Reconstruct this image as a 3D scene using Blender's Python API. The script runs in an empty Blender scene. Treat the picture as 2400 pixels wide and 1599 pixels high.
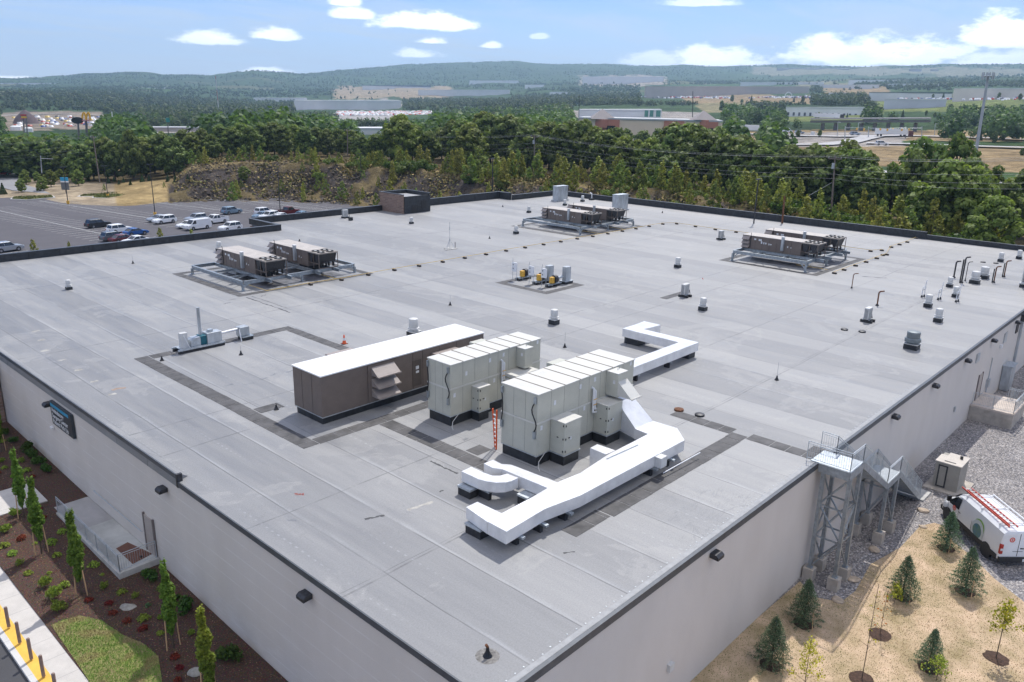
import bpy, math, random
import numpy as np
from mathutils import Vector, Matrix, noise as mnoise
S = bpy.context.scene
COL = S.collection
R = math.radians
random.seed(7)
# ------------------------------------------------------------------ camera (world: x,y along the roof edges, z=0 the roof)
FPX, PITCH, ROLL, YAW = 1871.17, 0.292836282, -0.0211974407, 0.7443441
_f = np.array([math.cos(YAW)*math.cos(PITCH), math.sin(YAW)*math.cos(PITCH), -math.sin(PITCH)])
_r = np.array([math.sin(YAW), -math.cos(YAW), 0.0])
_d = np.cross(_f, _r)
_c, _s = math.cos(ROLL), math.sin(ROLL)
CM = np.array([_c*_r+_s*_d, -_s*_r+_c*_d, _f])
def ray(x, y): return CM.T @ np.array([(x-1200)/FPX, (y-799.5)/FPX, 1.0])
_q = ray(1152, 1650); CP = -_q*(18.0/-_q[2])
def G(x, y, z=0.0):
    "point of the level z seen at photo position x, y"
    d = ray(x, y); return CP+(z-CP[2])/d[2]*d
def WD(x, y, D):
    "point at horizontal distance D"
    d = ray(x, y); return CP+D/math.hypot(d[0], d[1])*d
def PJ(P):
    q = CM @ (np.array(P, float)-CP); return q[0]/q[2]*FPX+1200, q[1]/q[2]*FPX+799.5
cam = bpy.data.cameras.new('camera'); camo = bpy.data.objects.new('camera', cam); COL.objects.link(camo)
cam.sensor_width = 36; cam.lens = FPX*36/2400; cam.clip_start = .5; cam.clip_end = 30000
mm = Matrix.Identity(4)
for i in range(3):
    mm[i][0], mm[i][1], mm[i][2], mm[i][3] = CM[0][i], -CM[1][i], -CM[2][i], CP[i]
camo.matrix_world = mm; S.camera = camo
# ------------------------------------------------------------------ world, sun, exposure
SUNV = Vector((.63, .26, 1)).normalized()
ELEV = math.asin(SUNV.z); AZ = math.atan2(SUNV.y, SUNV.x)
S.view_settings.view_transform = 'Standard'; S.view_settings.look = 'None'; S.view_settings.gamma = 1
S.view_settings.exposure = 0.42
sun = bpy.data.lights.new('sun', 'SUN'); suno = bpy.data.objects.new('sun', sun); COL.objects.link(suno)
sun.energy = 2.9; sun.angle = R(.55); sun.color = (1, .965, .91)
suno.rotation_euler = SUNV.to_track_quat('Z', 'Y').to_euler(); suno.location = (0, 0, 60)
S.cycles.max_bounces = 5; S.cycles.diffuse_bounces = 2; S.cycles.glossy_bounces = 2; S.cycles.transmission_bounces = 2
S.cycles.volume_bounces = 0; S.cycles.transparent_max_bounces = 8; S.cycles.use_denoising = True
S.cycles.use_adaptive_sampling = True; S.cycles.adaptive_threshold = .02
W = bpy.data.worlds.new('World'); S.world = W; W.use_nodes = True
class NT:
    def __init__(s, t): s.t = t; s.n = t.nodes; s.l = t.links
    def node(s, k, **kw):
        n = s.n.new(k)
        for a, b in kw.items(): setattr(n, a, b)
        return n
    def put(s, sock, v):
        if hasattr(v, 'is_output') or isinstance(v, bpy.types.NodeSocket): s.l.new(v, sock)
        elif v is not None: sock.default_value = v
    def math(s, op, a, b=None, c=None, clamp=False):
        n = s.node('ShaderNodeMath', operation=op, use_clamp=clamp)
        s.put(n.inputs[0], a); s.put(n.inputs[1], b)
        if c is not None: s.put(n.inputs[2], c)
        return n.outputs[0]
    def vmath(s, op, a, b=None, out=0):
        n = s.node('ShaderNodeVectorMath', operation=op); s.put(n.inputs[0], a); s.put(n.inputs[1], b); return n.outputs[out]
    def noise(s, vec, scale, detail=4, rough=.55, out=0, dist=0):
        n = s.node('ShaderNodeTexNoise'); s.put(n.inputs['Vector'], vec); n.inputs['Scale'].default_value = scale
        n.inputs['Detail'].default_value = detail; n.inputs['Roughness'].default_value = rough; n.inputs['Distortion'].default_value = dist
        return n.outputs[out]
    def vor(s, vec, scale, feature='F1', out='Distance', rnd=1):
        n = s.node('ShaderNodeTexVoronoi', feature=feature); s.put(n.inputs['Vector'], vec); n.inputs['Scale'].default_value = scale
        n.inputs['Randomness'].default_value = rnd
        return n.outputs[out]
    def mapr(s, v, a, b, c=0., d=1., smooth=False):
        n = s.node('ShaderNodeMapRange', interpolation_type='SMOOTHSTEP' if smooth else 'LINEAR')
        for i, w in enumerate((v, a, b, c, d)): s.put(n.inputs[i], w)
        return n.outputs[0]
    def ramp(s, fac, stops, interp='LINEAR'):
        n = s.node('ShaderNodeValToRGB'); n.color_ramp.interpolation = interp
        e = n.color_ramp.elements
        while len(e) < len(stops): e.new(.5)
        for i, (p, c) in enumerate(stops): e[i].position = p; e[i].color = (*c, 1) if len(c) == 3 else c
        s.put(n.inputs[0], fac); return n.outputs[0]
    def mix(s, f, a, b, mode='MIX'):
        n = s.node('ShaderNodeMix', data_type='RGBA', blend_type=mode)
        s.put(n.inputs[0], f)
        for k, v in ((6, a), (7, b)):
            if isinstance(v, tuple) and len(v) == 3: v = (*v, 1)
            s.put(n.inputs[k], v)
        return n.outputs[2]
    def coord(s, kind='Object'): return s.node('ShaderNodeTexCoord').outputs[kind]
    def scale(s, v, sc, rot=0):
        n = s.node('ShaderNodeMapping'); s.put(n.inputs[0], v); n.inputs['Scale'].default_value = sc; n.inputs['Rotation'].default_value = (0, 0, rot); return n.outputs[0]
    def sep(s, v):
        n = s.node('ShaderNodeSeparateXYZ'); s.put(n.inputs[0], v); return n.outputs
def make_world():
    t = NT(W.node_tree); t.n.clear()
    out = t.node('ShaderNodeOutputWorld')
    sky = t.node('ShaderNodeTexSky', sky_type='NISHITA', sun_disc=False)
    sky.sun_elevation = ELEV; sky.sun_rotation = math.pi/2-AZ; sky.altitude = 100; sky.air_density = 1.0; sky.dust_density = .6; sky.ozone_density = 1.2
    g = t.coord('Generated')
    x, y, z = t.sep(g)[:3]
    az = t.math('ARCTAN2', y, x); el = t.math('ARCSINE', z)
    sphe = t.node('ShaderNodeCombineXYZ'); t.put(sphe.inputs[0], az); t.put(sphe.inputs[1], t.math('MULTIPLY', el, 2.2)); sv = sphe.outputs[0]
    skc = t.mix(1., sky.outputs[0], (.13, .13, .13), 'MULTIPLY')
    grad = t.ramp(t.math('MULTIPLY', el, 2.), [(0, (.52, .64, .80)), (.13, (.24, .46, .90)), (.30, (.07, .25, .82)), (.9, (.04, .13, .42))])
    bg = t.node('ShaderNodeBackground'); t.put(bg.inputs[0], t.mix(.72, skc, grad)); bg.inputs[1].default_value = 1.0
    n1 = t.noise(sv, 26, 7, .62); n2 = t.noise(sv, 7, 5, .6, dist=.6)
    # thin high veil, denser near the horizon, plus an added unseen fill bank overhead
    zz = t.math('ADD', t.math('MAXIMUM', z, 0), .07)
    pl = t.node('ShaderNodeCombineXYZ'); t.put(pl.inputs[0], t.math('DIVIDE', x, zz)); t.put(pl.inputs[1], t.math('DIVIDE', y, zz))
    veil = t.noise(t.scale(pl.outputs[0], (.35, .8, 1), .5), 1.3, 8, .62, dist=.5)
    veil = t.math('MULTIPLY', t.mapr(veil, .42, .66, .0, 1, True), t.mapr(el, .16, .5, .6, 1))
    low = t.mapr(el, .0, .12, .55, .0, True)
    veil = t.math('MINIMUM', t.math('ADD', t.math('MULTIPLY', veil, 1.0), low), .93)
    m = None
    for (cx, cy, hw, hh, k) in [(500, 88, 75, 15, .9), (640, 80, 60, 14, .95), (625, 164, 55, 9, .9), (832, 30, 52, 15, .8), (1000, 46, 130, 22, 1), (1012, 94, 36, 9, .9), (1150, 105, 28, 8, .85),
        (975, 124, 52, 11, .75), (1670, 132, 115, 25, 1), (2030, 116, 200, 30, 1), (2360, 66, 90, 34, 1), (45, 184, 70, 6, .9), (810, 4, 34, 9, .8), (1650, 4, 70, 10, .6), (2330, 140, 100, 16, .7), (1545, 136, 80, 20, .6), (1262, 84, 22, 7, .5)]:
        v = Vector(ray(cx, cy)).normalized(); a0 = math.atan2(v.y, v.x); e0 = math.asin(v.z)
        cs = math.cos(math.atan((cx-1200)/FPX))
        wa, we = hw/FPX*cs*1.05, hh/FPX
        dx = t.math('DIVIDE', t.math('SUBTRACT', az, a0), wa)
        de = t.math('SUBTRACT', el, e0-we*.45)
        up = t.math('DIVIDE', t.math('MAXIMUM', de, 0), we*1.4); dn = t.math('DIVIDE', t.math('MINIMUM', de, 0), we*.55)
        q = t.math('ADD', t.math('POWER', dx, 2), t.math('ADD', t.math('POWER', up, 2), t.math('POWER', dn, 2)))
        q = t.math('ADD', t.math('SQRT', q), t.math('MULTIPLY', t.math('SUBTRACT', n1, .5), 2.2))
        q = t.math('ADD', q, t.math('MULTIPLY', t.math('SUBTRACT', n2, .5), 1.2))
        c = t.mapr(q, .55, 1.15, k, 0, True)
        m = c if m is None else t.math('MAXIMUM', m, c)
    cumc = t.ramp(t.mapr(n1, .3, .7), [(0, (.60, .64, .70)), (1, (.80, .81, .82))])
    bv = t.node('ShaderNodeBackground'); t.put(bv.inputs[0], t.mix(t.mapr(el, .15, .5, 0, 1), (.54, .645, .80), (1, .93, .83))); t.put(bv.inputs[1], t.mapr(el, .15, .5, .95, 1.5))  # towards the zenith: unseen warm bright cloud, added to lift the shaded sides
    bc = t.node('ShaderNodeBackground'); t.put(bc.inputs[0], cumc); bc.inputs[1].default_value = 1.9
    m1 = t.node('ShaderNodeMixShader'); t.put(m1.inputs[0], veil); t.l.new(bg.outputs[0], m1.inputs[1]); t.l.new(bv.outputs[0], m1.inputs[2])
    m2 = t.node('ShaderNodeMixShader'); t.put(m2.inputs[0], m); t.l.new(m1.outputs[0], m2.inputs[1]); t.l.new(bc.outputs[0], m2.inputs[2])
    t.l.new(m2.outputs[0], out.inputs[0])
make_world()
# ------------------------------------------------------------------ helpers
def tag(o, label=None, cat=None, group=None, kind=None):
    for k, v in (('label', label), ('category', cat), ('group', group), ('kind', kind)):
        if v: o[k] = v
    return o
def thing(name, label, cat, loc=(0, 0, 0), group=None, rz=0):
    o = bpy.data.objects.new(name, None); COL.objects.link(o); o.location = tuple(loc); o.rotation_euler = (0, 0, rz); o.empty_display_size = .3
    return tag(o, label, cat, group)
def origin(o):
    v = Vector((0, 0, 0))
    while o is not None: v += Vector(o.location); o = o.parent
    return v
def dup(root, loc=None, rz=None, label=None, sc=None, parent=None):
    r = root.copy(); COL.objects.link(r)
    if parent is not None: r.parent = parent
    for ch in list(root.children): dup(ch, parent=r)
    if loc is not None: r.location = tuple(loc)
    if rz is not None: r.rotation_euler = (0, 0, rz)
    if sc is not None: r.scale = sc if hasattr(sc, '__len__') else (sc, sc, sc)
    if label: r['label'] = label
    return r
SPLIT = {'sticker', 'parapet_lap', 'standing_seam', 'cross_brace', 'hinge', 'strap', 'paver', 'sleeper', 'brick_panel', 'sheet_lap', 'lifting_stud'}
class MB:
    def __init__(s): s.v = []; s.f = []; s.m = []; s.cur = 0; s.ch = []
    def add(s, vs, fs):
        b = len(s.v); s.ch.append((b, len(s.f))); s.v += [tuple(map(float, v)) for v in vs]
        for f in fs: s.f.append([b+i for i in f]); s.m.append(s.cur)
        return s
    def mat(s, i): s.cur = i; return s
    def box(s, x0, x1, y0, y1, z0, z1):
        return s.add([(x0, y0, z0), (x1, y0, z0), (x1, y1, z0), (x0, y1, z0), (x0, y0, z1), (x1, y0, z1), (x1, y1, z1), (x0, y1, z1)],
                     [(0, 3, 2, 1), (4, 5, 6, 7), (0, 1, 5, 4), (1, 2, 6, 5), (2, 3, 7, 6), (3, 0, 4, 7)])
    def cbox(s, c, d): return s.box(c[0]-d[0]/2, c[0]+d[0]/2, c[1]-d[1]/2, c[1]+d[1]/2, c[2]-d[2]/2, c[2]+d[2]/2)
    def obox(s, c, ax, ay, az):
        c, ax, ay, az = map(lambda q: np.array(q, float), (c, ax, ay, az))
        vs = [c+i*ax+j*ay+k*az for k in (-1, 1) for i, j in ((-1, -1), (1, -1), (1, 1), (-1, 1))]
        fl = [(0, 3, 2, 1), (4, 5, 6, 7), (0, 1, 5, 4), (1, 2, 6, 5), (2, 3, 7, 6), (3, 0, 4, 7)]
        if np.dot(np.cross(ax, ay), az) < 0: fl = [f[::-1] for f in fl]
        return s.add(vs, fl)
    def bar(s, p, q, w, h=None, up=(0, 0, 1)):
        p, q = np.array(p, float), np.array(q, float); d = q-p; L = np.linalg.norm(d); d /= L
        u = np.array(up, float)
        if abs(np.dot(u, d)) > .95: u = np.array((1., 0, 0))
        a = np.cross(d, u); a /= np.linalg.norm(a); b = np.cross(a, d)
        return s.obox((p+q)/2, d*L/2, a*w/2, b*(h or w)/2)
    def prism(s, poly, z0, z1):
        n = len(poly); A = sum(poly[i][0]*poly[(i+1) % n][1]-poly[(i+1) % n][0]*poly[i][1] for i in range(n))
        if A < 0: poly = list(poly)[::-1]
        vs = [(p[0], p[1], z0) for p in poly]+[(p[0], p[1], z1) for p in poly]
        return s.add(vs, [tuple(range(n))[::-1], tuple(range(n, 2*n))]+[(i, (i+1) % n, n+(i+1) % n, n+i) for i in range(n)])
    def extr(s, prof, y0, y1):
        "polygon in xz swept along y"
        n = len(prof); A = sum(prof[i][0]*prof[(i+1) % n][1]-prof[(i+1) % n][0]*prof[i][1] for i in range(n))
        if A < 0: prof = list(prof)[::-1]
        vs = [(p[0], y0, p[1]) for p in prof]+[(p[0], y1, p[1]) for p in prof]
        return s.add(vs, [tuple(range(n)), tuple(range(n, 2*n))[::-1]]+[(i, n+i, n+(i+1) % n, (i+1) % n) for i in range(n)])
    def cyl(s, p, q, r0, r1=None, n=12, caps=True):
        p, q = np.array(p, float), np.array(q, float); r1 = r0 if r1 is None else r1
        d = q-p; d /= np.linalg.norm(d); u = np.array((0, 0, 1.)) if abs(d[2]) < .9 else np.array((1., 0, 0))
        a = np.cross(d, u); a /= np.linalg.norm(a); b = np.cross(d, a)
        c = [(math.cos(2*math.pi*i/n), math.sin(2*math.pi*i/n)) for i in range(n)]
        vs = [p+r0*(a*x+b*y) for x, y in c]+[q+r1*(a*x+b*y) for x, y in c]
        fs = [(i, (i+1) % n, n+(i+1) % n, n+i) for i in range(n)]
        if caps: fs += [tuple(range(n))[::-1], tuple(range(n, 2*n))]
        return s.add(vs, fs)
    def tube(s, pts, r, n=8):
        for a, b in zip(pts[:-1], pts[1:]):
            s.cyl(a, b, r, n=n)
        return s
    def lathe(s, prof, c=(0, 0, 0), n=16):
        "prof list of (r,z) bottom to top"
        vs = []; fs = []
        for r, z in prof:
            for i in range(n): t = 2*math.pi*i/n; vs.append((c[0]+r*math.cos(t), c[1]+r*math.sin(t), c[2]+z))
        for k in range(len(prof)-1):
            for i in range(n): fs.append((k*n+i, k*n+(i+1) % n, (k+1)*n+(i+1) % n, (k+1)*n+i))
        fs += [tuple(range(n))[::-1], tuple(range((len(prof)-1)*n, len(prof)*n))]
        return s.add(vs, fs)
    def torus(s, c, r, w, n=20, m=6, ax='z'):
        vs = []; fs = []
        for i in range(n):
            t = 2*math.pi*i/n
            for j in range(m):
                p = 2*math.pi*j/m; rr = r+w*math.cos(p); h = w*math.sin(p)
                v = (rr*math.cos(t), rr*math.sin(t), h)
                if ax == 'y': v = (v[0], v[2], v[1])
                if ax == 'x': v = (v[2], v[0], v[1])
                vs.append((c[0]+v[0], c[1]+v[1], c[2]+v[2]))
        for i in range(n):
            for j in range(m): fs.append((i*m+j, ((i+1) % n)*m+j, ((i+1) % n)*m+(j+1) % m, i*m+(j+1) % m))
        return s.add(vs, fs)
    def build(s, name, mat, parent=None, smooth=False, bevel=0, world=True):
        if name in SPLIT and len(s.ch) > 1 and len(s.v) == len(s.ch)*(s.ch[1][0]-s.ch[0][0]):
            e = s.ch+[(len(s.v), len(s.f))]; o = None
            for (v0, f0), (v1, f1) in zip(e[:-1], e[1:]):
                c = MB(); c.v = s.v[v0:v1]; c.f = [[i-v0 for i in f] for f in s.f[f0:f1]]; c.m = s.m[f0:f1]; o = c.build(name, mat, parent, smooth, bevel, world)
            return o
        me = bpy.data.meshes.new(name)
        o0 = origin(parent) if (parent is not None and world) else Vector((0, 0, 0))
        me.from_pydata([(v[0]-o0.x, v[1]-o0.y, v[2]-o0.z) for v in s.v], [], s.f)
        mats = mat if isinstance(mat, (list, tuple)) else [mat]
        for m in mats: me.materials.append(m)
        if len(mats) > 1: me.polygons.foreach_set('material_index', s.m)
        if smooth: me.polygons.foreach_set('use_smooth', [True]*len(s.f))
        me.update()
        o = bpy.data.objects.new(name, me); COL.objects.link(o)
        if parent is not None: o.parent = parent
        if smooth:
            try: me.set_sharp_from_angle(angle=R(35))
            except Exception: pass
        if bevel:
            b = o.modifiers.new('bevel', 'BEVEL'); b.width = bevel; b.segments = 2; b.limit_method = 'ANGLE'
        return o
    def solo(s, name, mat, label, cat, loc, group=None, kind=None, **kw):
        "one-mesh thing whose origin sits at loc"
        e = type('E', (), {})(); e.location = loc; e.parent = None
        s.v = [(v[0]-loc[0], v[1]-loc[1], v[2]-loc[2]) for v in s.v]
        o = s.build(name, mat, None, **kw); o.location = tuple(loc)
        return tag(o, label, cat, group, kind)
def npmesh(name, V, F, mat, parent=None, k=4, attr=None, smooth=False, local=True):
    "fast mesh of equal-size polygons"
    me = bpy.data.meshes.new(name); V = np.asarray(V, np.float32); F = np.asarray(F, np.int32)
    me.vertices.add(len(V)); me.vertices.foreach_set('co', V.ravel())
    me.loops.add(F.size); me.loops.foreach_set('vertex_index', F.ravel())
    me.polygons.add(len(F)); me.polygons.foreach_set('loop_start', np.arange(0, F.size, F.shape[1], dtype=np.int32))
    me.polygons.foreach_set('loop_total', np.full(len(F), F.shape[1], np.int32))
    if smooth: me.polygons.foreach_set('use_smooth', np.ones(len(F), bool))
    if attr is not None:
        a = me.attributes.new('tint', 'FLOAT_COLOR', 'POINT'); a.data.foreach_set('color', np.asarray(attr, np.float32).ravel())
    me.materials.append(mat); me.update(calc_edges=True); me.validate()
    o = bpy.data.objects.new(name, me); COL.objects.link(o)
    if parent is not None: o.parent = parent
    return o
def struct(o): o['kind'] = 'structure'; return o
# ------------------------------------------------------------------ materials
MATS = {}
def mat(name, col, rough=.6, metal=0, var=.12, scale=3., bump=0, bscale=40, spec=.5, stretch=None, emit=None, col2=None):
    if name in MATS: return MATS[name]
    m = bpy.data.materials.new(name); m.use_nodes = True; t = NT(m.node_tree); b = t.n['Principled BSDF']
    co = t.coord(); v = t.scale(co, stretch) if stretch else co
    n = t.noise(v, scale, 5, .6)
    c2 = col2 or tuple(min(1, c*(1-var*1.6)) for c in col); c1 = tuple(min(1, c*(1+var)) for c in col)
    t.put(b.inputs['Base Color'], t.ramp(n, [(.3, c2), (.7, c1)]))
    b.inputs['Roughness'].default_value = rough; b.inputs['Metallic'].default_value = metal; b.inputs['Specular IOR Level'].default_value = spec
    if bump:
        bn = t.node('ShaderNodeBump'); bn.inputs['Strength'].default_value = bump; t.put(bn.inputs['Height'], t.noise(v, bscale, 3)); t.l.new(bn.outputs[0], b.inputs['Normal'])
    if emit: b.inputs['Emission Color'].default_value = (*emit, 1); b.inputs['Emission Strength'].default_value = 1
    MATS[name] = m; return m
GALV = mat('galvanised_steel', (.38, .42, .45), .42, .65, .18, 4)
GALVL = mat('galvanised_rail', (.50, .54, .57), .45, .5, .15, 5)
DUCT = mat('bright_duct_metal', (.80, .80, .80), .30, .25, .10, 1.2, spec=.6)
SHEET = mat('sheet_metal', (.50, .53, .55), .4, .4, .2, 2, stretch=(1, 1, .3))
EPDM = mat('black_flashing', (.028, .031, .036), .55, 0, .35, 2.5)
RUBBER = mat('black_rubber', (.03, .03, .033), .7, 0, .3, 5)
BROWN = mat('brown_paint', (.17, .135, .115), .55, 0, .08, 1.5)
BROWNL = mat('brown_paint_light', (.34, .29, .26), .5, 0, .08, 1.5)
WHITE = mat('white_metal', (.78, .79, .80), .42, 0, .05, 3)
OFFW = mat('offwhite_metal', (.62, .62, .60), .5, 0, .08, 2)
BEIGE = mat('beige_panel', (.52, .515, .44), .5, 0, .05, 1.3)
BEIGET = mat('beige_roof_panel', (.62, .61, .56), .5, 0, .05, 1.0)
BLACK = mat('black_plastic', (.015, .015, .017), .4, 0, .2, 5)
DARK = mat('dark_metal', (.05, .05, .055), .5, .3, .3, 6)
PAPER = mat('sticker', (.72, .73, .74), .7, 0, .1, 9)
YEL = mat('yellow_paint', (.75, .43, .06), .5, 0, .15, 5)
GASY = mat('gas_pipe_yellow', (.62, .42, .10), .5, 0, .15, 5)
RUST = mat('rusty_iron', (.18, .075, .035), .8, .1, .45, 8)
CONC = mat('concrete', (.50, .49, .46), .85, 0, .14, 2.2, .15, 60)
CONCT = mat('tan_concrete', (.47, .42, .36), .85, 0, .18, 1.6, .15, 50)
WOOD = mat('stake_wood', (.55, .36, .2), .8, 0, .2, 8, stretch=(3, 3, .4))
BARK = mat('bark', (.10, .075, .055), .9, 0, .35, 6, .4, 20, stretch=(1, 1, .3))
GLASS = mat('dark_glass', (.02, .025, .03), .08, 0, .2, 3, spec=.8)
REDC = mat('red_plastic', (.42, .03, .02), .3, 0, .1, 5)
ORANGE = mat('orange_plastic', (.85, .13, .03), .5, 0, .08, 6)
HOLE = mat('dark_opening', (.012, .012, .013), .9, 0, .2, 5)
# ------------------------------------------------------------------ terrain
RID = [(-600, 190), (0, 185), (100, 182), (200, 175), (300, 171), (350, 172), (385, 177), (420, 176), (500, 178), (560, 170), (600, 166), (650, 169), (720, 174), (750, 171), (800, 165), (900, 158), (960, 152), (1060, 149), (1180, 145),
       (1215, 146), (1270, 152), (1390, 152), (1450, 154), (1530, 157), (1600, 155), (1700, 159), (1760, 156), (1810, 154), (1900, 157), (2000, 160), (2100, 158), (2200, 156), (2300, 155), (3000, 154)]
# per column: A,B,C given as (distance, z); D..H as (distance, photo row)
PROF = [(-500, (200, -8.6), (290, -8.6), (340, -9), (470, 345), (900, 297), (1500, 262), (1900, 226), (3500, 214), 6000),
        (0, (200, -8.6), (290, -8.6), (340, -9), (470, 345), (900, 299), (1500, 264), (1900, 226), (3500, 212), 6000),
        (250, (205, -8.6), (262, -8.0), (330, -9), (470, 345), (900, 299), (1500, 262), (2000, 234), (3500, 207), 6000),
        (390, (222, -8.6), (250, -6), (310, -7), (470, 342), (900, 299), (1500, 262), (2300, 240), (3500, 208), 6000),
        (440, (222, -8.6), (250, -1.6), (300, -2), (470, 340), (900, 299), (1500, 262), (2300, 240), (3500, 208), 5800),
        (600, (222, -8.6), (253, -.8), (300, -1), (470, 338), (900, 298), (1500, 263), (2500, 243), (3600, 214), 5300),
        (730, (216, -8.6), (246, -.8), (295, -1), (470, 338), (900, 298), (1500, 263), (2500, 243), (3600, 214), 5800),
        (900, (205, -8.6), (228, -1), (280, -1), (470, 338), (900, 297), (1500, 263), (2500, 240), (4000, 207), 7000),
        (1200, (178, -8), (203, -1), (262, -1), (450, 340), (900, 285), (1500, 252), (2500, 230), (4000, 200), 7000),
        (1500, (160, -8), (188, -1), (250, -1), (450, 338), (900, 272), (1500, 243), (2500, 222), (4000, 192), 7000),
        (1700, (150, -7), (178, -1.3), (240, -2), (430, 338), (760, 290), (1300, 252), (2200, 224), (3800, 192), 7000),
        (2000, (132, -7), (150, -2.2), (215, -4), (400, 352), (640, 303), (1100, 255), (1900, 222), (3500, 190), 6500),
        (2400, (118, -7), (138, -3), (215, -5), (400, 362), (640, 312), (980, 246), (1800, 216), (3300, 184), 6500),
        (2900, (110, -7), (130, -4), (215, -6), (400, 372), (640, 318), (980, 250), (1800, 220), (3300, 186), 6500)]
def _az(px): r = ray(px, 236); return math.atan2(r[1], r[0])
_knD, _knZ, _azs = [], [], []
for p in PROF:
    ds, zs = [], []
    for k in (1, 2, 3): ds.append(p[k][0]); zs.append(p[k][1])
    for k in (4, 5, 6, 7, 8): ds.append(p[k][0]); zs.append(WD(p[0], p[k][1], p[k][0])[2])
    _azs.append(_az(p[0])); _knD.append(ds); _knZ.append(zs)
_azs, _knD, _knZ = np.array(_azs)[::-1], np.array(_knD)[::-1], np.array(_knZ)[::-1]
_rid_az = np.array([_az(a) for a, b in RID])[::-1]
def _smooth(a): return a*a*(3-2*a)
def hgt(x, y):
    dx, dy = x-CP[0], y-CP[1]; D = math.hypot(dx, dy); a = math.atan2(dy, dx)
    a = min(max(a, _azs[0]), _azs[-1]) if abs(a-YAW) < 2.0 or True else a
    i = min(max(int(np.searchsorted(_azs, a))-1, 0), len(_azs)-2)
    t = (a-_azs[i])/(_azs[i+1]-_azs[i]); t = min(max(t, 0), 1)
    kd = (1-t)*_knD[i]+t*_knD[i+1]; kz = (1-t)*_knZ[i]+t*_knZ[i+1]
    if D <= kd[0]:
        if y > 84: return -8.6
        if x < 2: z = -6.72+.027*(min(y, 50)-12.6); return z if y < 50 else z+(y-50)/34*(-8.6-z)
        return -7.05
    if D >= kd[-1]:
        # to the skyline ridge and down behind it
        px = np.interp(a, _azs, np.array([p[0] for p in PROF])[::-1])
        rd = np.interp(px, [p[0] for p in PROF], [p[9] for p in PROF])
        row = np.interp(px, [r[0] for r in RID], [r[1] for r in RID])
        rz = WD(px, row+1.5, rd)[2]
        if D < rd: u = _smooth((D-kd[-1])/(rd-kd[-1])); return kz[-1]*(1-u)+rz*u
        return rz-(D-rd)*.08
    j = int(np.searchsorted(kd, D))-1; j = min(max(j, 0), len(kd)-2)
    u = (D-kd[j])/(kd[j+1]-kd[j])
    if j == 0: u = _smooth(u)
    return kz[j]*(1-u)+kz[j+1]*u
def bankzone(x, y):
    dx, dy = x-CP[0], y-CP[1]; D = math.hypot(dx, dy); a = min(max(math.atan2(dy, dx), _azs[0]), _azs[-1])
    A = np.interp(a, _azs, _knD[:, 0]); B = np.interp(a, _azs, _knD[:, 1]); C = np.interp(a, _azs, _knD[:, 2])
    return D, A, B, C
def GT(px, row, D0=110, D1=9000):
    "first terrain point seen at photo position"
    d = ray(px, row); h = math.hypot(d[0], d[1]); D = D0
    while D < D1:
        P = CP+D/h*d
        if P[2] <= hgt(P[0], P[1]): return np.array((P[0], P[1], hgt(P[0], P[1])))
        D *= 1.006
    P = CP+D1/h*d; return P
# clearings seen in the photo: (px0, px1, row0, row1, albedo, trees?)
TAN, GRS, RDC, GRV = (.30, .22, .12), (.16, .19, .06), (.30, .29, .28), (.33, .30, .27)
CLR = [(0, 240, 266, 304, (.27, .22, .17)), (240, 330, 268, 300, (.25, .22, .14)), (330, 470, 300, 312, GRV), (40, 90, 262, 286, (.13, .09, .09)), (790, 940, 262, 292, (.40, .38, .36)), (780, 1060, 205, 232, (.33, .26, .17)), (2050, 2400, 228, 262, GRS), (1760, 2060, 262, 285, GRS),
       (1800, 2120, 310, 345, GRV), (1660, 2400, 306, 330, TAN), (1850, 2150, 345, 402, TAN), (2150, 2420, 345, 420, TAN), (1600, 1900, 226, 245, TAN), (1930, 2080, 205, 228, TAN), (1870, 2000, 190, 205, (.22, .21, .12)),
       (2060, 2420, 400, 460, RDC), (1340, 1650, 262, 300, GRV), (1360, 1560, 178, 202, (.33, .29, .24)), (1760, 2400, 160, 176, (.22, .22, .15)), (1640, 1760, 238, 262, (.25, .22, .12)), (700, 940, 236, 256, GRV), (240, 300, 384, 430, TAN)]
def clearing(px, row):
    for c in CLR:
        if c[0] <= px <= c[1] and c[2] <= row <= c[3]: return c
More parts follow.
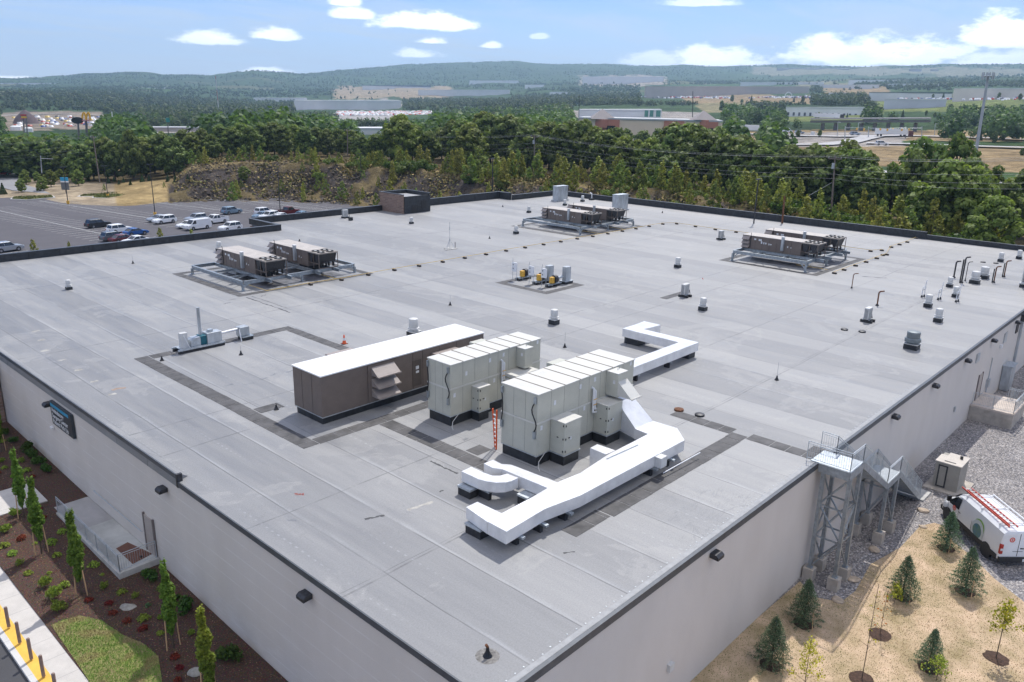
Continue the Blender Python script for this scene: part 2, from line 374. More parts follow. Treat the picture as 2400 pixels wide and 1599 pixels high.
def terrain():
    span = [_az(3000)+i*(_az(-620)-_az(3000))/520 for i in range(521)]
    out = np.linspace(span[-1]+.08, span[0]+2*math.pi-.08, 46)
    azs = list(span)+list(out)
    ds = [0.0]+[20*1.12**i for i in range(16)]; ds = [d for d in ds if d < 100]+list(np.arange(102, 300, 2.2))
    d = 300
    while d < 7650: ds.append(d); d *= 1.014
    n, m = len(azs), len(ds); V = np.zeros((m, n, 3)); T = np.ones((m, n, 4))
    forest = np.array((.042, .075, .026)); dry = np.array((.22, .17, .085)); rock = np.array((.075, .062, .055))
    for j, D in enumerate(ds):
        for i, a in enumerate(azs):
            x, y = CP[0]+D*math.cos(a), CP[1]+D*math.sin(a); z = hgt(x, y)
            c = dry
            if 100 < D < 320 and i <= 520:
                _, A, B, C = bankzone(x, y); px, row = PJ((x, y, z))
                nn = mnoise.fractal(Vector((x*.12, y*.12, 3)), 1, 2, 4)
                if A-2 < D < B+1 and px > 395:
                    z += nn*1.6*min(1, (D-A+2)/6)*min(1, max(0, (B+4-D)/6))+.5*mnoise.noise(Vector((x*.6, y*.6, 0)))
                    c = rock*(1+.5*nn) if nn < .25 else dry*.7
                    if D > B-4+3*nn: c = dry*1.05
                elif D <= A-2: c = np.array((.28, .22, .12)) if px < 900 else np.array((.16, .14, .08))
                elif px < 395 and D < B+8: c = np.array((.34, .25, .12)) if px > 270 else np.array((.36, .29, .2))
                elif D < C+60: c = dry*(.55+.4*nn)
                else: c = forest*1.4
            elif D >= 320:
                px, row = PJ((x, y, z)) if i <= 520 else (-999, 0)
                cl = clearing(px+18*mnoise.noise(Vector((x*.01, y*.01, 2))), row+5*mnoise.noise(Vector((x*.013, y*.013, 7)))) if i <= 520 and D < 6000 else None
                z += mnoise.fractal(Vector((x*.004, y*.004, 0)), 1, 2, 5)*min(14, D*.004) if D > 900 else 0
                c = np.array(cl[4]) if cl else forest*(1.2+.5*mnoise.noise(Vector((x*.006, y*.006, 5)))+.45*mnoise.noise(Vector((x*.0011, y*.0011, 8))))
                if cl is None and 1500 < D < 4500 and mnoise.noise(Vector((x*.0022, y*.0022, 9))) > .33: c = np.array((.12, .13, .06))
            V[j, i] = (x, y, z-(.25 if D < 100 else 0)); T[j, i, :3] = c
    idx = np.arange(n*m).reshape(m, n); nx = np.roll(idx, -1, axis=1)
    F = np.stack([idx[:-1], idx[1:], nx[1:], nx[:-1]], -1).reshape(-1, 4)
    m_ = bpy.data.materials.new('ground_cover'); m_.use_nodes = True; t = NT(m_.node_tree); b = t.n['Principled BSDF']
    at = t.node('ShaderNodeAttribute', attribute_name='tint'); co = t.coord()
    n1 = t.noise(co, .35, 8, .7); n2 = t.noise(co, .035, 6, .65); n3 = t.vor(co, .09)
    k = t.math('MULTIPLY', t.mapr(n1, .25, .75, .5, 1.5), t.mapr(n2, .3, .7, .7, 1.3))
    k = t.math('MULTIPLY', k, t.mapr(n3, 0, .8, 1.25, .7))
    cc = t.mix(1., at.outputs['Color'], k, 'MULTIPLY')
    t.put(b.inputs['Base Color'], cc); b.inputs['Roughness'].default_value = .95; b.inputs['Specular IOR Level'].default_value = .1
    bn = t.node('ShaderNodeBump'); bn.inputs['Strength'].default_value = .9; bn.inputs['Distance'].default_value = 1.2; t.put(bn.inputs['Height'], t.math('ADD', n1, t.math('MULTIPLY', n3, 1.5))); t.l.new(bn.outputs[0], b.inputs['Normal'])
    o = npmesh('terrain', V.reshape(-1, 3), F, m_, attr=T.reshape(-1, 4)); struct(o); return o
terrain()
# ------------------------------------------------------------------ the building
def roof_mat():
    m = bpy.data.materials.new('roof_membrane'); m.use_nodes = True; t = NT(m.node_tree); b = t.n['Principled BSDF']
    co = t.coord(); x, y, z = t.sep(co)[:3]
    wob = t.math('MULTIPLY', t.math('SUBTRACT', t.noise(t.scale(co, (.4, .12, 1)), 1.3, 3), .5), .22)
    xs = t.math('ADD', t.math('ADD', x, wob), 400*2.82-2.15)
    u = t.math('MODULO', xs, 2.82); e = t.math('ABSOLUTE', t.math('SUBTRACT', u, 1.41))      # 1.41 at a seam
    sheet = t.math('FLOOR', t.math('DIVIDE', xs, 2.82))
    brk = t.noise(t.scale(co, (1, .25, 1)), 1.1, 4)
    dark = t.math('MULTIPLY', t.mapr(e, 1.37, 1.40, 0, 1, True), t.mapr(brk, .38, .55, .15, 1))
    lite = t.math('MULTIPLY', t.math('MULTIPLY', t.mapr(u, .03, .07, 0, 1), t.mapr(u, .12, .30, 1, 0)), t.mapr(t.noise(t.scale(co, (1, .2, 1), 0), .7, 4), .45, .6, 0, .9))
    # fastener row under the middle of every sheet
    dots = t.math('MULTIPLY', t.mapr(e, .0, .07, 1, 0, True), t.mapr(t.math('ABSOLUTE', t.math('SUBTRACT', t.math('MODULO', t.math('ADD', y, 300), .46), .23)), .03, .12, 1, 0, True))
    dots = t.math('MULTIPLY', dots, t.mapr(t.noise(co, .12, 3), .45, .6, 0, 1))
    # sheet ends across
    v2 = t.math('ADD', y, t.math('MULTIPLY', t.math('SUBTRACT', t.noise(t.scale(co, (.12, .5, 1)), 1, 2), .5), .35))
    cr = None
    for yy, w in ((28.4, .05), (24.6, .05), (7.9, .04), (14.9, .04), (46.8, .06), (69.5, .06), (8.1, .02)):
        q = t.mapr(t.math('ABSOLUTE', t.math('SUBTRACT', v2, yy)), w*.6, w*1.6, 1, 0, True); cr = q if cr is None else t.math('MAXIMUM', cr, q)
    cr = t.math('MULTIPLY', cr, t.mapr(t.noise(co, .9, 4), .35, .6, .1, 1))
    # base tone with long streaks and per-sheet differences
    st = t.noise(t.scale(co, (1.4, .12, 1)), 1.0, 8, .68); st2 = t.noise(t.scale(co, (.25, .06, 1)), 1.0, 5, .6)
    hs = t.node('ShaderNodeTexWhiteNoise', noise_dimensions='1D'); t.put(hs.inputs['W'], sheet)
    f = t.math('ADD', t.math('MULTIPLY', st, .55), t.math('ADD', t.math('MULTIPLY', st2, .3), t.math('MULTIPLY', hs.outputs[0], .24)))
    base = t.ramp(f, [(.30, (.190, .193, .199)), (.5, (.250, .252, .255)), (.72, (.325, .324, .320))])
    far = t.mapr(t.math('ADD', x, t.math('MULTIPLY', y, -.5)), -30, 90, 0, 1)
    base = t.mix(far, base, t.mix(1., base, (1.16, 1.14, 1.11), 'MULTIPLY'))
    # ponding stains: pale dried rims and brown dust
    p1 = t.noise(co, .16, 5, .6, dist=.5); rim = t.math('MULTIPLY', t.mapr(p1, .55, .575, 0, 1, True), t.mapr(p1, .58, .66, 1, 0, True))
    base = t.mix(t.math('MULTIPLY', rim, .22), base, (.42, .41, .39))
    base = t.mix(t.mapr(t.noise(t.scale(co, (.5, .22, 1), .6), 1, 7, .7), .60, .80, 0, .35, True), base, (.35, .335, .31))
    base = t.mix(t.mapr(t.noise(t.scale(co, (2.2, 1.1, 1)), 1, 6, .7), .70, .76, 0, .5), base, (.16, .17, .185))
    base = t.mix(t.math('MULTIPLY', lite, .38), base, (.46, .47, .48))
    base = t.mix(t.math('MULTIPLY', dots, .35), base, (.5, .51, .52))
    base = t.mix(t.math('MULTIPLY', t.math('MAXIMUM', dark, cr), .62), base, (.10, .10, .105))
    base = t.mix(t.math('MULTIPLY', t.mapr(t.math('ABSOLUTE', t.math('SUBTRACT', u, .2)), .0, .12, .35, 0, True), t.mapr(brk, .45, .62, 0, 1)), base, (.17, .172, .18))
    gr = t.noise(co, 14, 4, .7); base = t.mix(1., base, t.mapr(gr, .3, .7, .88, 1.12), 'MULTIPLY')
    wr = t.math('MULTIPLY', t.mapr(t.math('ABSOLUTE', t.math('SUBTRACT', t.noise(t.scale(co, (.5, 1.2, 1), .7), 1.2, 3, .5, dist=1.6), .5)), 0, .014, 1, 0, True), t.mapr(t.noise(co, .1, 2), .5, .58, 0, 1))
    base = t.mix(t.math('MULTIPLY', wr, .4), base, (.19, .195, .2))
    t.put(b.inputs['Base Color'], base); b.inputs['Specular IOR Level'].default_value = .35
    t.put(b.inputs['Roughness'], t.mapr(st, .3, .7, .42, .7))
    bn = t.node('ShaderNodeBump'); bn.inputs['Strength'].default_value = .35; bn.inputs['Distance'].default_value = .05
    h = t.math('ADD', t.math('MULTIPLY', t.noise(co, .5, 5), 1.0), t.math('ADD', t.math('MULTIPLY', wr, .5), t.math('MULTIPLY', dark, -.4)))
    t.put(bn.inputs['Height'], h); t.l.new(bn.outputs[0], b.inputs['Normal']); return m
def wall_mat():
    m = bpy.data.materials.new('painted_concrete_wall'); m.use_nodes = True; t = NT(m.node_tree); b = t.n['Principled BSDF']
    co = t.coord(); x, y, z = t.sep(co)[:3]
    band = t.math('ABSOLUTE', t.math('SUBTRACT', t.math('MODULO', t.math('ADD', z, 20.1), .78), .39))
    jn = t.math('MULTIPLY', t.mapr(band, .015, .05, 1, 0, True), t.mapr(t.noise(t.scale(co, (.5, .5, 3)), 1, 4), .38, .6, 0, 1))
    leftw = t.mapr(x, .3, .35, 1, 0)
    jn = t.math('MULTIPLY', jn, leftw)
    eff = t.math('MULTIPLY', t.mapr(t.noise(t.scale(co, (.5, .5, 2)), .8, 8, .72), .5, .68, 0, 1), t.mapr(z, -5.6, -3.4, .75, .1))
    n = t.noise(t.scale(co, (1, 1, .5)), .5, 6)
    base = t.ramp(n, [(.3, (.64, .59, .535)), (.7, (.69, .64, .585))])
    base = t.mix(t.math('MULTIPLY', t.math('MAXIMUM', t.math('MULTIPLY', jn, .55), t.math('MULTIPLY', eff, .6)), leftw), base, (.80, .77, .73))
    t.put(b.inputs['Base Color'], base); b.inputs['Roughness'].default_value = .85; b.inputs['Specular IOR Level'].default_value = .25
    bn = t.node('ShaderNodeBump'); bn.inputs['Strength'].default_value = .3; bn.inputs['Distance'].default_value = .02; t.put(bn.inputs['Height'], t.noise(co, 9, 5)); t.l.new(bn.outputs[0], b.inputs['Normal'])
    return m
def brick_mat(name, c1, c2, mortar, rot=False):
    m = bpy.data.materials.new(name); m.use_nodes = True; t = NT(m.node_tree); b = t.n['Principled BSDF']
    co = t.coord(); x, y, z = t.sep(co)[:3]
    cb = t.node('ShaderNodeCombineXYZ'); t.put(cb.inputs[0], t.math('ADD', x, y)); t.put(cb.inputs[1], z)
    br = t.node('ShaderNodeTexBrick'); t.put(br.inputs[0], cb.outputs[0]); br.inputs['Scale'].default_value = 1; br.inputs['Brick Width'].default_value = .8; br.inputs['Row Height'].default_value = .26; br.inputs['Mortar Size'].default_value = .03
    br.inputs['Color1'].default_value = (*c1, 1); br.inputs['Color2'].default_value = (*c2, 1); br.inputs['Mortar'].default_value = (*mortar, 1)
    t.put(b.inputs['Base Color'], t.mix(.4, br.outputs[0], t.ramp(t.noise(co, 3, 6), [(.3, c1), (.7, c2)]))); b.inputs['Roughness'].default_value = .9; return m
ROOFM, WALLM = roof_mat(), wall_mat()
BRICK = brick_mat('brown_brick', (.17, .105, .08), (.30, .2, .155), (.30, .26, .23))
PADM = mat('walkway_rubber', (.095, .092, .092), .75, 0, .3, 1.2, .3, 25)
bld = thing('commercial_building', 'huge flat grey-roofed building with painted block walls filling the foreground', 'building', (0, 0, 0))
XB, YP = 110.3, 85.0
# roof outline (origin corner, clockwise along x then y)
c1 = G(597, 547); c2 = G(551, 533)
RO = [(0, 0), (XB, 0), (XB, 89.6), (103.6, 89.6), (103.6, 97.0), (86, 97.0), (86, 92.6), (44.6, 92.6), (44.6, YP), (0, YP)]
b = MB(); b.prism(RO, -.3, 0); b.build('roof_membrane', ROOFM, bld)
wl = MB()
n = len(RO)
def wallseg(a, c, zb=-9.2, zt=-.32, t=.3):
    (x0, y0), (x1, y1) = a, c
    return MB().box(min(x0, x1), max(x0, x1), min(y0, y1), max(y0, y1), zb, zt)
MB().box(0.02, XB, .02, .32, -9.2, -.302).build('wall', WALLM, bld)
MB().box(0.02, .32, .322, YP, -9.2, -.302).build('wall', WALLM, bld)
MB().box(XB-.3, XB, .322, 89.6, -9.2, -.302).build('wall', WALLM, bld)
MB().box(.322, 44.6, YP-.3, YP, -9.2, -.302).build('wall', WALLM, bld)
MB().box(44.3, 44.6, YP+.002, 92.6, -9.2, -.302).build('wall', BRICK, bld)
MB().box(44.602, 86, 92.3, 92.6, -9.2, -.302).build('wall', BRICK, bld)
MB().box(86.002, 103.6, 96.7, 97.0, -9.2, -.302).build('wall', BRICK, bld)
COP = mat('dark_coping', (.085, .095, .11), .45, .2, .15, 2)
# gravel-stop edges on the two near sides (two steps of fascia)
q = MB()
q.box(-.07, XB, -.07, .10, -.02, .016); q.box(-.045, XB, -.045, .019, -.34, -.021); q.box(-.035, .03, .101, 21.3, -.26, .015)
q.box(-.035, .03, 21.3, YP, .12, .36)
q.build('fascia', COP, bld)
q = MB(); q.box(-.03, .16, 21.3, YP, -.3, .35); q.add([(.16, 21.3, .35), (.62, 21.5, .012), (.62, YP-.3, .012), (.16, YP-.3, .35)], [(0, 1, 2, 3)]); q.add([(.16, 21.3, .35), (.16, 21.3, .0), (.62, 21.5, .012)], [(0, 1, 2)])
q.build('raised_edge', ROOFM, bld)
MB().box(-.05, .22, 21.18, 21.34, -.3, .40).build('edge_end_cap', DARK, bld)
# low light-grey cover strip with screws along the right edge
STRIP = mat('seam_cover', (.31, .315, .32), .6, 0, .12, 3)
MB().box(.04, 42, .12, .34, .0015, .006).build('cover_strip', STRIP, bld)
q = MB()
for i in range(88):
    x = .6+i*.46+random.uniform(-.03, .03); q.lathe([(.035, 0), (.03, .012)], (x, .42+random.uniform(-.05, .05), .002), 6)
o = q.build('fastener_plate', SHEET, bld); o['kind'] = 'stuff'
# parapets
def parapet(x0, y0, x1, y1, h, w=.35, cap=True):
    b = MB(); b.box(x0, x1, y0, y1, -.0, h); k = b.build('parapet', EPDM, bld)
    if cap:
        MB().box(x0-.03, x1+.03, y0-.03, y1+.03, h+.002, h+.06).build('parapet_cap', SHEET if cap == 2 else COP, k)
    # welded laps
    L = max(x1-x0, y1-y0); n = int(L/3); q = MB()
    for i in range(1, n):
        f = i/n
        if x1-x0 > y1-y0: xx = x0+f*(x1-x0); q.box(xx-.07, xx+.07, y0-.012, y0, .02, h-.04)
        else: yy = y0+f*(y1-y0); q.box(x0-.012, x0, yy-.07, yy+.07, .02, h-.04)
    if n > 1: q.build('parapet_lap', BLACK, k)
parapet(0.2, YP-.4, 44.6, YP, .78)
parapet(44.2, YP+.03, 44.6, 92.6, .78)
parapet(44.63, 92.2, 68.2, 92.6, .85)
parapet(74.1, 92.2, 86.0, 92.6, 1.15)
parapet(86.03, 92.2, 96.6, 92.62, 1.25)
XJ = G(1600, 497)[0]
parapet(XB-.42, 73.6, XB-.02, 89.3, .85)
parapet(XB-.42, 20.0, XB-.02, 73.55, 1.0)
parapet(XB-.42, .3, XB-.02, 19.96, .62)
parapet(96.63, 88.9, XB-.45, 89.28, .9)
parapet(96.2, 89.31, 96.6, 92.15, 1.25)
# stair penthouse in the far corner
ph = thing('roof_penthouse', 'brick and black sheeted stair penthouse at the far left roof edge', 'penthouse', (68.3, 86.8, 0))
MB().box(68.3, 68.5, 86.9, 92.9, 0, 3.0).build('brick_wall', BRICK, ph)
MB().box(68.51, 74.0, 86.75, 86.95, 0, 2.75).build('black_wall', EPDM, ph)
MB().box(68.51, 74.0, 92.7, 92.9, 0, 3.0).build('rear_wall', EPDM, ph)
MB().box(73.82, 74.0, 86.96, 92.69, 0, 3.0).build('end_wall', EPDM, ph)
MB().box(68.52, 73.8, 86.97, 92.68, 2.4, 2.5).build('roof', STRIP, ph)
q = MB(); q.box(68.26, 68.54, 86.86, 92.95, 3.005, 3.1); q.box(68.55, 74.04, 92.66, 92.95, 3.005, 3.1); q.box(73.78, 74.04, 86.72, 92.65, 3.005, 3.1); q.build('coping', COP, ph)
q = MB(); q.box(70.0, 71.1, 86.715, 86.748, .1, 1.3); q.box(72.0, 73.1, 86.71, 86.748, .6, 1.9); q.box(71.2, 71.9, 86.72, 86.748, 0, 1.1); q.build('sheet_lap', BLACK, ph)
# ---- walkways of rubber pads
def walk(a, b_, w, jitter=.0, step=.92):
    a, b_ = np.array(a[:2], float), np.array(b_[:2], float); L = np.linalg.norm(b_-a); d = (b_-a)/L; nn = np.array((-d[1], d[0])); q = MB(); s = 0; k = 0
    while s < L-.2:
        e = min(L, s+step*(1.5 if (k*7) % 3 == 0 else 1)); p = a+d*(s+.03); r = a+d*(e-.02); o = nn*random.uniform(-.02, .02)
        pts = [p+o, r+o, r+nn*w+o, p+nn*w+o]; q.prism([tuple(v) for v in pts], .003, .014); s = e; k += 1
    q.build('walkway_mat', PADM, bld)
walk((6.4, 41.6), (6.4, 20.15), -.95, step=.95) if False else None
def walkx(x0, x1, y0, w, **k): walk((x0, y0), (x1, y0), w, **k)
def walky(y0, y1, x0, w, **k): walk((x0, y1), (x0, y0), w, **k)
walky(20.25, 41.6, 6.4, .95)
walkx(7.4, 9.0, 40.65, .92); walkx(12.6, 18.8, 40.65, .92); walky(22.5, 40.6, 18.0, .85)
walkx(7.4, 20.5, 20.2, .82); walkx(7.4, 9.0, 26.3, .9)
pa = G(960+560/7.84, 900+860/7.84); walky(11.2, 20.15, 11.35, .95)
walkx(12.4, 13.5, 13.2, .9); walkx(12.2, 32.2, 4.25, .001) if False else None
w0, w1 = G(1439.5, 1212.4), G(1725, 1016)
walkx(w0[0], w1[0], w0[1]+.02, .95)
walkx(w0[0]-2.6, w0[0]-.05, w0[1]+.15, .85)
u0 = G(1600, 985); u1 = G(1930, 1070)
walky(.35, 4.2, 24.75, .9); walky(5.2, 9.2, 24.75, .9)
walkx(25.7, 26.6, .1, .95)
for (x0, x1, y0, y1) in ((20.9, 36.5, 53.3, 67.0), (72.4, 88.3, 53.7, 67.0), (72.1, 87.1, 20.1, 32.2), (43.0, 49.1, 34.7, 41.6)):
    w = .8
    walkx(x0, x1, y0, w); walkx(x0, x1, y1-w, w); walky(y0+w+.02, y1-w-.02, x0, w); walky(y0+w+.02, y1-w-.02, x1-w, w)
walkx(44.6, 47.5, 38.0, .6); walkx(44.6, 47.5, 36.2, .5)
a = G(1562, 702); walkx(a[0], a[0]+4.2, a[1], .8)
# tar strips and patches on the roof (drying puddles stay in the material)
TAR = mat('bitumen_smear', (.06, .06, .065), .6, 0, .4, 3)
def smear(pts, w, name='bitumen_patch', m=TAR, z=.0025):
    q = MB(); P = [G(*p) for p in pts]; L = []; Rr = []
    for i, p in enumerate(P):
        d = P[min(i+1, len(P)-1)]-P[max(i-1, 0)]; d = d/np.linalg.norm(d[:2]); nn = np.array((-d[1], d[0], 0)); ww = w*random.uniform(.3, 1)
        L.append((p+nn*ww)[:2]); Rr.append((p-nn*ww)[:2])
    k = len(P); vs = [(*p, z) for p in L]+[(*p, z) for p in Rr]
    q.add(vs, [(i, k+i, k+i+1, i+1) for i in range(k-1)]); return q.build(name, m, bld)
def dense(p, q, n, j):
    return [(p[0]+(q[0]-p[0])*i/n+random.uniform(-j, j), p[1]+(q[1]-p[1])*i/n+random.uniform(-j, j)*.5) for i in range(n+1)]
smear(dense((578, 697), (680, 733), 18, 1.5), .10); smear(dense((590, 694), (672, 722), 12, 1.0), .05)
smear(dense((1008, 1081), (1072, 1110), 14, 1.2), .09)
smear(dense((955, 1196), (1015, 1176), 14, 1.5), .12, m=mat('pale_patch', (.42, .40, .36), .8, 0, .2, 3))
smear(dense((856, 1217), (900, 1208), 8, 1.5), .10)
smear(dense((2020, 648), (2078, 652), 9, .8), .16)
for (x, y, w_) in ((545, 702, 9), (532, 711, 8), (618, 693, 6), (1086, 1140, 5), (1034, 1151, 4), (1334, 1295, 14), (1262, 522, 6)):
    smear(dense((x-w_, y+2), (x+w_, y-2), 6, 1), .06)
PALE = mat('pale_stain', (.40, .385, .35), .85, 0, .25, 2)
for (x, y) in ((84, 776), (97, 797), (104, 822), (145, 844), (184, 867), (221, 894), (263, 924)):
    smear([(x-9, y+1.5), (x-3, y+1), (x+3, y-.5), (x+9, y-2)], .22, 'dried_puddle', PALE)
smear([(262, 915), (275, 911), (295, 909)], .28, 'rust_stain', mat('rust_stain', (.34, .25, .19), .9, 0, .2, 3))
for (x, y, w_) in ((536, 903, 10), (582, 900, 14), (617, 888, 10), (640, 879, 6), (678, 871, 8), (925, 973, 16), (1090, 1030, 5)):
    smear([(x-w_, y+2), (x-w_*.3, y+1), (x+w_*.4, y-1), (x+w_, y-3)], .16, 'damp_patch', mat('damp_patch', (.20, .205, .215), .5, 0, .2, 2))
# ---- things on the walls
def walllight(pos, side, lab):
    o = thing('wall_light', lab, 'wall light', pos, 'black box lights under the roof edge')
    x, y, z = pos; b = MB()
    prof = [(0, 0), (.42, -.02), (.42, .12), (.30, .22), (0, .22)]
    if side == 'L': b.extr([(x-p, z+q) for p, q in prof], y-.26, y+.26)
    else:
        vs = [(x+s*.26, y-p, z+q) for s in (-1, 1) for p, q in prof]; k = 5
        b.add(vs, [tuple(range(5))[::-1], tuple(range(5, 10))]+[(i, (i+1) % 5, 5+(i+1) % 5, 5+i) for i in range(5)])
    b.build('housing', DARK, o)
    l = MB()
    if side == 'L': l.box(x-.38, x-.08, y-.2, y+.2, z-.03, z-.021)
    else: l.box(x-.2, x+.2, y-.38, y-.08, z-.03, z-.021)
    l.build('lens', OFFW, o)
for y, lab in ((10.14, 'black box light low on the near left wall nearest the roof corner'), (22.8, 'black box light on the left wall beside the roof edge step'), (38.96, 'black box light beside the blue-striped clinic sign')):
    walllight((0, y, -1.02), 'L', lab)
for x, lab in ((13.77, 'black box light on the right wall near the roof corner'), (36.44, 'black box light on the right wall just past the outside stair'), (44.68, 'black box light on the right wall above the beige cabinet'), (52.9, 'black box light on the right wall before the concrete dock'),
               (60.83, 'black box light on the right wall above the concrete dock'), (69.37, 'black box light on the right wall nearest the downspout')):
    walllight((x, 0, -.8), 'R', lab)
sg = thing('wall_sign', 'dark wall sign with cyan stripe reading Ambulatory Surgery Center Patient Pick Up', 'sign', (-.02, 36.7, -2.05))
SGM = mat('sign_charcoal', (.035, .045, .055), .4, 0, .1, 3); CYAN = mat('sign_cyan', (.03, .30, .50), .45, 0, .08, 3)
MB().box(-.17, .0, 34.95, 38.45, -2.05, -.5).build('panel', SGM, sg, bevel=.01)
MB().box(-.178, -.171, 35.35, 38.36, -.82, -.62).build('stripe', CYAN, sg)
def text(s, size, name, mt, parent, M_, ext=.004, align='LEFT', bold=0):
    cu = bpy.data.curves.new(name, 'FONT'); cu.body = s; cu.size = size; cu.extrude = ext; cu.offset = bold; cu.align_x = align; cu.resolution_u = 3
    to = bpy.data.objects.new('t', cu); COL.objects.link(to); dg = bpy.context.evaluated_depsgraph_get(); dg.update()
    me = bpy.data.meshes.new_from_object(to.evaluated_get(dg)); bpy.data.objects.remove(to); bpy.data.curves.remove(cu)
    me.transform(M_); v = origin(parent); me.transform(Matrix.Translation(-v)); me.materials.clear(); me.materials.append(mt); me.name = name
    o = bpy.data.objects.new(name, me); COL.objects.link(o); o.parent = parent; return o
# text plane facing -x: text x-axis -> -y, y-axis -> z
def face(px_, py_, pz_, xa, ya):
    xa, ya = Vector(xa), Vector(ya); za = xa.cross(ya); m = Matrix.Identity(4)
    for i in range(3): m[i][0], m[i][1], m[i][2], m[i][3] = xa[i], ya[i], za[i], (px_, py_, pz_)[i]
    return m
for k, s in enumerate(('Ambulatory', 'Surgery Center', 'Patient Pick Up')):
    text(s, .42, 'lettering', WHITE, sg, face(-.174, 38.28, -1.17-.385*k, (0, -1, 0), (0, 0, 1)), .004, bold=.002)
tag(MB().box(-.16, .0, 38.9, 39.25, -2.62, -2.5).solo('security_camera', WHITE, 'small white dome camera on the left wall below the clinic sign', 'camera', (0, 39.07, -2.6)))
# dark porch roof at the left picture edge
cp = thing('porch', 'dark flat-roofed entrance porch at the left picture edge', 'porch', (-2, 52, -6))
MB().box(-9.0, -.06, 49.3, 58, -1.45, -.75).build('fascia', mat('porch_grey', (.17, .175, .185), .6, 0, .1, 2), cp)
MB().box(-9.1, -.06, 49.2, 58.1, -.74, -.62).build('roof', DARK, cp)
MB().box(-.9, -.06, 49.6, 50.4, -5.9, -1.46).build('pier', BRICK, cp)
MB().box(-8.6, -7.9, 49.6, 50.4, -6.2, -1.46).build('pier', BRICK, cp)
# small things on the right wall
def onwall(x, z, w, h, name, m, lab, cat, d=.06):
    return MB().box(x-w/2, x+w/2, -d, .018, z-h/2, z+h/2).solo(name, m, lab, cat, (x, 0, z))
onwall(56.8, -1.35, 1.0, .75, 'louvre', SHEET, 'grey louvre in the right wall above the dock, nearer one', 'louvre')
onwall(66.0, -1.5, 1.0, .9, 'louvre', SHEET, 'grey louvre in the right wall beyond the dock', 'louvre')
onwall(70.5, -1.5, .9, .9, 'louvre', DARK, 'dark louvre in the right wall beside the downspout', 'louvre')
onwall(64.5, -2.0, .3, .3, 'wall_lamp', WHITE, 'tiny white fitting on the right wall beyond the dock', 'fitting', .2)
onwall(10.9, -4.9, .35, .35, 'dryer_vent', OFFW, 'small white dryer vent low on the right wall', 'vent', .14)
onwall(52.2, -4.6, .25, .4, 'outlet_box', SHEET, 'small grey outlet on the right wall before the dock', 'outlet', .1)
cd = thing('wall_conduit', 'thin grey conduit with boxes running down the right wall past the dock', 'conduit', (60.6, -.1, -6.5))
q = MB(); q.cyl((62.2, -.06, -6.9), (62.2, -.06, -2.6), .04); q.cyl((62.2, -.06, -2.6), (62.2, .02, -2.6), .04); q.build('pipe', SHEET, cd)
MB().box(61.8, 62.5, -.2, .015, -5.2, -4.5).build('junction_box', SHEET, cd)
ds = thing('downspout', 'tall grey downspout with leader box on the right wall', 'downspout', (72, -.1, -6.9))
MB().box(71.8, 72.1, -.2, .01, -6.9, -1.0).build('pipe', SHEET, ds); MB().box(71.4, 72.5, -.45, .01, -1.0, -.35).build('leader_head', DARK, ds)
ec = thing('electric_cabinet', 'tall grey electric cabinet standing against the far right wall', 'cabinet', (68.5, -.4, -6.9))
MB().box(67.6, 69.4, -.75, -.02, -6.9, -4.6).build('housing', SHEET, ec, bevel=.02); MB().box(67.5, 69.5, -.85, 0, -4.59, -4.5).build('lid', GALVL, ec)
# ------------------------------------------------------------------ roof-top plant
def hoodL(b, x0, x1, y, z0, z1, out):
    "sloped weather hood on a -y face"
    b.add([(x0, y, z1), (x1, y, z1), (x1, y-out, z0), (x0, y-out, z0), (x0, y, z0), (x1, y, z0)], [(0, 3, 2, 1), (0, 4, 3), (1, 2, 5)])
    b.box(x0-.02, x1+.02, y-out-.04, y-out, z0-.03, z0+.05)
# brown air handler
bu = thing('brown_air_handler', 'long brown air handling unit with a white roof left of the beige units', 'air handler', (15.5, 23.7, 0))
MB().box(9.05, 21.85, 22.38, 25.0, .0, .40).build('curb', EPDM, bu)
MB().box(8.98, 21.95, 22.28, 25.1, .402, .46).build('curb_rail', SHEET, bu)
MB().box(8.97, 21.93, 22.27, 25.12, .462, 2.9).build('casing', BROWN, bu, bevel=.02)
q = MB()
for x in (12.25, 14.3, 15.7, 16.5, 17.9, 19.4, 20.6): q.box(x-.012, x+.012, 22.262, 22.268, .5, 2.85)
for y in (23.2, 24.2): q.box(8.962, 8.968, y-.012, y+.012, .5, 2.85)
q.build('panel_seam', BLACK, bu)
MB().box(8.93, 21.98, 22.22, 25.17, 2.902, 2.97).build('roof', mat('white_roof_sheet', (.80, .80, .79), .5, 0, .04, .8, .1, 3, stretch=(.5, 3, 1)), bu)
for k, (z0, z1) in enumerate(((2.18, 2.72), (1.5, 2.0), (.85, 1.35))):
    q = MB(); hoodL(q, 12.45, 14.15, 22.26, z0, z1, .72); q.build('hood', BROWNL, bu)
MB().box(12.2, 14.4, 22.2, 22.258, .5, 2.8).build('hood_panel', BROWN, bu)
MB().box(17.2, 19.2, 21.75, 22.25, 1.9, 2.55).build('duct_box', BROWNL, bu, bevel=.01)
MB().box(11.9, 13.8, 25.14, 26.1, 2.0, 2.75).build('rear_box', BROWNL, bu, bevel=.01)
q = MB()
for x in (15.65, 17.0): q.box(x, x+.72, 22.24, 22.258, .65, 2.35)
q.build('door', mat('brown_door', (.105, .083, .07), .5, 0, .08, 2), bu)
q = MB()
for (x, z, w, h) in ((15.9, 1.75, .24, .2), (15.9, 1.5, .24, .14), (17.1, 2.0, .18, .24), (9.9, 1.2, .0, .0)): q.box(x, x+w+.01, 22.228, 22.236, z, z+h+.01)
q.build('sticker', PAPER, bu)
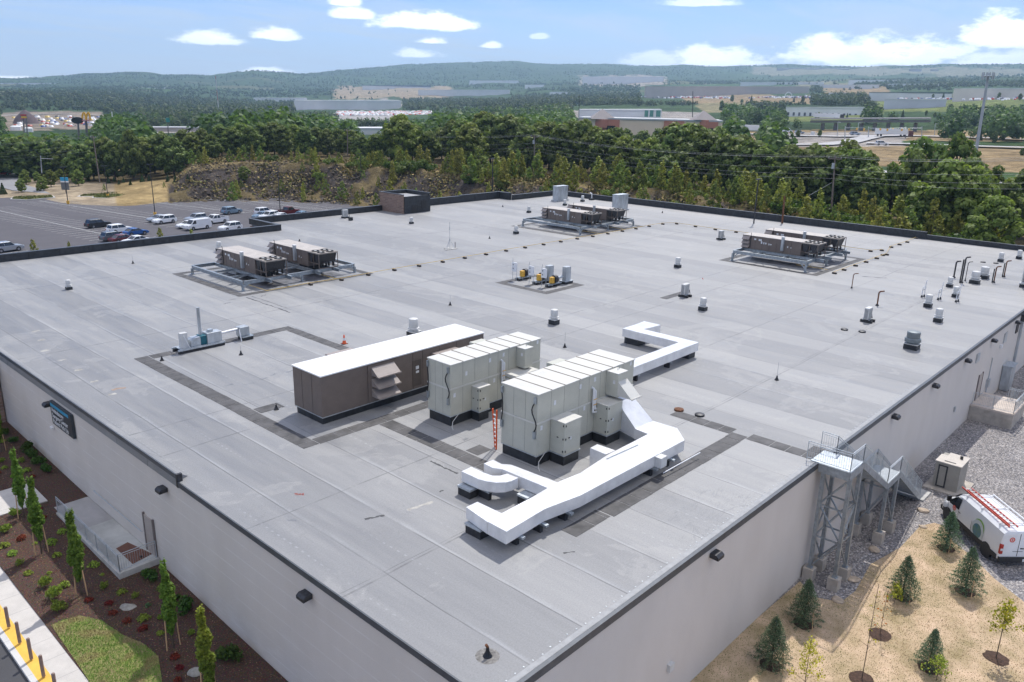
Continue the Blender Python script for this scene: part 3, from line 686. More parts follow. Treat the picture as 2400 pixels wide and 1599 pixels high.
# beige air handlers
def ahu(x0, x1, y0, y1, zc, zt, lab, lc, uc, dz):
    o = thing('beige_air_handler', lab, 'air handler', ((x0+x1)/2, (y0+y1)/2, 0), 'tall beige air handling units')
    MB().box(x0+.06, x1-.06, y0+.06, y1-.06, 0, zc-.05).build('curb', EPDM, o)
    MB().box(x0-.01, x1+.01, y0-.01, y1+.01, zc-.048, zc).build('curb_rail', GALVL, o)
    zb = zc+(zt-zc)*.53
    MB().box(x0, x1, y0, y1, zc+.002, zb-.05).build('lower_casing', BEIGE, o, bevel=.015)
    MB().box(x0-.03, x1+.03, y0-.03, y1+.03, zb-.048, zb+.04).build('belt_rail', BEIGET, o)
    MB().box(x0, x1, y0, y1, zb+.042, zt-.04).build('upper_casing', BEIGE, o, bevel=.015)
    r = MB(); L = x1-x0; fr = [0, .125, .25, .4, .5, .62, .74, .87, 1]
    for a, c in zip(fr[:-1], fr[1:]): r.box(x0-.04+(L+.08)*a+.012, x0-.04+(L+.08)*c-.012, y0-.05, y1+.05, zt-.038, zt+.02)
    k = r.build('roof', BEIGET, o, bevel=.01)
    s = MB()
    for a in fr[1:-1]: s.box(x0-.04+(L+.08)*a-.02, x0-.04+(L+.08)*a+.02, y0-.055, y1+.055, zt+.0, zt+.045)
    s.build('standing_seam', mat('beige_seam', (.26, .22, .18), .6, 0, .1, 3), k)
    q = MB()
    for a in fr[1:-1]:
        x = x0+L*a; q.box(x-.008, x+.008, y0-.004, y0-.001, zc+.05, zb-.06); q.box(x-.008, x+.008, y0-.004, y0-.001, zb+.06, zt-.05)
    for a in (.33, .66):
        y = y0+(y1-y0)*a; q.box(x0-.004, x0-.001, y-.008, y+.008, zc+.05, zb-.06); q.box(x0-.004, x0-.001, y-.008, y+.008, zb+.06, zt-.05)
    q.build('panel_joint', mat('beige_joint', (.20, .20, .18), .6, 0, .1, 3), o)
    # lower service cabinets
    for (a, c, out, top) in lc:
        MB().box(a+.04, c-.04, y0-out+.04, y0+.0, 0, zc-.06).build('cabinet_curb', EPDM, o)
        kb = MB().box(a, c, y0-out, y0-.005, zc, top).build('service_cabinet', BEIGE, o, bevel=.012)
        MB().box(a-.04, c+.04, y0-out-.04, y0-.005, top+.002, top+.045).build('cabinet_roof', BEIGET, kb)
        MB().box(a-.03, c+.03, y0-out-.03, y0-.01, zc-.058, zc-.002).build('base_rail', GALVL, kb)
        h = MB()
        for z in (zc+.2, (zc+top)/2, top-.15): h.box(a+.06, a+.11, y0-out-.03, y0-out-.002, z-.05, z+.05); h.box(a-.03, a-.002, y0-out+.06, y0-out+.11, z-.05, z+.05)
        h.box(a+.3, a+.42, y0-out-.03, y0-out-.002, (zc+top)/2, (zc+top)/2+.04); h.box(a-.03, a-.002, y0-out+.4, y0-out+.5, (zc+top)/2, (zc+top)/2+.04)
        h.build('hinge', BLACK, kb)
        MB().box(a+.45, a+.56, y0-out-.012, y0-out-.002, (zc+top)/2-.12, (zc+top)/2+.04).build('sticker', PAPER, kb)
    for (a, c, out, z0, z1, hood) in uc:
        kb = MB().box(a, c, y0-out, y0-.005, z0, z1).build('control_box', BEIGE, o, bevel=.012)
        MB().box(a-.03, c+.03, y0-out-.03, y0-.005, z1+.002, z1+.04).build('box_roof', BEIGET, kb)
        h = MB(); h.cyl((a+.5, y0-out*.5, z1+.04), (a+.5, y0-out*.5, z1+.16), .02, n=6); h.cyl((a+.75, y0-out*.4, z1+.04), (a+.75, y0-out*.4, z1+.16), .02, n=6); h.build('lifting_stud', GALV, kb)
        MB().box(a-.01, a-.002, y0-out+.18, y0-out+.32, z0+.75, z0+.95).build('sticker', PAPER, kb)
        if hood:
            h = MB(); hoodL(h, a, c, y0-out-.005, z0+.12, z1-.42, .95); h.build('intake_hood', BEIGET, o)
    # rear box seen over the roof
    MB().box(x0+L*.52, x0+L*.66, y1+.005, y1+.7, zt-.55, zt-.05).build('rear_box', BEIGE, o, bevel=.01)
    # white refrigerant pipes with yellow straps
    px_ = x0+L*.53; p = MB()
    for dx in (0, .16): p.tube([(px_+dx, y0-.02, zb+.85-dx), (px_+dx, y0-.16, zb+.82-dx), (px_+dx, y0-.16, zb-.55+dx), (px_+dx+.35, y0-.16, zb-.6+dx)], .06, 8)
    pp = p.build('white_pipe', WHITE, o, smooth=True)
    p = MB()
    for z in (zb+.2, zb-.1): p.box(px_-.07, px_+.24, y0-.235, y0-.222, z-.02, z+.02)
    p.build('strap', YEL, pp)
    # black flexible conduits at the end corners
    for (cx, cy, dy) in ((x0-.07, y1-.08, 0), (x0+.0, y0+.12, 1)):
        h = MB(); pts = []
        for i in range(9):
            f = i/8; z = zt-.45-f*1.55; pts.append((x0-.09-.05*math.sin(f*math.pi), cy+(.16*math.sin(f*2*math.pi) if dy else -.12*math.sin(f*math.pi)), z))
        h.tube(pts, .035, 6); h.build('flexible_conduit', BLACK, o, smooth=True)
        h = MB(); h.box(x0-.12, x0-.02, cy-.06, cy+.06, zt-.5, zt-.15); h.box(x0-.12, x0-.02, cy-.07, cy+.07, zt-2.4, zt-2.0); h.build('conduit_box', GALV, o)
    s = MB()
    for (fx, fz) in ((.15, -.9), (.40, -.55), (.55, -.45), (.45, -1.9), (.03, -2.0), (.95, -.3)):
        s.box(x0+L*fx, x0+L*fx+.17, y0-.012, y0-.004, zt+fz, zt+fz+.25)
    s.build('sticker', PAPER, o)
    d = MB(); d.tube([(x0+.3*L*.3, y0-.0, zc+.02), (x0+.1, y0-.1, zc-.3), (x0-.2, y0-.35, .12), (x0-.25, y0-.5, .02)], .018, 5); d.build('drain_hose', OFFW, o)
    return o
ahu(14.04, 21.76, 17.05, 18.97, .62, 3.72, 'beige two-level air handler standing between the brown unit and the nearest beige unit', [(15.72, 16.6, .62, 2.05)], [(19.5, 20.2, .72, 2.4, 3.62, False)], 0)
MB().box(18.3, 20.3, 15.9, 17.0, 2.12, 2.3).build('side_shelf', BEIGET, bpy.data.objects['beige_air_handler'])
ahu(13.58, 21.95, 10.12, 12.6, .6, 3.95, 'nearest tall beige air handler with the intake hood and white duct at its far end', [(14.65, 15.96, .95, 2.36), (18.31, 19.65, .95, 2.3)], [(19.3, 20.15, .8, 2.5, 3.85, True)], 0)
# ladder leaning on the near beige unit
ld = thing('step_ladder', 'orange ladder leaning on the end of the nearest beige unit', 'ladder', (13.2, 12.9, 0))
lb = G(1163, 1054); lt = np.array((13.54, lb[1]-.12, 2.35)); la = np.array((.22, .30, 0)); q = MB(); q.bar(lb, lt, .04, .09); q.bar(lb+la, lt+la*np.array((0, 1, 0)), .04, .09); q.build('rail', ORANGE, ld)
q = MB()
for i in range(8): f = (i+.7)/9; q.bar(lb+(lt-lb)*f, lb+la+(lt+la*np.array((0, 1, 0))-lb-la)*f, .04, .06)
q.build('rung', WHITE, ld)
# rectangular ducts
def duct(pts, zt, h, name, lab, parent=None, pxl=True):
    P = [G(x, y, zt)[:2] for x, y in pts] if pxl else pts
    return P
A_ = lambda x, y: (1060+x/6.817, 1060+y/6.817)
B_ = lambda x, y: (1380+x/6.273, 850+y/6.273)
C_ = lambda x, y: (1440+x/9.225, 730+y/9.225)
ZT, ZB = 1.1, .5
fd = thing('supply_duct', 'wide bright metal duct lying in front of the nearest beige unit', 'duct', (13, 7, 0))
main = duct([A_(865, 1270), A_(565, 1108), A_(800, 968), A_(1270, 720), A_(1540, 562), A_(1680, 480), A_(2045, 330), B_(285, 1350), B_(870, 1050), B_(665, 967), B_(945, 855), B_(1300, 965), B_(1410, 1140), A_(2045, 690), A_(1480, 905)], ZT, .6, '', '')
MB().prism(main, ZB, ZT).build('main_run', DUCT, fd, bevel=.008)
leg = duct([A_(560, 1110), A_(220, 873), A_(400, 787), A_(795, 972)], ZT, .6, '', '')
MB().prism(leg, ZB+.01, ZT-.012).build('end_branch', DUCT, fd, bevel=.008)
br = duct([A_(1530, 568), A_(790, 262), A_(935, 190), A_(1690, 478)], ZT, .6, '', '')
MB().prism(br, ZB+.02, ZT-.02).build('side_branch', DUCT, fd, bevel=.008)
up = duct([A_(785, 262), A_(640, 240), A_(505, 170), A_(655, 110), A_(790, 180), A_(930, 188)], ZT, .6, '', '')
MB().prism(up, ZB+.03, ZT-.03).build('upper_elbow', DUCT, fd, bevel=.008)
cv = duct([A_(145, 293), A_(305, 220), A_(520, 320), A_(640, 362), A_(760, 362), A_(880, 330), A_(1055, 395), A_(960, 440), A_(850, 468), A_(700, 474), A_(560, 455), A_(420, 418)], ZT, .6, '', '')
MB().prism(cv, ZB+.04, ZT-.04).build('curved_branch', DUCT, fd, bevel=.008)
st = duct([B_(20, 1250), B_(125, 1195), B_(390, 1285), B_(250, 1345)], ZT, .6, '', '')
MB().prism(st, .02, ZT-.015).build('stub_branch', DUCT, fd, bevel=.008)
# rising transition to the unit
r2, r3 = G(*B_(945, 855), ZT), G(*B_(665, 967), ZT); r2[1] = 7.95; r3[1] = 7.95; q = MB()
t0 = np.array((19.9, 9.95, 2.25)); t1 = np.array((21.3, 9.95, 2.25)); bb = [np.array((19.9, 9.95, 1.0)), np.array((21.3, 9.95, 1.0))]
q.add([r3, r2, t1, t0, (r3[0], r3[1], ZB), (r2[0], r2[1], ZB), (21.3, 9.95, .45), (19.9, 9.95, .45)], [(0, 1, 2, 3), (0, 3, 7, 4), (1, 5, 6, 2), (4, 7, 6, 5), (3, 2, 6, 7)])
q.build('rising_transition', DUCT, fd)
q = MB()
for a, c in ((A_(1480, 905), A_(1270, 720)), (B_(285, 1350), A_(2045, 690)), (B_(870, 1050), B_(1410, 1140))):
    p, r = G(*a, ZT), G(*c, ZT)
for fx in (8.6, 10.9, 13.2, 15.9, 18.1):
    q.box(fx-.02, fx+.02, 4.62 if fx < 16 else 4.7, 4.7, ZB, ZT-.01) if False else None
q.cyl((*G(*B_(265, 1420), ZT)[:2], ZT+.012), (*G(*B_(720, 1215), ZT)[:2], ZT+.012), .03, n=6); q.build('top_rail', GALV, fd)
b0 = G(*B_(1045, 1440), .85); b1 = MB().cbox((b0[0]+.1, b0[1]+.02, .78), (.55, .42, .55)).build('control_box', OFFW, fd, bevel=.01)
q = MB(); e0 = G(*B_(1100, 1568), .4); q.tube([(b0[0], b0[1]-.25, .25), (b0[0]+3.4, b0[1]-.35, .3)], .03, 6); q.build('conduit', WHITE, fd)
for (x, y) in (A_(1120, 1360), A_(1500, 1165), A_(1900, 975), B_(1240, 1430), B_(990, 1568)):
    p = G(x, y, ZB-.04); s = MB().box(p[0]-.1, p[0]+.1, p[1]-.08, p[1]+1.5, ZB-.11, ZB-.01).build('support_channel', GALV, fd)
    MB().box(p[0]-.09, p[0]+.09, p[1]+.25, p[1]+.7, .002, ZB-.112).build('support_block', RUBBER, s)
for (x, y, w, l) in ((6.55, 7.1, .75, .9), (8.75, 10.0, .7, .8), (9.3, 9.3, .2, 1.0), (10.1, 7.6, .6, .6)):
    s = MB().box(x, x+w, y, y+l, .002, ZB-.12).build('duct_curb', RUBBER, fd); MB().box(x-.03, x+w+.03, y-.03, y+l+.03, ZB-.118, ZB-.02).build('curb_rail', GALVL, s)
rd = thing('return_duct', 'bright metal duct bent like a Z behind the nearest beige unit', 'duct', (32, 15, 0))
Z2 = 1.15
P2 = duct([C_(170, 370), C_(665, 200), C_(1000, 290), C_(880, 340), C_(590, 365), C_(1385, 665), C_(430, 1030), C_(430, 1215), C_(1825, 670)], Z2, .6, '', '')
a, b_, c, c2_, d, e, h, g, f = [G(*p, Z2)[:2] for p in (C_(170, 370), C_(665, 200), C_(1000, 290), C_(880, 340), C_(590, 365), C_(1385, 665), C_(430, 1030), C_(425, 1215), C_(1825, 670))]
fx1, fy0 = f[0], f[1]; ex, ey = e
MB().prism([(22.0, fy0), (fx1, fy0), (fx1, fy0+1.05), (22.0, fy0+1.05)], .5, Z2).build('long_run', DUCT, rd, bevel=.008)
MB().prism([(fx1-1.05, fy0+1.055), (fx1, fy0+1.055), (fx1, a[1]), (fx1-1.05, a[1])], .5, Z2).build('cross_run', DUCT, rd, bevel=.008)
MB().prism([(fx1+.003, a[1]), (fx1+.003, a[1]-1.2), (c[0]-1.2, c[1]+.1), (c[0], c[1]), (c[0], c[1]+1.55), (fx1+.5, a[1])], .5, Z2-.01).build('far_elbow', DUCT, rd, bevel=.008)
MB().prism([(fx1-1.0, a[1]-1.5), (fx1-.05, a[1]-1.5), (fx1-.05, a[1]-.2), (fx1-1.0, a[1]-.2)], .002, .49).build('duct_curb', EPDM, rd)
MB().prism([(fx1-.95, fy0+.2), (fx1-.05, fy0+.2), (fx1-.05, fy0+1.0), (fx1-.95, fy0+1.0)], .002, .49).build('duct_curb', EPDM, rd)
for xx in (24.5, 28.4, 32.4):
    s = MB().box(xx-.08, xx+.08, fy0-.06, fy0+1.15, .40, .49).build('support_channel', GALV, rd); MB().box(xx-.08, xx+.08, fy0+.1, fy0+.5, .002, .398).build('support_block', RUBBER, s)
# ---- packaged units on raised steel frames
MESH = mat('condenser_coil', (.045, .045, .05), .5, .2, .3, 12)
def make_rtu():
    o = thing('rooftop_unit', '', 'rooftop unit', (0, 0, 0))
    # local: x 0..2.35 wide, y 0 (condenser end) .. 9.5, z 0..1.62
    MB().box(0, 2.35, 2.0, 9.4, .02, 1.6).build('casing', BROWN, o, bevel=.015)
    MB().box(-.04, 2.39, 1.96, 9.44, 1.602, 1.64).build('roof', mat('rtu_roof', (.47, .43, .39), .6, 0, .1, 1.2), o)
    q = MB()
    for y in (3.2, 4.1, 5.0, 5.9, 6.8, 7.7, 8.4): q.box(-.012, -.002, y-.01, y+.01, .05, 1.58)
    q.build('panel_seam', BLACK, o)
    for k in range(3):
        b = MB(); z0 = .18+.47*k; b.add([(0, 9.35, z0+.4), (0, 8.45, z0+.4), (-.34, 8.45, z0+.05), (-.34, 9.35, z0+.05), (0, 8.45, z0), (0, 9.35, z0)], [(0, 1, 2, 3), (1, 4, 2), (0, 3, 5)]); b.box(-.37, -.33, 8.43, 9.37, z0, z0+.07); b.build('hood', BROWNL, o)
    b = MB(); b.box(0, 2.35, 0, 2.0, 1.5, 1.62); b.build('fan_deck', mat('rtu_deck', (.30, .27, .24), .6, 0, .1, 3), o)
    b = MB()
    for x in (0, 2.29):
        for y in (0, .98): b.box(x, x+.06, y, y+.06, 0, 1.5)
    b.box(0, .06, .06, 1.98, .5, .56); b.box(2.29, 2.35, .06, 1.98, .5, .56); b.box(.06, 2.29, 0, .06, 0, .08)
    b.build('frame', BROWN, o)
    for (y0, y1) in ((.12, .98), (1.1, 1.95)):
        b = MB(); m_ = (y0+y1)/2
        b.add([(.08, y0, 1.49), (.08, y1, 1.49), (2.27, y1, 1.49), (2.27, y0, 1.49), (.08, m_-.12, .55), (.08, m_+.12, .55), (2.27, m_+.12, .55), (2.27, m_-.12, .55)], [(0, 4, 5, 1), (3, 2, 6, 7), (0, 3, 7, 4), (1, 5, 6, 2), (4, 7, 6, 5)])
        b.build('condenser_coil', MESH, o)
    for (x, y) in ((.62, .5), (1.72, .5), (.62, 1.48), (1.72, 1.48)):
        b = MB(); b.torus((x, y, 1.66), .36, .05, 16, 5); r = b.build('fan_guard', DARK, o); MB().lathe([(.34, 0), (.34, .012)], (x, y, 1.625), 16).build('fan_well', HOLE, r); MB().lathe([(.15, 0), (.15, .05)], (x, y, 1.64), 12).build('fan_motor', OFFW, r)
    b = MB()
    for i in range(5): b.cyl((.3+i*.45, .5+.2*(i % 2), .06), (.3+i*.45, .5+.2*(i % 2), .5), .11, n=8)
    b.tube([(.3, .3, .4), (1.2, .25, .55), (2.0, .3, .3)], .03, 6); b.build('compressor', BLACK, o)
    MB().box(-.28, -.01, 4.05, 4.35, .35, 1.95).build('flue', SHEET, o); MB().box(-.31, .02, 4.02, 4.38, 1.952, 2.0).build('flue_cap', WHITE, o)
    b = MB()
    for (y, z, w, h) in ((7.75, 1.25, .25, .2), (7.1, 1.22, .4, .22), (6.9, .95, .18, .3), (6.6, .9, .12, .25), (6.35, .9, .16, .2), (5.95, .85, .12, .2), (5.7, .85, .2, .12), (3.6, .85, .12, .2), (3.2, .8, .1, .12)): b.box(-.02, -.012, y-w/2, y+w/2, z-h/2, z+h/2)
    b.build('sticker', PAPER, o)
    b = MB(); b.cyl((-.04, 8.3, .2), (-.04, 8.3, 1.95), .03, n=6); b.cyl((-.04, 8.3, 1.95), (-.2, 8.2, 2.0), .03, n=6); b.build('conduit', DARK, o)
    MB().box(.2, 2.1, 2.3, 4.0, -.75, .0).build('drop_duct', EPDM, o); MB().box(.2, 2.1, 6.3, 8.0, -.75, .0).build('drop_duct', SHEET, o)
    return o
def ibeam(b, p, q, h=.34, w=.22):
    p, q = np.array(p, float), np.array(q, float)
    b.bar(p+(0, 0, -.015), q+(0, 0, -.015), w, .03); b.bar(p+(0, 0, -h+.015), q+(0, 0, -h+.015), w, .03); b.bar(p+(0, 0, -h/2), q+(0, 0, -h/2), .04, h-.06)
def make_platform(x0, x1, y0, y1, z, lab):
    o = thing('equipment_platform', lab, 'steel platform', ((x0+x1)/2, (y0+y1)/2, 0), 'galvanised steel frames carrying rooftop units')
    for (a, c) in (((x0, y0, z), (x0, y1, z)), ((x1, y0, z), (x1, y1, z)), ((x0+.13, y0, z-.002), (x1-.13, y0, z-.002)), ((x0+.13, y1, z-.002), (x1-.13, y1, z-.002))):
        b = MB(); ibeam(b, a, c); b.build('beam', GALV, o)
    for xx in (x0+2.5, x0+4.7, x0+8.0, x0+10.3):
        b = MB(); ibeam(b, (xx, y0-1.0, z-.004), (xx, y1-.13, z-.004), .32); b.build('beam', GALV, o)
    b = MB()
    for yy in (y0+3.2, y0+6.4): b.bar((x0+.1, yy, z-.2), (x0+2.4, yy+.0, z-.2), .12, .16); b.bar((x0+.1, yy-1.4, z-.2), (x0+2.4, yy, z-.2), .08, .08); b.bar((x0+4.8, yy, z-.2), (x0+7.9, yy, z-.2), .12, .16); b.bar((x0+10.4, yy, z-.2), (x1-.1, yy, z-.2), .12, .16)
    b.build('cross_brace', GALV, o)
    for (x, y) in ((x0, y0), (x0, y1), (x1, y0), (x1, y1), ((x0+x1)/2, y0), ((x0+x1)/2, y1)):
        l = MB(); l.box(x-.1, x+.1, y-.1, y+.1, .02, z-.35); l.box(x-.22, x+.22, y-.22, y+.22, .002, .03)
        sx = 1 if x < (x0+x1)/2-1 else -1; sy = 1 if y < (y0+y1)/2 else -1
        l.bar((x, y+sy*.7, z-.3), (x, y, .35), .1, .1); l.bar((x+sx*.7, y, z-.3), (x, y, .35), .1, .1)
        l.build('leg', GALV, o)
    return o
SHADE = mat('painted_shade', (.15, .15, .16), .6, 0, .5, .8)  # shade colour painted on the roof below the raised units
RT = make_rtu(); first = [True]
def rtu_at(x, y, z, lab):
    if first[0]: first[0] = False; RT.location = (x, y, z); r = RT
    else: r = dup(RT, (x, y, z))
    tag(r, lab, 'rooftop unit', 'brown packaged rooftop units'); return r
for (x0, x1, y0, y1, z, wh, us) in ((22.4, 35.4, 55.2, 65.5, .95, 'on the left frame behind the left roof edge', 6.05), (74.1, 87.2, 55.1, 66.0, 1.08, 'on the rear frame near the two tall metal hoods', 6.1), (73.2, 85.0, 21.9, 31.0, 1.27, 'on the right frame ahead of the far parapet', 6.0)):
    side = wh.split()[2]
    make_platform(x0, x1, y0, y1, z, 'galvanised steel frame on legs holding two brown units, the %s one' % side)
    rtu_at(x0+2.45, y0-.15, z, 'nearer of two brown rooftop units %s' % wh)
    rtu_at(x0+2.45+us, y0-.15, z, 'farther of two brown rooftop units %s' % wh)
    q = MB(); q.prism([(x0+2, y0-.5), (x0+11.3, y0-.7), (x0+11.6, y1-.6), (x0+5, y1-.2), (x0+1.6, y1-1.5)], .0015, .0028); q.build('damp_patch', SHADE, bld)  # dark sheet painting the shade under the frame onto the roof
# tall sheet-metal hoods
def tallhood(x, y, rz, lab):
    o = thing('relief_hood', lab, 'vent hood', (x, y, 0), 'two tall square metal hoods')
    MB().box(x-.85, x+.85, y-1.55, y+1.55, .002, .3).build('curb', SHEET, o)
    MB().box(x-.65, x+.65, y-1.35, y+1.35, .302, 2.6).build('body', SHEET, o, bevel=.02)
    MB().box(x-.7, x+.7, y-1.4, y+1.4, 2.602, 2.66).build('cap', GALVL, o)
    return o
h1 = G(1302, 472); h2 = G(1442, 495)
for hh, lab in ((h1, 'tall square metal hood near the far roof corner, the left of two'), (h2, 'tall square metal hood behind the rear brown units, the right of two')):
    o = thing('relief_hood', lab, 'vent hood', (hh[0]+1, hh[1], 0), 'two tall square metal hoods'); x, y = hh[0]+1.3, hh[1]
    MB().box(x-1.5, x+1.8, y-.75, y+.95, .002, .25).build('curb', SHEET, o)
    MB().box(x-1.3, x+1.6, y-.55, y+.75, .252, 2.75).build('body', SHEET, o, bevel=.02)
    MB().box(x-1.35, x+1.65, y-.6, y+.8, 2.752, 2.8).build('cap', GALVL, o)
# ---- round fan vents on black curbs
def make_vent(col, r=.24, h=.62, cr=.26):
    o = thing('roof_vent', '', 'roof vent', (0, 0, 0))
    MB().box(-cr, cr, -cr, cr, .002, .3).build('curb', EPDM, o)
    MB().box(-cr-.03, cr+.03, -cr-.03, cr+.03, .302, .33).build('curb_cap', OFFW, o)
    MB().lathe([(r*.85, .33), (r*.9, .42), (r*1.25, .44), (r*1.25, .5), (r*.95, .52)], n=16).build('base_ring', col, o, smooth=True)
    MB().lathe([(r*.95, .52), (r, .56), (r, .3+h), (r*.92, .34+h), (r*.3, .38+h)], n=18).build('fan_housing', col, o, smooth=True)
    return o
VP = make_vent(OFFW); vfirst = [1]
def vent(px, py, sc, lab, proto=None):
    p = G(px, py); s_ = sc[0] if hasattr(sc, '__len__') else sc; p = (p[0]+.12*s_, p[1]+.12*s_, 0)
    pr = proto or VP
    if pr.get('used'): v = dup(pr, p)
    else: pr['used'] = 1; v = pr; v.location = p
    v.scale = (sc, sc, sc) if not hasattr(sc, '__len__') else sc
    return tag(v, lab, 'roof vent', 'round fan vents on black curbs')
for (x, y, s, lab) in [(159.8, 679.5, .95, 'small round white vent alone on the left part of the roof'), (964.2, 525, 1.0, 'small white vent with a thin pipe beside it, left of the antenna mast'), (1209.7, 548.5, 1.15, 'white vent just left of the rear steel frame'),
    (1239.7, 499, 1.1, 'white vent behind the left end of the rear steel frame'), (1365.5, 473, 1.15, 'white vent between the two tall metal hoods'), (1324, 482, 1.1, 'white vent behind the rear brown unit roof'),
    (1298.8, 761, 1.3, 'white vent in open roof behind the beige units'), (1588.9, 628, 1.2, 'white vent right of the yellow-covered fans'), (969, 792, 1.55, 'large white vent just behind the brown air handler'),
    (1648.3, 728.5, 1.2, 'white vent near the small condenser with walkway pad'), (2177, 721, 1.25, 'white vent left of the double white pipes at the right'), (2200.8, 756, 1.25, 'white vent nearest the right roof edge in front of the pipe group'),
    (2227.3, 673.6, 1.1, 'small white vent left of the brown pipe group'), (2241, 697.4, 1.1, 'white vent directly behind a double white pipe'), (2287.5, 665.5, (1.75, 1.75, 1.35), 'broad white vent in front of its broad twin at the right'), (2309, 654, (1.75, 1.75, 1.35), 'broad white vent behind its broad twin at the right'),
    (2347, 614, 1.15, 'white vent near the far right corner, left of two'), (2390, 607.5, 1.15, 'white vent nearest the far right corner'), (513, 590, 1.2, 'white vent hidden behind the left brown unit')]:
    vent(x, y, s, lab)
BV = make_vent(mat('grey_green_metal', (.21, .24, .25), .45, .3, .12, 3), .36, .68, .36)
vent(2139.6, 819, 1.35, 'big grey-green vent nearest the right roof edge', BV)
MB().lathe([(.39, .4), (.44, .46), (.44, .62), (.39, .66)], n=18).build('wind_band', MATS['grey_green_metal'], BV, smooth=True, world=False)
# slim white pipe vent near the far parapet
p = G(1386.6, 469); o = thing('pipe_vent', 'slim white pipe vent on a black curb by the far parapet', 'pipe', (p[0], p[1], 0))
MB().box(p[0]-.4, p[0]+.4, p[1]-.4, p[1]+.4, .002, .35).build('curb', EPDM, o); q = MB(); q.cyl((*p[:2], .35), (*p[:2], 1.2), .09); q.cyl((*p[:2], 1.2), (p[0]-.1, p[1]+.4, 1.35), .09); q.build('pipe', WHITE, o)
# tall grey louvred unit at the right picture edge
p = G(2402, 674); o = thing('louvred_unit', 'tall grey louvred unit cut by the right picture edge', 'roof unit', (p[0], p[1], 0))
MB().box(p[0]-.3, p[0]+1.4, p[1]-1.0, p[1]+.5, .002, .35).build('curb', EPDM, o); MB().box(p[0]-.35, p[0]+1.45, p[1]-1.05, p[1]+.55, .352, .5).build('curb_cap', OFFW, o); b = MB().box(p[0]-.2, p[0]+1.3, p[1]-.9, p[1]+.4, .502, 2.5).build('body', OFFW, o)
MB().box(p[0]-.25, p[0]+1.35, p[1]-.95, p[1]+.45, 2.502, 2.58).build('cap', WHITE, o)
q = MB()
for i in range(16): q.box(p[0]-.22, p[0]-.202, p[1]-.8, p[1]+.3, .6+i*.11, .65+i*.11)
q.build('louvre', DARK, b)
# ---- gooseneck pipes
def goose(px, py, ptop, r, lab, rusty=True, double=False):
    p = G(px, py); x, y = p[0], p[1]
    zt = 0.2
    while PJ((x, y, zt))[1] > ptop: zt += .02
    o = thing('gooseneck_pipe', lab, 'vent pipe', (x, y, 0), 'rusty bent vent pipes at the right')
    q = MB(); m = RUST if rusty else DARK
    q.cyl((x, y, .0), (x, y, zt-.15), r, n=8); q.cyl((x, y, zt-.15), (x+.1, y-.08, zt-.02), r, n=8); q.cyl((x+.1, y-.08, zt-.02), (x+.42, y-.32, zt), r, n=8)
    q.build('pipe', m, o, smooth=True)
    if double: q = MB(); q.cyl((x-.14, y+.14, 0), (x-.14, y+.14, zt-.25), r*.9, n=8); q.build('pipe', BLACK, o)
    MB().lathe([(r*2.6, .002), (r*1.3, .16)], (x, y, 0), 10).build('boot', RUBBER, o)
for a in [(1996, 675.8, 641.5, .045, 'thin rusty bent pipe right of the right steel frame', True), (2055.6, 716.6, 683, .07, 'short rusty pipe beside the small condenser at the right', True), (2235.2, 651, 613, .085, 'thick dark bent pipe, leftmost of the right pipe group', False), (2253.5, 663, 603, .08, 'tallest dark bent pipe of the right pipe group', False, True),
          (2262, 658.5, 614, .04, 'thin dark bent pipe beside the tallest one', False), (2329, 662.5, 625, .065, 'rusty double bent pipe right of the broad vents', True, True), (2353, 649.2, 612, .065, 'rusty double bent pipe farthest right', True, True)]: goose(*a)
def upipe(px, py, lab):
    p = G(px, py); x, y = p[0], p[1]; o = thing('double_vent_pipe', lab, 'vent pipe', (x, y, 0), 'white double flue pipes at the right'); q = MB()
    q.tube([(x, y, 0), (x, y, 1.0), (x+.12, y-.1, 1.1), (x+.2, y-.2, .9)], .045, 6); q.tube([(x+.42, y-.1, 0), (x+.42, y-.1, 1.5), (x+.55, y-.15, 1.75)], .045, 6); q.build('pipe', WHITE, o, smooth=True)
    q = MB(); q.lathe([(.12, .002), (.05, .24)], (x, y, 0), 8); q.lathe([(.12, .002), (.05, .24)], (x+.42, y-.1, 0), 8); q.build('boot', BLACK, o)
    q = MB(); q.bar((x-.1, y, .75), (x+.55, y-.1, .75), .05, .03); q.build('bracket', DARK, o)
upipe(2160, 697, 'pair of thin white flue pipes, leftmost of three pairs'); upipe(2198, 703, 'pair of thin white flue pipes, middle of three pairs'); upipe(2240, 708.5, 'pair of thin white flue pipes in front of a vent')
# ---- lightning rods on small black boots
def rod(px, py, h, lab):
    p = G(px, py); x, y = p[0], p[1]; o = thing('air_terminal', lab, 'lightning rod', (x, y, 0), 'small black roof boots with thin rods')
    MB().lathe([(.17, .002), (.12, .06), (.06, .2), (.045, .3), (.02, .33)], (x, y, 0), 10).build('boot', BLACK, o, smooth=True)
    if h: q = MB(); q.cyl((x, y, .3), (x, y, h), .012, n=5); q.build('rod', SHEET, o)
for a in [(1055, 715.5, .9, 'black boot with thin rod in open roof behind the brown unit'), (1323.6, 814.5, 1.2, 'black boot with thin rod just behind the beige units'), (1820.3, 891, 1.3, 'black boot with thin rod in the open right part of the roof'), (1147.5, 559.5, .9, 'black boot with thin rod right of the antenna mast'),
          (1178.4, 485, 1.0, 'black boot with thin rod near the far left corner parapet'), (1552.5, 499, 1.0, 'black boot with thin rod near the far parapet'), (311.8, 618, .9, 'black boot with thin rod near the left parapet'), (379.8, 845.5, 0, 'black boot just inside the walkway corner at the left'),
          (565, 832, .7, 'black boot inside the walkway loop, right of the small exhaust set'), (647.7, 960, 0, 'black boot left of the brown unit base'), (702, 566, 0, 'black boot behind the left brown units')]: rod(*a)
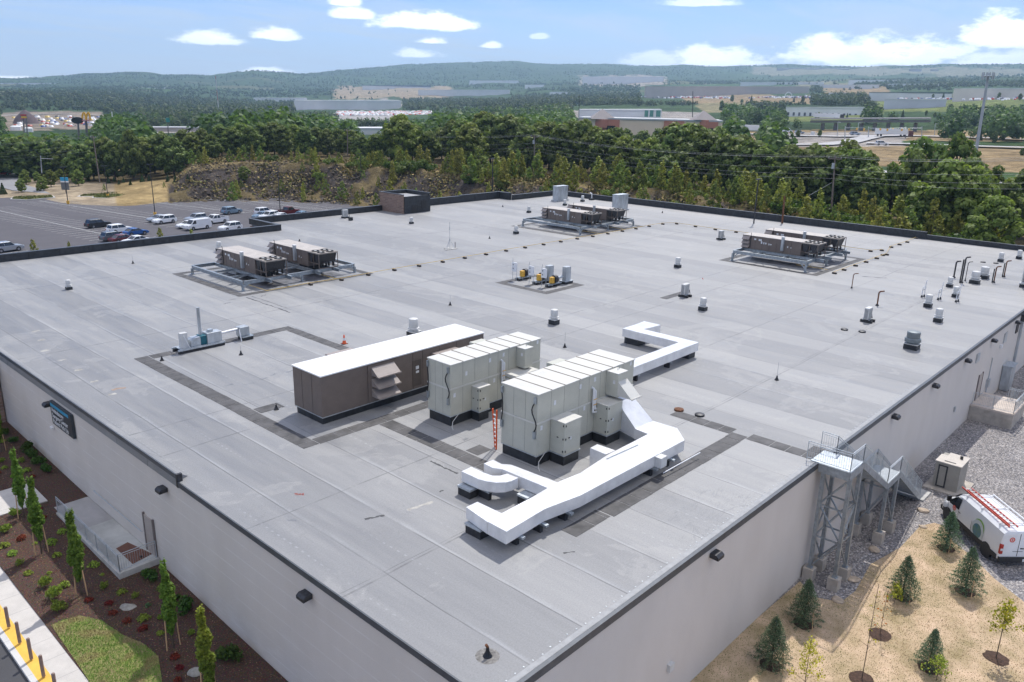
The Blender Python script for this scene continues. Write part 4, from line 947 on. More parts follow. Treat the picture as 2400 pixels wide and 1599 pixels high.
p = G(1142.7, 1538); o = thing('pipe_boot', 'large black pipe boot with rusty tip nearest the roof corner', 'pipe boot', (p[0], p[1], 0))
MB().lathe([(.17, .002), (.14, .05), (.07, .2), (.05, .36)], (p[0], p[1], 0), 12).build('boot', BLACK, o, smooth=True); MB().cyl((p[0], p[1], .36), (p[0]-.05, p[1]+.03, .46), .05).build('pipe', RUST, o)
q = MB(); q.lathe([(.42, .0015), (.36, .004)], (p[0], p[1], 0), 14); q.build('dirt_ring', mat('dirt_ring', (.21, .2, .185), .8, 0, .4, 6), bld)
# roof drains
for (x, y, m, lab) in ((1979, 773.4, DARK, 'flat dark drain disc left of the twin one near the small condenser'), (2020.6, 778.5, DARK, 'flat dark drain disc below the small condenser'), (1639.8, 974, DARK, 'black domed drain right of the white duct'), (1591.2, 962, RUST, 'rusty brown domed drain beside the white duct'), (2304, 615.5, DARK, 'flat dark drain disc near the far right corner'), (2334, 618, DARK, 'flat dark drain disc between the far right pipes')):
    p = G(x, y); MB().lathe([(.30, .002), (.29, .1), (.22, .13), (.1, .15)], (p[0], p[1], 0), 16).solo('roof_drain', m, lab, 'roof drain', (p[0], p[1], 0), 'round roof drains', smooth=True)
# ---- small outdoor condensers on blocks
def condenser(px, py, lab, w=.9, h=1.0, ang=0.):
    p = G(px, py); x, y = p[0]+.3, p[1]+.3; o = thing('condensing_unit', lab, 'condenser', (x, y, 0), 'small condensers on black blocks')
    MB().box(x-w/2, x+w/2, y-.2, y+.2, .28, .28+h).build('casing', OFFW, o, bevel=.015)
    b = MB()
    for i in range(9): b.box(x-w/2+.05, x+w/2-.05, y-.206, y-.202, .36+i*(h-.15)/9, .39+i*(h-.15)/9)
    for i in range(9): b.box(x-w/2-.006, x-w/2-.002, y-.15, y+.15, .36+i*(h-.15)/9, .40+i*(h-.15)/9)
    b.build('grille', DARK, o)
    for sx in (-1, 1): MB().box(x+sx*.32-.12, x+sx*.32+.12, y-.55, y+.45, .002, .22).build('support_block', RUBBER, o)
    q = MB(); q.box(x-w/2, x+w/2, y-.3, y-.25, .222, .27); q.box(x-w/2, x+w/2, y+.2, y+.25, .222, .27); q.build('rail', GALVL, o)
    q = MB(); q.tube([(x+w/2, y, .5), (x+w/2+.2, y-.1, .6), (x+w/2+.22, y-.2, .1)], .04, 6); q.build('line_set', BLACK, o)
condenser(808, 512, 'small white condenser by the left parapet near the penthouse'); condenser(1691, 563, 'small condenser left of the right steel frame'); condenser(1607, 698, 'small condenser at the end of a short walkway pad'); condenser(2037, 757, 'small condenser near the rusty short pipe at the right')
p = G(858-36, 517); MB().cbox((p[0], p[1], .25), (.5, .5, .5)).solo('equipment_curb', EPDM, 'black curb with a stub beside the small white condenser', 'curb', (p[0], p[1], 0))
# ---- exhaust set with tall stack (left)
ex = thing('exhaust_fan_set', 'long exhaust set with a tall thin stack on the left part of the roof', 'exhaust fan', (11, 40.6, 0))
q = MB(); q.box(9.1, 12.6, 40.3, 40.5, .002, .2); q.box(9.1, 12.6, 41.2, 41.4, .002, .2); q.build('sleeper', RUBBER, ex)
q = MB(); q.box(9.05, 12.65, 40.28, 40.42, .202, .32); q.box(9.05, 12.65, 41.28, 41.42, .202, .32); q.box(9.3, 12.4, 40.43, 41.27, .26, .30); q.build('skid_rail', GALVL, ex)
MB().box(11.35, 12.5, 40.45, 41.25, .302, 1.1).build('filter_box', SHEET, ex, bevel=.02); MB().box(11.6, 11.95, 40.7, 41.0, 1.102, 1.28).build('box_cap', GALVL, ex)
MB().box(10.85, 11.33, 40.5, 41.2, .302, .98).build('fan_scroll', mat('teal_fan', (.01, .12, .16), .4, .1, .1, 4), ex, bevel=.03)
q = MB(); q.extr([(10.1, .302), (10.83, .302), (10.83, .95), (10.3, .95), (10.1, .8)], 40.45, 41.1); q.build('motor_cover', GALVL, ex)
q = MB(); q.cyl((11.05, 40.9, .98), (11.05, 40.9, 3.05), .12, n=12); q.build('stack', SHEET, ex, smooth=True)
q = MB(); q.box(9.45, 9.95, 40.6, 41.0, .302, 1.42); q.build('starter_cabinet', OFFW, ex, bevel=.01); q = MB(); q.bar((9.6, 40.45, 1.3), (9.95, 40.35, .3), .05); q.build('brace', WHITE, ex)
q = MB(); q.cyl((12.5, 40.9, .78), (14.0, 40.9, .84), .1, n=12); q.cyl((12.5, 40.9, .78), (12.7, 40.9, .785), .13, n=12); q.build('round_duct', DUCT, ex, smooth=True)
MB().box(14.02, 14.8, 40.55, 41.2, .3, 1.0).build('inlet_box', SHEET, ex, bevel=.02); MB().box(14.1, 14.95, 40.3, 41.1, .002, .24).build('curb', EPDM, ex); MB().box(14.06, 15.0, 40.26, 41.14, .242, .29).build('curb_cap', GALV, ex)
q = MB(); q.cyl((13.9, 40.2, .02), (13.85, 40.35, .95), .035, n=6); q.build('drain_pipe', WHITE, ex)
# ---- three small fans with yellow guards
def yfan(x, y, lab, box=True):
    o = thing('utility_fan', lab, 'fan', (x, y, 0), 'three small fans with yellow guards')
    q = MB(); q.box(x-.9, x-.5, y-.3, y+.25, .002, .22); q.box(x+.3, x+.9, y-.3, y+.25, .002, .22); q.build('sleeper', RUBBER, o)
    q = MB(); q.box(x-1, x+1.1, y-.3, y-.22, .222, .3); q.box(x-1, x+1.1, y+.2, y+.28, .222, .3); q.box(x-.7, x+.8, y-.2, y+.19, .27, .3); q.build('skid', GALV, o)
    MB().lathe([(.36, -.2), (.4, 0), (.36, .2)], (0, 0, 0), 14)
    b = MB(); b.cyl((x+.05, y-.05, .72), (x+.45, y-.05, .72), .4, n=16); b.build('scroll', DARK, o, smooth=True)
    MB().box(x-.42, x+.0, y-.26, y+.16, .34, .98).build('belt_guard', YEL, o, bevel=.05)
    b = MB(); b.cyl((x+.45, y-.05, .75), (x+1.4, y-.05, .8), .14, n=10); b.build('round_duct', SHEET, o, smooth=True)
    if box:
        MB().box(x-1.1, x-.95, y+.0, y+.65, .95, 1.9).build('starter_box', WHITE, o, bevel=.01)
        q = MB(); q.cyl((x-1.0, y+.05, .0), (x-1.0, y+.05, .95), .025, n=5); q.cyl((x-1.0, y+.6, .0), (x-1.0, y+.6, 2.3), .025, n=5); q.build('post', SHEET, o)
        q = MB(); q.box(x-1.106, x-1.101, y+.4, y+.5, 1.6, 1.72); q.box(x-1.106, x-1.101, y+.4, y+.5, 1.2, 1.32); q.build('switch', BLACK, o)
def KP(x, y): return G(1160+x/10.7, 610+y/10.7)
f1, f2, f3 = KP(590, 520), KP(1010, 620), KP(1330, 690)
yfan(f1[0]+.9, f1[1]+.15, 'yellow-guarded fan farthest left of three, under the highest white box'); yfan(f2[0]+.9, f2[1]+.15, 'yellow-guarded fan in the middle of three'); yfan(f3[0]+.9, f3[1]+.15, 'yellow-guarded fan nearest of three')
for (a, lab) in ((KP(1760, 590), 'grey sheet-metal inlet box right of the three fans'), (KP(1330, 560), 'grey inlet box behind the middle white control box')):
    o = thing('inlet_hood', lab, 'duct box', (a[0], a[1], 0)); MB().box(a[0]-.3, a[0]+.9, a[1]-.3, a[1]+.5, .002, .25).build('curb', EPDM, o)
    b = MB().box(a[0]-.1, a[0]+.7, a[1]-.15, a[1]+.35, .252, 1.75).build('body', SHEET, o, bevel=.015); MB().box(a[0]-.34, a[0]+.94, a[1]-.34, a[1]+.54, .252, .3).build('curb_cap', GALVL, o)
# ---- mast on pavers
p = G(1050, 585); x, y = p[0]+.3, p[1]; ms = thing('antenna_mast', 'thin guyed antenna mast standing on concrete pavers', 'mast', (x, y, 0))
q = MB(); q.box(x-.9, x+.0, y-.35, y+.1, .002, .08); q.box(x-.1, x+.9, y-.35, y+.1, .002, .08) if False else q.box(x+.05, x+.95, y-.4, y+.1, .002, .08); q.box(x-.3, x+.5, y+.3, y+.75, .002, .08); q.build('paver', CONC, ms)
q = MB(); q.cyl((x, y, .08), (x, y, 3.4), .025, n=6); q.cyl((x, y, 2.4), (x, y, 2.8), .05, n=6); q.build('pole', SHEET, ms)
q = MB(); q.cyl((x-.7, y-.1, .08), (x, y, 1.3), .02, n=5); q.cyl((x+.7, y-.1, .08), (x, y, 1.3), .02, n=5); q.cyl((x+.1, y+.5, .08), (x, y, 1.3), .02, n=5); q.build('strut', SHEET, ms)
p = G(1064, 583); MB().cyl((p[0]+.2, p[1], 0), (p[0]+.2, p[1], .8), .04).solo('pipe_stub', DARK, 'short dark pipe beside the antenna mast', 'pipe', (p[0]+.2, p[1], 0))
# cone
p = G(807, 806); cn = thing('traffic_cone', 'orange traffic cone on the roof behind the brown unit', 'cone', (p[0], p[1], 0))
MB().box(p[0]-.2, p[0]+.2, p[1]-.2, p[1]+.2, .002, .035).build('base', mat('cone_base', (.18, .04, .02), .7, 0, .2, 5), cn)
MB().lathe([(.16, .036), (.11, .28)], (p[0], p[1], 0), 16).build('cone', ORANGE, cn, smooth=True); MB().lathe([(.112, .281), (.075, .48)], (p[0], p[1], 0), 16).build('reflective_band', WHITE, cn, smooth=True); MB().lathe([(.076, .481), (.045, .7), (.03, .72)], (p[0], p[1], 0), 16).build('tip', ORANGE, cn, smooth=True)
# ---- yellow gas line and its blocks
p0 = G(1520.8, 532)
PY = 52.75
bl = [(2000/3, 0)]
xs = []
for (x, y) in [(540, 1545), (703, 1517), (855, 1490), (1002, 1465), (1140, 1440), (1271, 1418), (1398, 1397), (1517, 1377), (1630, 1357), (1737, 1340), (1841, 1322), (1941, 1304), (2035, 1287), (2126, 1270), (2220, 1255), (2315, 1253)]:
    xs.append((800+x/2.941, 100+y/2.941))
for (x, y) in [(5, 368), (190, 333), (370, 300)]: xs.append((800+x/2.941, 533+y/2.941))
for (x, y) in [(2145, 400), (1935, 440)]: xs.append((x/2.941, 533+y/2.941))
far = []
for (x, y) in [(92, 1272), (229, 1293), (372, 1311), (1300, 1443), (1384, 1470), (1378, 1437), (1412, 1467), (1343, 1492), (1270, 1518), (1197, 1543), (1443, 1415), (1500, 1397), (1553, 1380), (1614, 1353)]: far.append((1600+x/2.941, 100+y/2.941))
for (x, y) in [(1118, 299), (1052, 322)]: far.append((1600+x/2.941, 533+y/2.941))
BK = MB().box(-.24, .24, -.12, .12, .002, .17); BKo = BK.build('pipe_support', mat('support_block_rubber', (.045, .038, .034), .8, 0, .3, 6), None)
top = MB().box(-.22, .22, -.05, .05, .172, .2).build('strut', mat('rusty_strut', (.30, .24, .2), .7, .2, .3, 5), BKo); k0 = [0]
def block(P, rz=0):
    o = BKo if not k0[0] else dup(BKo); k0[0] = 1; o.location = (P[0], P[1], 0); o.rotation_euler = (0, 0, rz); tag(o, 'black rubber block carrying the yellow gas pipe across the roof', 'pipe support', 'black blocks along the yellow gas pipe')
XL = G(*xs[-1])[0]
PTS = [G(*c) for c in xs]
for P in PTS[:-1]: block((P[0], P[1]+.1), math.pi/2)
FP = [G(*c) for c in far]
for P in FP: block((P[0], P[1]+.1), math.pi/2)
gp = thing('gas_pipe', 'thin yellow gas pipe running on blocks across the whole roof', 'pipe', (22, 53, 0))
main = sorted(PTS, key=lambda P: P[0]); seq = [(23.6, PTS[-1][1]+.25, .235)]+[(P[0], P[1]+.2, .235) for P in main if P[0] > 24]
q = MB(); q.tube(seq, .026, 6); q.build('pipe', GASY, gp)
q = MB(); q.tube([(23.6, seq[0][1], .235), (23.6, seq[0][1]+3.6, .235)], .026, 6); q.tube([(31.5, seq[1][1], .235), (31.5, seq[1][1]+3.6, .235)], .026, 6); q.tube([(76, 52.9, .235), (76, 57, .235)], .026, 6); q.tube([(82, 52.9, .235), (82, 57, .235)], .026, 6); q.build('branch', GASY, gp)
e = seq[-1]; f1_ = [FP[0], FP[1], FP[2]]
q = MB(); q.tube([e]+[(P[0], P[1], .235) for P in f1_]+[(FP[3][0], FP[3][1], .235), (FP[5][0], FP[5][1], .235)], .026, 6); q.build('pipe', GASY, gp)
ln = sorted([FP[i] for i in (6, 7, 8, 9, 10, 11, 12, 13, 14, 15)], key=lambda P: P[0])
q = MB(); q.tube([(P[0], P[1]+.2, .235) for P in ln], .026, 6); q.tube([(75.5, 20.3, .235), (75.5, 24, .235)], .026, 6); q.build('pipe', GASY, gp)
# ------------------------------------------------------------------ foliage helpers
RNG = np.random.default_rng(11)
def leafmat(name, rough=.6, trans=.35):
    m = bpy.data.materials.new(name); m.use_nodes = True; t = NT(m.node_tree); b = t.n['Principled BSDF']
    at = t.node('ShaderNodeAttribute', attribute_name='tint'); oi = t.node('ShaderNodeObjectInfo')
    hsv = t.node('ShaderNodeHueSaturation'); t.put(hsv.inputs['Color'], at.outputs['Color'])
    t.put(hsv.inputs['Hue'], t.mapr(oi.outputs['Random'], 0, 1, .485, .515)); t.put(hsv.inputs['Value'], t.mapr(oi.outputs['Random'], 0, 1, .82, 1.15))
    t.put(b.inputs['Base Color'], hsv.outputs[0]); b.inputs['Roughness'].default_value = rough; b.inputs['Specular IOR Level'].default_value = .25
    tr = t.node('ShaderNodeBsdfTranslucent'); t.put(tr.inputs[0], t.mix(1., hsv.outputs[0], (1.2, 1.3, .7), 'MULTIPLY'))
    ms = t.node('ShaderNodeMixShader'); ms.inputs[0].default_value = trans; o = t.n['Material Output']
    t.l.new(b.outputs[0], ms.inputs[1]); t.l.new(tr.outputs[0], ms.inputs[2]); t.l.new(ms.outputs[0], o.inputs[0]); return m
LEAF = leafmat('leaves'); NEEDLE = leafmat('needles', .7, .1); STUFFM = leafmat('ground_litter', .9, .0)
def unit(v): return v/np.maximum(np.linalg.norm(v, axis=-1, keepdims=True), 1e-6)
def leaves(P, Nn, size, aspect=1.0, tints=None, jitter=.6, rng=RNG, tri=False):
    "quads (or triangles) at P facing roughly Nn"
    n = len(P); Nn = unit(Nn+jitter*rng.normal(size=(n, 3))); u = unit(np.cross(Nn, rng.normal(size=(n, 3)))); v = np.cross(Nn, u)
    s = (size*(.6+.8*rng.random(n)))[:, None] if np.isscalar(size) else size[:, None]
    if tri: V = np.stack([P-u*s*.5*aspect, P+u*s*.5*aspect, P+v*s], 1)
    else: V = np.stack([P-u*s*.5-v*s*.5*aspect, P+u*s*.5-v*s*.5*aspect*.7, P+u*s*.5*.8+v*s*.5*aspect, P-u*s*.5*.8+v*s*.5*aspect], 1)
    k = V.shape[1]; T = np.repeat(np.concatenate([tints, np.ones((n, 1))], 1), k, 0) if tints is not None else None
    return V.reshape(-1, 3), np.arange(n*k).reshape(n, k), T
def blobs(n, cents, rads, rng=RNG, shell=.35):
    "points in the outer shell of ellipsoids, outward normals"
    cents = np.array(cents, float); rads = np.array(rads, float)
    if rads.ndim == 1: rads = np.repeat(rads[:, None], 3, 1)
    w = rads.prod(1)**(2/3); idx = rng.choice(len(cents), n, p=w/w.sum()); d = unit(rng.normal(size=(n, 3)))
    r = 1-shell*rng.random(n)**1.5
    return cents[idx]+d*rads[idx]*r[:, None], d, idx
def tintmix(c1, c2, n, rng=RNG, var=.25):
    f = rng.random((n, 1)); return np.clip((np.array(c1)*(1-f)+np.array(c2)*f)*(1+var*rng.normal(size=(n, 1))), .003, .9)
# ------------------------------------------------------------------ left forecourt
def sheet(poly, z, name, m, thick=.0, kind='structure'):
    b = MB(); n = len(poly)
    if thick: b.prism(poly, -thick, 0); vs = b.v; zz = [z(x, y) if callable(z) else z for x, y, _ in vs]; b.v = [(x, y, q+h) for (x, y, q), h in zip(vs, zz)]
    else: b.add([(x, y, z(x, y) if callable(z) else z) for x, y in poly], [tuple(range(n))])
    o = b.build(name, m); o['kind'] = kind; return o
zL = lambda x, y: -6.57+.027*(min(max(y, 0), 50)-12.6)
def strips(x0, x1, y0, y1, dz, name, m, thick=.12):
    return sheet([(x0, y0), (x1, y0), (x1, y1), (x0, y1)], lambda x, y: zL(x, y)+dz, name, m, thick)
def mulch_mat():
    m = bpy.data.materials.new('bark_mulch'); m.use_nodes = True; t = NT(m.node_tree); b = t.n['Principled BSDF']; co = t.coord()
    n = t.noise(t.scale(co, (1, 2.2, 1), .6), 22, 6, .75); v = t.vor(co, 24, out='Color')
    t.put(b.inputs['Base Color'], t.mix(.5, t.ramp(n, [(.3, (.035, .017, .010)), (.55, (.085, .043, .027)), (.75, (.20, .115, .075))]), t.mix(1., v, (.17, .10, .075), 'MULTIPLY'))); b.inputs['Roughness'].default_value = .95
    bn = t.node('ShaderNodeBump'); bn.inputs['Strength'].default_value = .9; bn.inputs['Distance'].default_value = .05; t.put(bn.inputs['Height'], n); t.l.new(bn.outputs[0], b.inputs['Normal']); return m
MULCH = mulch_mat()
def slabmat(name, c, joint=1.52, axis=1):
    m = bpy.data.materials.new(name); m.use_nodes = True; t = NT(m.node_tree); b = t.n['Principled BSDF']; co = t.coord(); s = t.sep(co)
    j = t.mapr(t.math('ABSOLUTE', t.math('SUBTRACT', t.math('MODULO', t.math('ADD', s[axis], 300), joint), joint/2)), joint/2-.02, joint/2-.008, 0, 1)
    n = t.noise(co, 1.1, 8, .65)
    base = t.ramp(n, [(.3, tuple(k*.86 for k in c)), (.7, tuple(k*1.06 for k in c))])
    t.put(b.inputs['Base Color'], t.mix(t.math('MULTIPLY', j, .5), base, (.2, .2, .19))); b.inputs['Roughness'].default_value = .9
    bn = t.node('ShaderNodeBump'); bn.inputs['Strength'].default_value = .15; t.put(bn.inputs['Height'], t.noise(co, 40, 3)); t.l.new(bn.outputs[0], b.inputs['Normal']); return m
SLAB = slabmat('sidewalk_concrete', (.56, .53, .49)); KERB = slabmat('kerb_concrete', (.60, .59, .57), 3.05); YSTRIP = mat('yellow_kerb_paint', (.80, .47, .075), .7, 0, .06, 2)
def asphalt(name, c):
    m = bpy.data.materials.new(name); m.use_nodes = True; t = NT(m.node_tree); b = t.n['Principled BSDF']; co = t.coord()
    a = t.noise(co, .25, 6, .6); g = t.noise(co, 60, 3, .7)
    t.put(b.inputs['Base Color'], t.mix(.5, t.ramp(a, [(.3, tuple(k*.85 for k in c)), (.7, tuple(k*1.15 for k in c))]), t.ramp(g, [(.3, tuple(k*.7 for k in c)), (.7, tuple(k*1.3 for k in c))]))); b.inputs['Roughness'].default_value = .9; b.inputs['Specular IOR Level'].default_value = .3; return m
ASPH = asphalt('asphalt', (.075, .075, .08)); LOTM = asphalt('lot_asphalt', (.105, .10, .108))
GRASSM = mat('lawn_soil', (.16, .19, .045), .95, 0, .3, 1.3, .5, 30, col2=(.27, .21, .11))
strips(-6.0, -.0, 0, 50.5, .27-.0, 'mulch_bed', MULCH, .5)
strips(-7.0, -6.0, -2, 60, .30, 'sidewalk', SLAB, .3)
strips(-7.5, -7.0, -2, 60, .302, 'painted_kerb_strip', YSTRIP, .3)
strips(-7.74, -7.5, -2, 60, .305, 'kerb', KERB, .3)
strips(-22, -7.74, -2, 60, .15, 'driveway', ASPH, .3)
strips(-6.0, -1.95, 35.4, 38.5, .32, 'path', SLAB, .1)
STAMP = mat('stamped_concrete', (.40, .385, .375), .7, 0, .12, .9, .25, 6, stretch=(1, .5, 1)); LAND = mat('landing_concrete', (.50, .50, .47), .8, 0, .2, .5)
lz = -5.72
rp = thing('concrete_ramp', 'raised concrete landing with grey railing against the left wall', 'landing', (-1, 30, -6.3))
MB().box(-1.93, -.005, 30.6, 38.6, lz-.35, lz).build('stamped_slab', STAMP, rp); MB().box(-1.93, -.005, 24.75, 30.6, lz-.35, lz-.004).build('landing_slab', LAND, rp)
MB().box(-2.12, -1.93, 24.55, 33.5, -6.6, lz+.08).build('side_wall', CONC, rp, bevel=.02); MB().box(-1.93, -.005, 24.55, 24.745, -6.6, lz+.08).build('end_wall', CONC, rp, bevel=.02)
def railing(pts, h, parent, name='railing', gap=.12, postgap=1.55, r=.022, m=GALVL, mid=True, infill=True):
    pts = [np.array(p, float) for p in pts]; rb, pb, ib = MB(), MB(), MB()
    for a, b in zip(pts[:-1], pts[1:]):
        L = np.linalg.norm((b-a)[:2]); up = np.array((0, 0, 1.))
        rb.cyl(a+up*h, b+up*h, r, n=6)
        if mid: rb.cyl(a+up*(h-.12), b+up*(h-.12), r*.8, n=6)
        rb.cyl(a+up*.12, b+up*.12, r*.8, n=6)
        n = max(1, round(L/postgap))
        for i in range(n+1): p = a+(b-a)*i/n; pb.cyl(p, p+up*h, r, n=6)
        if infill:
            n = max(1, round(L/gap))
            for i in range(1, n): p = a+(b-a)*i/n; ib.bar(p+up*.12, p+up*(h-.12), .012, .012)
    o = rb.build(name, m, parent); pb.build('post', m, o)
    if infill: ib.build('baluster', m, o)
    return o
railing([(-2.02, 33.45, lz+.08), (-2.02, 24.65, lz+.08), (-.12, 24.65, lz+.08)], 1.02, rp)
q = MB(); q.cyl((-.1, 33.0, lz+.95), (-.1, 26.4, lz+.95), .022, n=6)
for y in (33, 31.4, 29.6, 28, 26.4): q.cyl((-.1, y, lz+.95), (.01, y, lz+.9), .015, n=5)
q.build('wall_handrail', GALVL, rp)
dr = thing('exit_door', 'beige steel exit door in the left wall beside the landing end', 'door', (-.03, 25.5, lz)); MB().box(-.06, .018, 24.9, 25.9, lz, lz+2.15).build('leaf', mat('door_beige', (.43, .38, .34), .6, 0, .06, 2), dr)
q = MB(); q.box(-.09, .017, 25.91, 26.02, lz, lz+2.25); q.box(-.09, .017, 24.78, 24.89, lz, lz+2.25); q.build('frame', mat('door_frame', (.20, .17, .16), .6, 0, .1, 2), dr)
q = MB(); P0, P1 = (-.5, 26.35), (-1.85, 25.2)
q.prism([(-.62, 27.0), (-1.75, 26.0), (-1.55, 25.35), (-.3, 24.95)], lz-.002, lz+.02); o = q.solo('rusty_plate', mat('rust_plate', (.165, .075, .05), .85, 0, .2, 3), 'rusty brown sheet lying on the concrete landing', 'sheet', (-1.1, 25.8, lz)) if False else None
a, b_, c, d = [G(160+x/7.84, 1180+y/7.84, lz+.01) for x, y in ((1090, 715), (1540, 925), (1185, 1112), (880, 830))]
sy = thing('doormat', 'rust brown mat lying on the concrete landing', 'mat', (a[0], a[1], lz)); MB().prism([tuple(a[:2]), tuple(b_[:2]), tuple(c[:2]), tuple(d[:2])], lz+.001, lz+.02).build('sheet', mat('rust_plate', (.165, .075, .05), .85, 0, .15, 3), sy)
p = G(160+1340/7.84, 1180+985/7.84, lz+.03); MB().box(p[0]-.06, p[0]+.06, p[1]-.05, p[1]+.05, lz+.021, lz+.09).solo('door_wedge', BLACK, 'small black lump lying on the rust brown mat', 'wedge', (p[0], p[1], lz))
# bollards on the yellow strip
BOLM = mat('bollard_taupe', (.24, .17, .145), .6, 0, .1, 4)
BO = MB().lathe([(.075, 0), (.075, 1.02), (.06, 1.06), (.02, 1.075)], n=12).build('bollard', BOLM, smooth=True); k0 = 0
for i in range(9):
    y = 27.3-1.52*i; o = BO if i == 0 else dup(BO); o.location = (-7.25, y, zL(0, y)+.30); tag(o, 'thin taupe post standing on the yellow kerb strip', 'bollard', 'taupe posts in a row on the yellow strip')
# lawn patch
LP = [G(*p, -6.3)[:2] for p in ((122, 1478), (150, 1466), (190, 1455), (240, 1466), (290, 1498), (335, 1515), (372, 1545), (380, 1599), (372, 1660), (240, 1680), (207, 1599))]
LPc = [(x, y) for x, y in LP]
sheet(LPc, lambda x, y: zL(x, y)+.285, 'lawn', GRASSM)
from mathutils.geometry import intersect_point_tri_2d
def inpoly(P, poly):
    x, y = P[:, 0], P[:, 1]; c = np.zeros(len(P), bool); n = len(poly)
    for i in range(n):
        x0, y0 = poly[i]; x1, y1 = poly[(i+1) % n]
        m = (y0 > y) != (y1 > y); xx = x0+(y-y0)*(x1-x0)/((y1-y0) or 1e-9); c ^= m & (x < xx)
    return c
def scatter(poly, n, rng=RNG):
    poly = np.array(poly); lo, hi = poly.min(0), poly.max(0); P = lo+(hi-lo)*rng.random((n, 2)); return P[inpoly(P, poly)]
def grass(poly, n, zf, hh, c1, c2, label, name, wid=.012, patch=None, kind='stuff'):
    P = scatter(poly, n); m = len(P); base = np.stack([P[:, 0], P[:, 1], zf(P)], 1)
    a = RNG.random(m)*2*np.pi; u = np.stack([np.cos(a), np.sin(a), np.zeros(m)], 1); h = hh*(.5+RNG.random(m)); lean = RNG.normal(size=(m, 3))*.35; lean[:, 2] = 1
    tip = base+lean*h[:, None]; V = np.stack([base-u*wid, base+u*wid, tip], 1).reshape(-1, 3)
    T = tintmix(c1, c2, m)
    if patch is not None: f = patch(P)[:, None]; T = T*(1-f)+tintmix(*patch.cols, m)*f
    T = np.repeat(np.concatenate([T, np.ones((m, 1))], 1), 3, 0)
    o = npmesh(name, V, np.arange(3*m).reshape(m, 3), STUFFM, attr=T); return tag(o, label, 'grass', kind=kind)
def npn(P, s, o=0): return np.array([mnoise.noise(Vector((p[0]*s, p[1]*s, o))) for p in P])
def pt(P): return np.clip((npn(P, 1.3)-.05)*4, 0, 1)
pt.cols = ((.38, .29, .15), (.30, .24, .12))
grass(LPc, 26000, lambda P: np.array([zL(0, y)+.28 for y in P[:, 1]]), .07, (.13, .27, .04), (.25, .38, .07), 'green lawn patch with straw-coloured worn spots beside the sidewalk', 'lawn_grass', .012, pt)
# mulch chips
MP = [(-5.95, 8), (-.05, 8), (-.05, 50), (-5.95, 50)]
P = scatter(MP, 16000); P = P[~inpoly(P, LPc)]; P = P[~((P[:, 0] > -2.15) & (P[:, 1] > 24.5) & (P[:, 1] < 38.6))]; P = P[~((P[:, 1] > 35.4) & (P[:, 1] < 38.5))]
n = len(P); PP = np.stack([P[:, 0], P[:, 1], np.array([zL(0, y)+.285 for y in P[:, 1]])], 1)
V, F, T = leaves(PP, np.tile([0, 0, 1.], (n, 1)), .055, .45, tintmix((.07, .034, .02), (.30, .18, .12), n), .5)
tag(npmesh('mulch_chips', V, F, STUFFM, attr=T), 'loose brown bark chips strewn over the planting bed', 'bark chips', kind='stuff')
# ---- shrubs
def make_shrub(name, c1, c2, kind, n=420):
    rng = np.random.default_rng(len(name)*7+n)
    if kind == 'rosette':
        a = rng.random(n)*2*np.pi; r = .05+.30*rng.random(n)**.7; P = np.stack([r*np.cos(a), r*np.sin(a), .05+.22*(1-(r/.36)**2)+.03*rng.normal(size=n)], 1)
        N = np.stack([np.cos(a)*.6, np.sin(a)*.6, np.ones(n)], 1); V, F, T = leaves(P, N, .13, .6, tintmix(c1, c2, n, rng), .45, rng)
    else:
        cs = [(rng.normal()*.16, rng.normal()*.16, .22+.12*rng.random()) for _ in range(7)]; P, N, _ = blobs(n, cs, [.2]*7, rng, .5); P[:, 2] = np.maximum(P[:, 2], .02)
        V, F, T = leaves(P, N, .075, .7, tintmix(c1, c2, n, rng), .6, rng)
    return npmesh(name, V, F, LEAF, attr=T)
SH = {'y': make_shrub('hosta', (.17, .26, .03), (.34, .42, .07), 'rosette', 120), 'l': make_shrub('shrub', (.14, .22, .03), (.28, .36, .06), 'bush', 420), 'd': make_shrub('evergreen_shrub', (.035, .085, .02), (.09, .16, .03), 'bush', 620), 'r': make_shrub('heuchera', (.11, .012, .010), (.26, .045, .03), 'rosette', 130), 'b': make_shrub('blue_hosta', (.06, .15, .06), (.17, .27, .13), 'rosette', 60)}
LBL = {'y': ('light yellow-green hosta planted in the brown bark bed', 'plant', 'yellow-green hostas in the bark bed'), 'l': ('rounded bright green shrub planted in the brown bark bed', 'shrub', 'bright green shrubs in the bark bed'), 'd': ('dark green bush planted in the brown bark bed close to the left wall', 'shrub', 'dark green bushes by the left wall'), 'r': ('small dark red leafy plant in the brown bark bed', 'plant', 'dark red plants in the bark bed'), 'b': ('single blue-green hosta right of the grey boulder', 'plant', None)}
used = set(); rr = random.Random(3)
